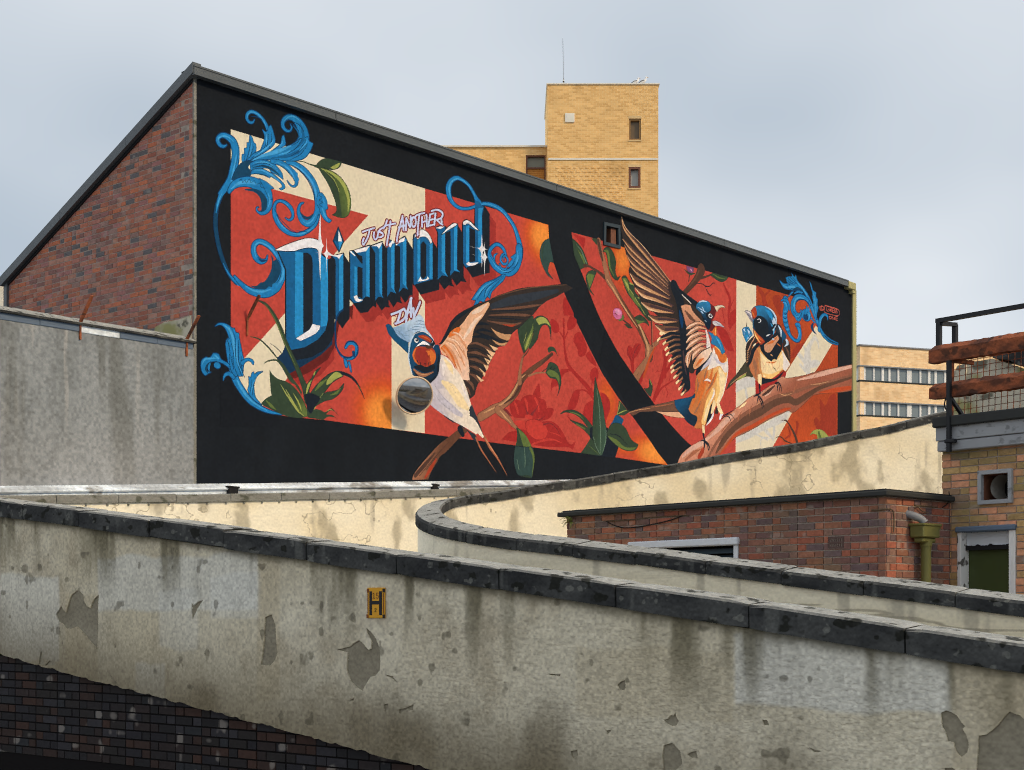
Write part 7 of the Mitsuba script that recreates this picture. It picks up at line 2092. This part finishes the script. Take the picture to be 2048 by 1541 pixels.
put(f"{ww}__top_panel", block(RB, wx0 + 0.055, tz0, wx1 - 0.08, wz1_ - 0.035, -0.13, -0.085, 0.004), "white_paint")
xs = np.linspace(wx0 + 0.05, wx1 - 0.075, 40)
putty = shapely.Polygon([(x, tz0 - 0.035) for x in xs] + [(x, tz0 + 0.012 + 0.03 * max(0, meshkit.noise(np.array([[x * 26, 3.0, 1.0]]), 2)[0] - 0.35)) for x in xs[::-1]])
put(f"{ww}__putty_line", slab(RB, putty, -0.13, -0.072), "black_rubber")
put(f"{ww}__head_flashing", block(RB, wx0 - 0.005, wz1_ - 0.035, wx1 + 0.012, wz1_ + 0.025, -0.14, 0.05, 0.012), "blue_lead")

# rusty barrier on its roof
EB = 0.10                                                     # its line, in front of the wall
ba = thing("roof_barrier", "rusty steel barrier with two broad corroded beams on the building's roof", "barrier")


def beam(px0, py0, px1, py1, hh, key, end):
    a, b = RB.on(px0, py0, EB), RB.on(px1, py1, EB)
    du = b[0] - a[0]
    ext = 1.5
    sl = (b[1] - a[1]) / du
    n = 46
    us = np.linspace(a[0], a[0] + du * ext, n)
    brng = np.random.default_rng(int(px0))
    ring = []
    for i, u in enumerate(us):
        z = a[1] + sl * (u - a[0]) + 0.0025 * brng.normal()
        zb_ = z - hh + 0.0025 * brng.normal()
        cutz = 0.0 if i else end
        ring.append([RB.pts([[u - (0.02 if i == 0 else 0), zb_ + 0.0]], 0.0)[0], RB.pts([[u - (0.02 if i == 0 else 0), zb_]], 0.11)[0], RB.pts([[u, z - 0.055]], 0.135)[0], RB.pts([[u + cutz, z]], 0.075)[0], RB.pts([[u + cutz, z + 0.005]], 0.0)[0]])
    put(f"{ba}__{key}", loft(ring), "rusty_iron")


beam(1861, 693, 2048, 663, 0.185, "beam", 0.05)
beam(1862, 769, 2048, 742, 0.165, "beam", 0.04)


def rb3(px, py, w):
    return RB.pts([RB.on(px, py, w)], w)[0]


put(f"{ba}__post", bar(rb3(1898, 905, 0.17), rb3(1898, 722, 0.17), 0.042, 0.042, np.append(RB.n, 0)), "black_metal")
put(f"{ba}__post_foot", cat(block(RB, RB.on(1896, 884, 0.15)[0] - 0.02, RB.on(1896, 888, 0.15)[1], RB.on(1912, 884, 0.15)[0], RB.on(1896, 880, 0.15)[1], 0.12, 0.20, 0.01)), "black_metal")
put(f"{ba}__upright", bar(rb3(1878, 694, 0.03), rb3(1878, 640, 0.03), 0.048, 0.048, np.append(RB.n, 0)), "black_metal")
put(f"{ba}__upright", bar(rb3(1910, 688, -0.25), rb3(1910, 650, -0.25), 0.048, 0.048, np.append(RB.n, 0)), "black_metal")
put(f"{ba}__top_rail", bar(rb3(1873, 643, 0.03), rb3(2048, 612.5, 0.03) + (rb3(2048, 612.5, 0.03) - rb3(1873, 643, 0.03)) * 0.6, 0.048, 0.046), "black_metal")
put(f"{ba}__link", bar(rb3(1880, 648, 0.03), rb3(1912, 650, -0.25), 0.045, 0.04), "black_metal")
put(f"{ba}__brace", bar(rb3(1900, 795, 0.10), rb3(1932, 842, -0.25), 0.035, 0.035), "black_metal")
put(f"{ba}__stay", bar(rb3(1903, 722, 0.05), rb3(1948, 727, -0.1), 0.06, 0.04), "rusty_iron")
put(f"{ba}__stay", bar(rb3(1958, 713, 0.0), rb3(1964, 697, 0.0), 0.05, 0.05), "rusty_iron")
put(f"{ba}__wire", tube(spline([rb3(1892, 796, 0.15), rb3(1889, 808, 0.17), rb3(1891, 818, 0.17), rb3(1896, 823, 0.16)], 6), 0.008, 5), "black_rubber")
# wire mesh behind the beams
nt = thing("wire_netting", "rusty square wire netting behind the corroded beams", "netting")
mesh_w, ms = -0.30, []
n0, n1 = RB.on(1905, 780, mesh_w)[0], RB.on(2300, 780, mesh_w)[0]
nz0, nz1 = RB.on(1980, 842, mesh_w)[1], RB.on(1980, 705, mesh_w)[1]
for u in np.arange(n0, n1, 0.075):
    ms.append(bar(RB.pts([[u, nz0]], mesh_w)[0], RB.pts([[u + 0.02, nz1]], mesh_w)[0], 0.006, 0.006, np.append(RB.n, 0)))
for z in np.arange(nz0, nz1 + 0.01, 0.075):
    ms.append(bar(RB.pts([[n0, z]], mesh_w - 0.004)[0], RB.pts([[n1, z + 0.06]], mesh_w - 0.004)[0], 0.006, 0.006))
put(f"{nt}__wires", cat(*ms), "rusty_iron")
labels[f"{nt}__wires"] = {"kind": "stuff", "label": "crossing wires of the netting"}
put(f"{nt}__edge_wire", bar(RB.pts([[n0, nz0]], mesh_w)[0], RB.pts([[n0, nz1]], mesh_w)[0], 0.018, 0.018, np.append(RB.n, 0)), "rusty_iron")
# old mossy wall behind
OW = Plane(at(1912, 780, 20.0)[:2], (0.80, -0.60))
mw = thing("mossy_wall", "old cream wall blotched with moss behind the wire netting", "wall")
op = [(1909, 860), (1912, 760), (1916, 738), (1926, 727), (1945, 724), (1962, 722), (1985, 718), (2000, 722), (2048, 738), (2200, 770), (2200, 860)]
put(f"{mw}__face", slab(OW, OW.poly(op), -0.3, 0.0), "mossy_render")
put(f"{mw}__end_pier", slab(OW, OW.poly([(1906, 862), (1910, 748), (1918, 733), (1934, 730), (1937, 862)]), 0.0, 0.05), "mossy_render")
put(f"{mw}__coping", slab(OW, OW.poly([(1990, 708), (2022, 703), (2060, 698), (2200, 690), (2200, 770), (2048, 735), (2022, 722), (1992, 719)]), -0.5, 0.12), "coping_stone")

# ---------------------------------------------------------------- convex mirror
cm = thing("convex_mirror", "round convex traffic mirror with a pale rim on the mural under the first swallow", "mirror")
mc = M.pts([M.on(829, 792, 0.42)], 0.42)[0]
ax = np.append(M.n, 0) * 0.86 + np.array([-0.46, -0.62, -0.75]) * 0.55
ax /= np.linalg.norm(ax)
R0 = 0.295
sx = np.cross([0, 0, 1], ax)
sx /= np.linalg.norm(sx)
sy = np.cross(ax, sx)
g = np.linspace(0, 2 * np.pi, 64, endpoint=False)
rings = []
for r_ in np.linspace(R0, 0.004, 18):
    hgt = 0.085 * (1 - (r_ / R0) ** 2)
    rings.append(mc + ax * (hgt + 0.005) + r_ * (np.cos(g)[:, None] * sx + np.sin(g)[:, None] * sy))
put(f"{cm}__reflector", loft(rings), "mirror_glass", 60)
rim = []
for a in np.linspace(0, 2 * np.pi, 9)[:-1]:
    rim.append(mc + ax * (0.018 * math.sin(a) - 0.002) + (R0 + 0.012 + 0.016 * math.cos(a)) * (np.cos(g)[:, None] * sx + np.sin(g)[:, None] * sy))
rim.append(rim[0])
put(f"{cm}__rim", loft(rim, caps=False), "mirror_rim", 50)
put(f"{cm}__backing", loft([mc - ax * 0.002 + (R0 + 0.005) * (np.cos(g)[:, None] * sx + np.sin(g)[:, None] * sy), mc - ax * 0.06 + (R0 * 0.75) * (np.cos(g)[:, None] * sx + np.sin(g)[:, None] * sy)]), "orange_panel")
mp = M.pts([M.on(829, 800, 0.0)], 0.0)[0]
put(f"{cm}__arm", cat(tube([mc - ax * 0.05, mc - ax * 0.14, mp + np.append(M.n, 0) * 0.05, mp], 0.024, 10)), "black_metal", 50)

# ---------------------------------------------------------------- cranked iron brackets
for (x, y0, y1, x2, y2), w, lab in (((160, 680, 646, 184, 592), WG, "rusty cranked iron bracket on the grey wall, leftmost of three"), ((373, 713, 680, 398, 632), WG, "rusty cranked iron bracket where the grey wall meets the mural corner"), ((494, 672, 640, 519, 591), 0.006, "dark cranked iron bracket standing on the mural's red field")):
    t = thing("iron_bracket", lab, "bracket", "cranked iron wire brackets along the walls")
    u, z = M.on(x, y0, w + 0.01)
    z1 = M.on(x, y1, w + 0.01)[1]
    tp = M.pts([[u, z1]], w + 0.015)[0]
    best = min(((o, M.on(x2, y2, w + o)) for o in np.linspace(0.05, 0.45, 41)), key=lambda q: abs(q[1][0] - u))
    end = M.pts([best[1]], w + best[0])[0]
    put(f"{t}__fixing_leg", block(M, u - 0.014, z, u + 0.014, z1, w, w + 0.03, 0.003), "rusty_iron")
    put(f"{t}__arm", bar(tp, end, 0.045, 0.02), "rusty_iron")

# ---------------------------------------------------------------- tower and its wing
tw = thing("brick_tower", "tall buff brick tower block with small windows behind the mural building", "tower")
TY = 57.0
TP = Plane((at(1095, 400, TY)[0], TY), (1, 0))
U = lambda px: TP.on(px, 400)[0]
Z = lambda py: TP.on(1200, py)[1]
t_wins = [rect(U(1258), Z(281), U(1282), Z(238)), rect(U(1257.5), Z(377), U(1281), Z(335))]
tb = rect(0, -0.1, U(1316.5), Z(170))
put(f"{tw}__front_wall", slab(TP, tb.difference(shapely.union_all(t_wins)), -0.25, 0), "buff_brick")
put(f"{tw}__body", cat(block(TP, 0.0, -0.1, 0.22, Z(170), -4.0, -0.25), block(TP, U(1316.5) - 0.22, -0.1, U(1316.5), Z(170), -4.0, -0.25), block(TP, 0.22, -0.1, U(1316.5) - 0.22, Z(172), -4.0, -3.8)), "buff_brick")
put(f"{tw}__roof", block(TP, -0.04, Z(170), U(1316.5) + 0.05, Z(167.6), -4.05, 0.05), "white_flash")
put(f"{tw}__string_course", block(TP, 0.03, Z(321), U(1316.5) - 0.02, Z(317.5), -0.05, 0.035), "white_flash")
for i, wb in enumerate(t_wins):
    x0, y0, x1, y1 = wb.bounds
    k = put(f"{tw}__window", block(TP, x0 + 0.03, y0 + 0.03, x1 - 0.03, y1 - 0.03, -0.20, -0.17), "brown_glass" if i == 0 else "pale_pane")
    put(f"{k}__frame", slab(TP, wb.difference(wb.buffer(-0.075 if i else -0.055, join_style=2)), -0.17, -0.03 if i == 0 else 0.01), "buff_frame" if i == 0 else "red_frame")
    put(f"{k}__lintel", block(TP, x0 - 0.03, y1 + 0.002, x1 + 0.03, y1 + 0.10, -0.05, 0.012), "stone_lintel")
    put(f"{k}__sill", block(TP, x0 - 0.02, y0 - 0.05, x1 + 0.02, y0 - 0.002, -0.05, 0.03), "stone_lintel")
put(f"{tw}__wall_plate", block(TP, U(1130), Z(246), U(1149), Z(227.5), 0.0, 0.05, 0.01), "white_flash")
hd = []
for r_ in range(26):
    for c_ in range(16):
        z = Z(338) - r_ * 0.15
        if z > Z(440):
            u = U(1112) + c_ * 0.225 + (0.1125 if r_ % 2 else 0)
            if u < U(1246) or r_ > 12:
                hd.append(block(TP, u, z, u + 0.10, z + 0.062, 0.0, 0.022))
put(f"{tw}__projecting_headers", cat(*hd), "buff_brick")
labels[f"{tw}__projecting_headers"] = {"kind": "stuff", "label": "projecting header bricks in rows"}
wg = thing("brick_wing", "lower buff brick wing joined to the left of the tower", "building")
AP = Plane((at(700, 400, TY + 0.6)[0], TY + 0.6), (1, 0))
UA = lambda px: AP.on(px, 400)[0]
ZA = lambda py: AP.on(1000, py)[1]
aw = rect(UA(1052), ZA(372), UA(1091.5), ZA(311))
put(f"{wg}__wall", slab(AP, rect(0, -0.1, UA(1095.6), ZA(295)).difference(aw), -0.25, 0), "buff_brick")
put(f"{wg}__body", block(AP, 0, -0.1, UA(1094), ZA(298), -4, -3.8), "buff_brick")
put(f"{wg}__roof", block(AP, -0.05, ZA(295.5), UA(1095.2), ZA(292.2), -4.0, 0.08), "white_flash")
ax0_, az0_, ax1_, az1_ = aw.bounds
w1 = f"{wg}__window"
put(w1, block(AP, ax0_, ZA(335), ax1_, az1_, -0.2, -0.15), "ribbed_glass")
put(f"{w1}__frame", slab(AP, rect(ax0_, az0_, ax1_, az1_).difference(shapely.union_all([rect(ax0_ + 0.05, ZA(335), ax1_ - 0.05, az1_ - 0.05), rect(ax0_ + 0.05, ZA(359.5), ax1_ - 0.05, ZA(338)), rect(ax0_ + 0.05, az0_ - 1, ax1_ - 0.05, ZA(362))])), -0.15, -0.02), "red_frame")
for i in range(5):
    zz0, zz1 = ZA(359.5 - i * 4.3), ZA(359.5 - (i + 1) * 4.3)
    put(f"{w1}__panel_board", block(AP, ax0_ + 0.05, zz0 + 0.006, ax1_ - 0.05, zz1, -0.16, -0.08, 0.006), "orange_panel")
put(f"{w1}__lower_pane", block(AP, ax0_ + 0.05, az0_, ax1_ - 0.05, ZA(362), -0.18, -0.14), "pale_pane")
rl = thing("roof_dome", "low dark dome rooflight on the wing's flat roof", "rooflight")
g = np.linspace(0, 2 * np.pi, 24, endpoint=False)
dc = AP.pts([[UA(915), ZA(292.5)]], -0.8)[0]
put(f"{rl}__cap", loft([dc + np.column_stack([r_ * np.cos(g), r_ * np.sin(g), g * 0 + h_]) for r_, h_ in ((0.24, 0), (0.22, 0.03), (0.17, 0.06), (0.09, 0.075), (0.01, 0.08))]), "dark_felt", 50)
put(f"{rl}__kerb", loft([dc + np.column_stack([0.26 * np.cos(g), 0.26 * np.sin(g), g * 0 + h_]) for h_ in (-0.06, 0.004)]), "white_flash")
an = thing("radio_mast", "thin whip aerial with insulators on the tower's roof", "aerial")
m0 = TP.pts([[U(1128), Z(167.6)]], -0.4)[0]
mh = Z(70) - Z(167.6)
put(f"{an}__whip", tube([m0, m0 + [-0.01, 0, mh * 0.4], m0 + [-0.03, 0, mh]], [0.011, 0.009, 0.006], 6), "grey_plastic")
for h_ in (0.02, 0.17, 0.28):
    put(f"{an}__insulator", tube([m0 + [0, 0, h_], m0 + [0, 0, h_ + 0.05]], 0.032 if h_ < 0.25 else 0.02, 8), "dark_felt" if h_ < 0.2 else "grey_plastic")
put(f"{an}__base", tube([m0, m0 + [0, 0, 0.30]], 0.019, 8), "white_flash")

# two gulls on the tower


def gull(foot, lab, s=1.0, turn=0.0):
    t = thing("gull", lab, "bird", "gulls standing on the tower")
    fx, up = np.array([math.cos(turn), math.sin(turn), 0]), np.array([0, 0, 1.0])
    rt = np.cross(up, fx)
    P_ = lambda a, b, c=0.0: foot + s * (fx * a + up * b + rt * c)

    def body(chain, refine=0.012):
        h = m3.Manifold()
        for (a, ra), (b, rb_) in zip(chain[:-1], chain[1:]):
            h += m3.Manifold.hull(m3.Manifold.sphere(ra * s, 16).translate(list(a)) + m3.Manifold.sphere(rb_ * s, 16).translate(list(b)))
        q = h.to_mesh()
        m = trimesh.Trimesh(np.array(q.vert_properties[:, :3], float), np.array(q.tri_verts))
        return trimesh.smoothing.filter_taubin(m.subdivide(), iterations=6)

    put(f"{t}__body", body([(P_(-0.11, 0.115), 0.025), (P_(-0.04, 0.135), 0.055), (P_(0.04, 0.15), 0.062), (P_(0.085, 0.19), 0.045), (P_(0.10, 0.25), 0.032), (P_(0.105, 0.285), 0.035), (P_(0.125, 0.29), 0.026)]), "gull_white", True)
    for sd in (-1, 1):
        put(f"{t}__wing", body([(P_(0.03, 0.165, 0.05 * sd), 0.026), (P_(-0.07, 0.145, 0.045 * sd), 0.022), (P_(-0.13, 0.11, 0.02 * sd), 0.012)]), "gull_grey", True)
        put(f"{t}__leg", tube([P_(0.01, 0.10, 0.025 * sd), P_(0.012, 0.05, 0.025 * sd), P_(0.01, 0.0, 0.027 * sd), P_(0.045, 0.002, 0.03 * sd)], [0.008 * s, 0.006 * s, 0.006 * s, 0.004 * s], 6), "gull_yellow")
        put(f"{t}__eye", trimesh.creation.icosphere(1, 0.006 * s).apply_translation(P_(0.125, 0.297, 0.024 * sd)), "gull_black")
    put(f"{t}__tail", body([(P_(-0.13, 0.10), 0.014), (P_(-0.20, 0.07), 0.010)]), "gull_black", True)
    put(f"{t}__beak", tube([P_(0.145, 0.288), P_(0.175, 0.284), P_(0.195, 0.274)], [0.012 * s, 0.009 * s, 0.004 * s], 8), "gull_yellow")


gull(TP.pts([[U(1272), Z(167.6)]], -0.2)[0], "left gull of the two, head held low, on the tower's roof", 0.95, 0.15)
gull(TP.pts([[U(1287), Z(167.6)]], -0.2)[0], "right gull of the two, neck raised, nearest the tower's right corner", 1.02, -0.1)

# ---------------------------------------------------------------- offices far behind
ob = thing("office_block", "pale brick office block with two bands of windows at far right", "building")
OY = 140.0
OP = Plane((at(1720, 800, OY)[0], OY), (0.946, 0.325))
OS = Plane(OP.p0, (-0.325, 0.946))
uo = lambda px: OP.on(px, 800)[0]
zo = lambda py: OP.on(1720, py)[1]
OL = uo(2120)
bands = [(zo(732), zo(762.5)), (zo(803), zo(832))]
for P_, LL in ((OP, OL), (OS, 14.0)):
    solid = rect(0, -0.1, LL, zo(691)).difference(shapely.union_all([rect(0.0 if P_ is OP else 0.35, a, LL, b) for a, b in bands]))
    put(f"{ob}__wall", slab(P_, solid, -0.4, 0.0), "office_brick")
put(f"{ob}__roof_edge", cat(block(OP, -0.1, zo(692), OL, zo(689.5), -0.5, 0.15), block(OS, -0.1, zo(692), 14, zo(689.5), -0.5, 0.15)), "grey_plastic")
spans = [(1720 + (a - 155) / 7.705, 1720 + (b - 155) / 7.705) for a, b in ((250, 370), (390, 500), (535, 605), (635, 745), (770, 890), (960, 1085), (1110, 1215), (1250, 1315), (1350, 1465), (1500, 1610), (1680, 1800), (1830, 1940))]
for a, b in bands:
    put(f"{ob}__window_frame", cat(slab(OP, rect(0.0, a, OL, b).difference(shapely.union_all([rect(uo(p), a + 0.12, uo(q), b - 0.10) for p, q in spans])), -0.3, -0.10)), "office_white")
    put(f"{ob}__window_frame", slab(OS, rect(0.0, a, 14, b).difference(shapely.union_all([rect(2.2 + 4 * i, a + 0.12, 5.8 + 4 * i, b - 0.1) for i in range(3)])), -0.3, -0.10), "office_white")
    put(f"{ob}__sill", cat(block(OP, -0.1, a - 0.06, OL, a + 0.05, -0.3, 0.12), block(OS, -0.1, a - 0.06, 14, a + 0.05, -0.3, 0.12)), "grey_plastic")
    put(f"{ob}__head", cat(block(OP, -0.05, b - 0.05, OL, b + 0.10, -0.3, 0.03), block(OS, -0.05, b - 0.05, 14, b + 0.10, -0.3, 0.03)), "dark_felt")
    for p, q in spans:
        put(f"{ob}__pane", block(OP, uo(p) - 0.02, a + 0.10, uo(q) + 0.02, b - 0.08, -0.28, -0.22), "office_glass")
    for i in range(3):
        put(f"{ob}__pane", block(OS, 2.15 + 4 * i, a + 0.1, 5.85 + 4 * i, b - 0.08, -0.28, -0.22), "office_glass")
# sliver of a white gutter box behind the gable's left end
gb = thing("gutter_box", "small pale gutter and downpipe behind the gable's left end", "gutter")
q0 = at(-6, 563, 26.2)
put(f"{gb}__channel", bar(q0, at(7, 561, 25.7), 0.10, 0.06), "olive_trim")
put(f"{gb}__downpipe", bar(at(1, 567, 26.3), at(1, 640, 26.3), 0.11, 0.09, (0, 1, 0)), "white_flash")
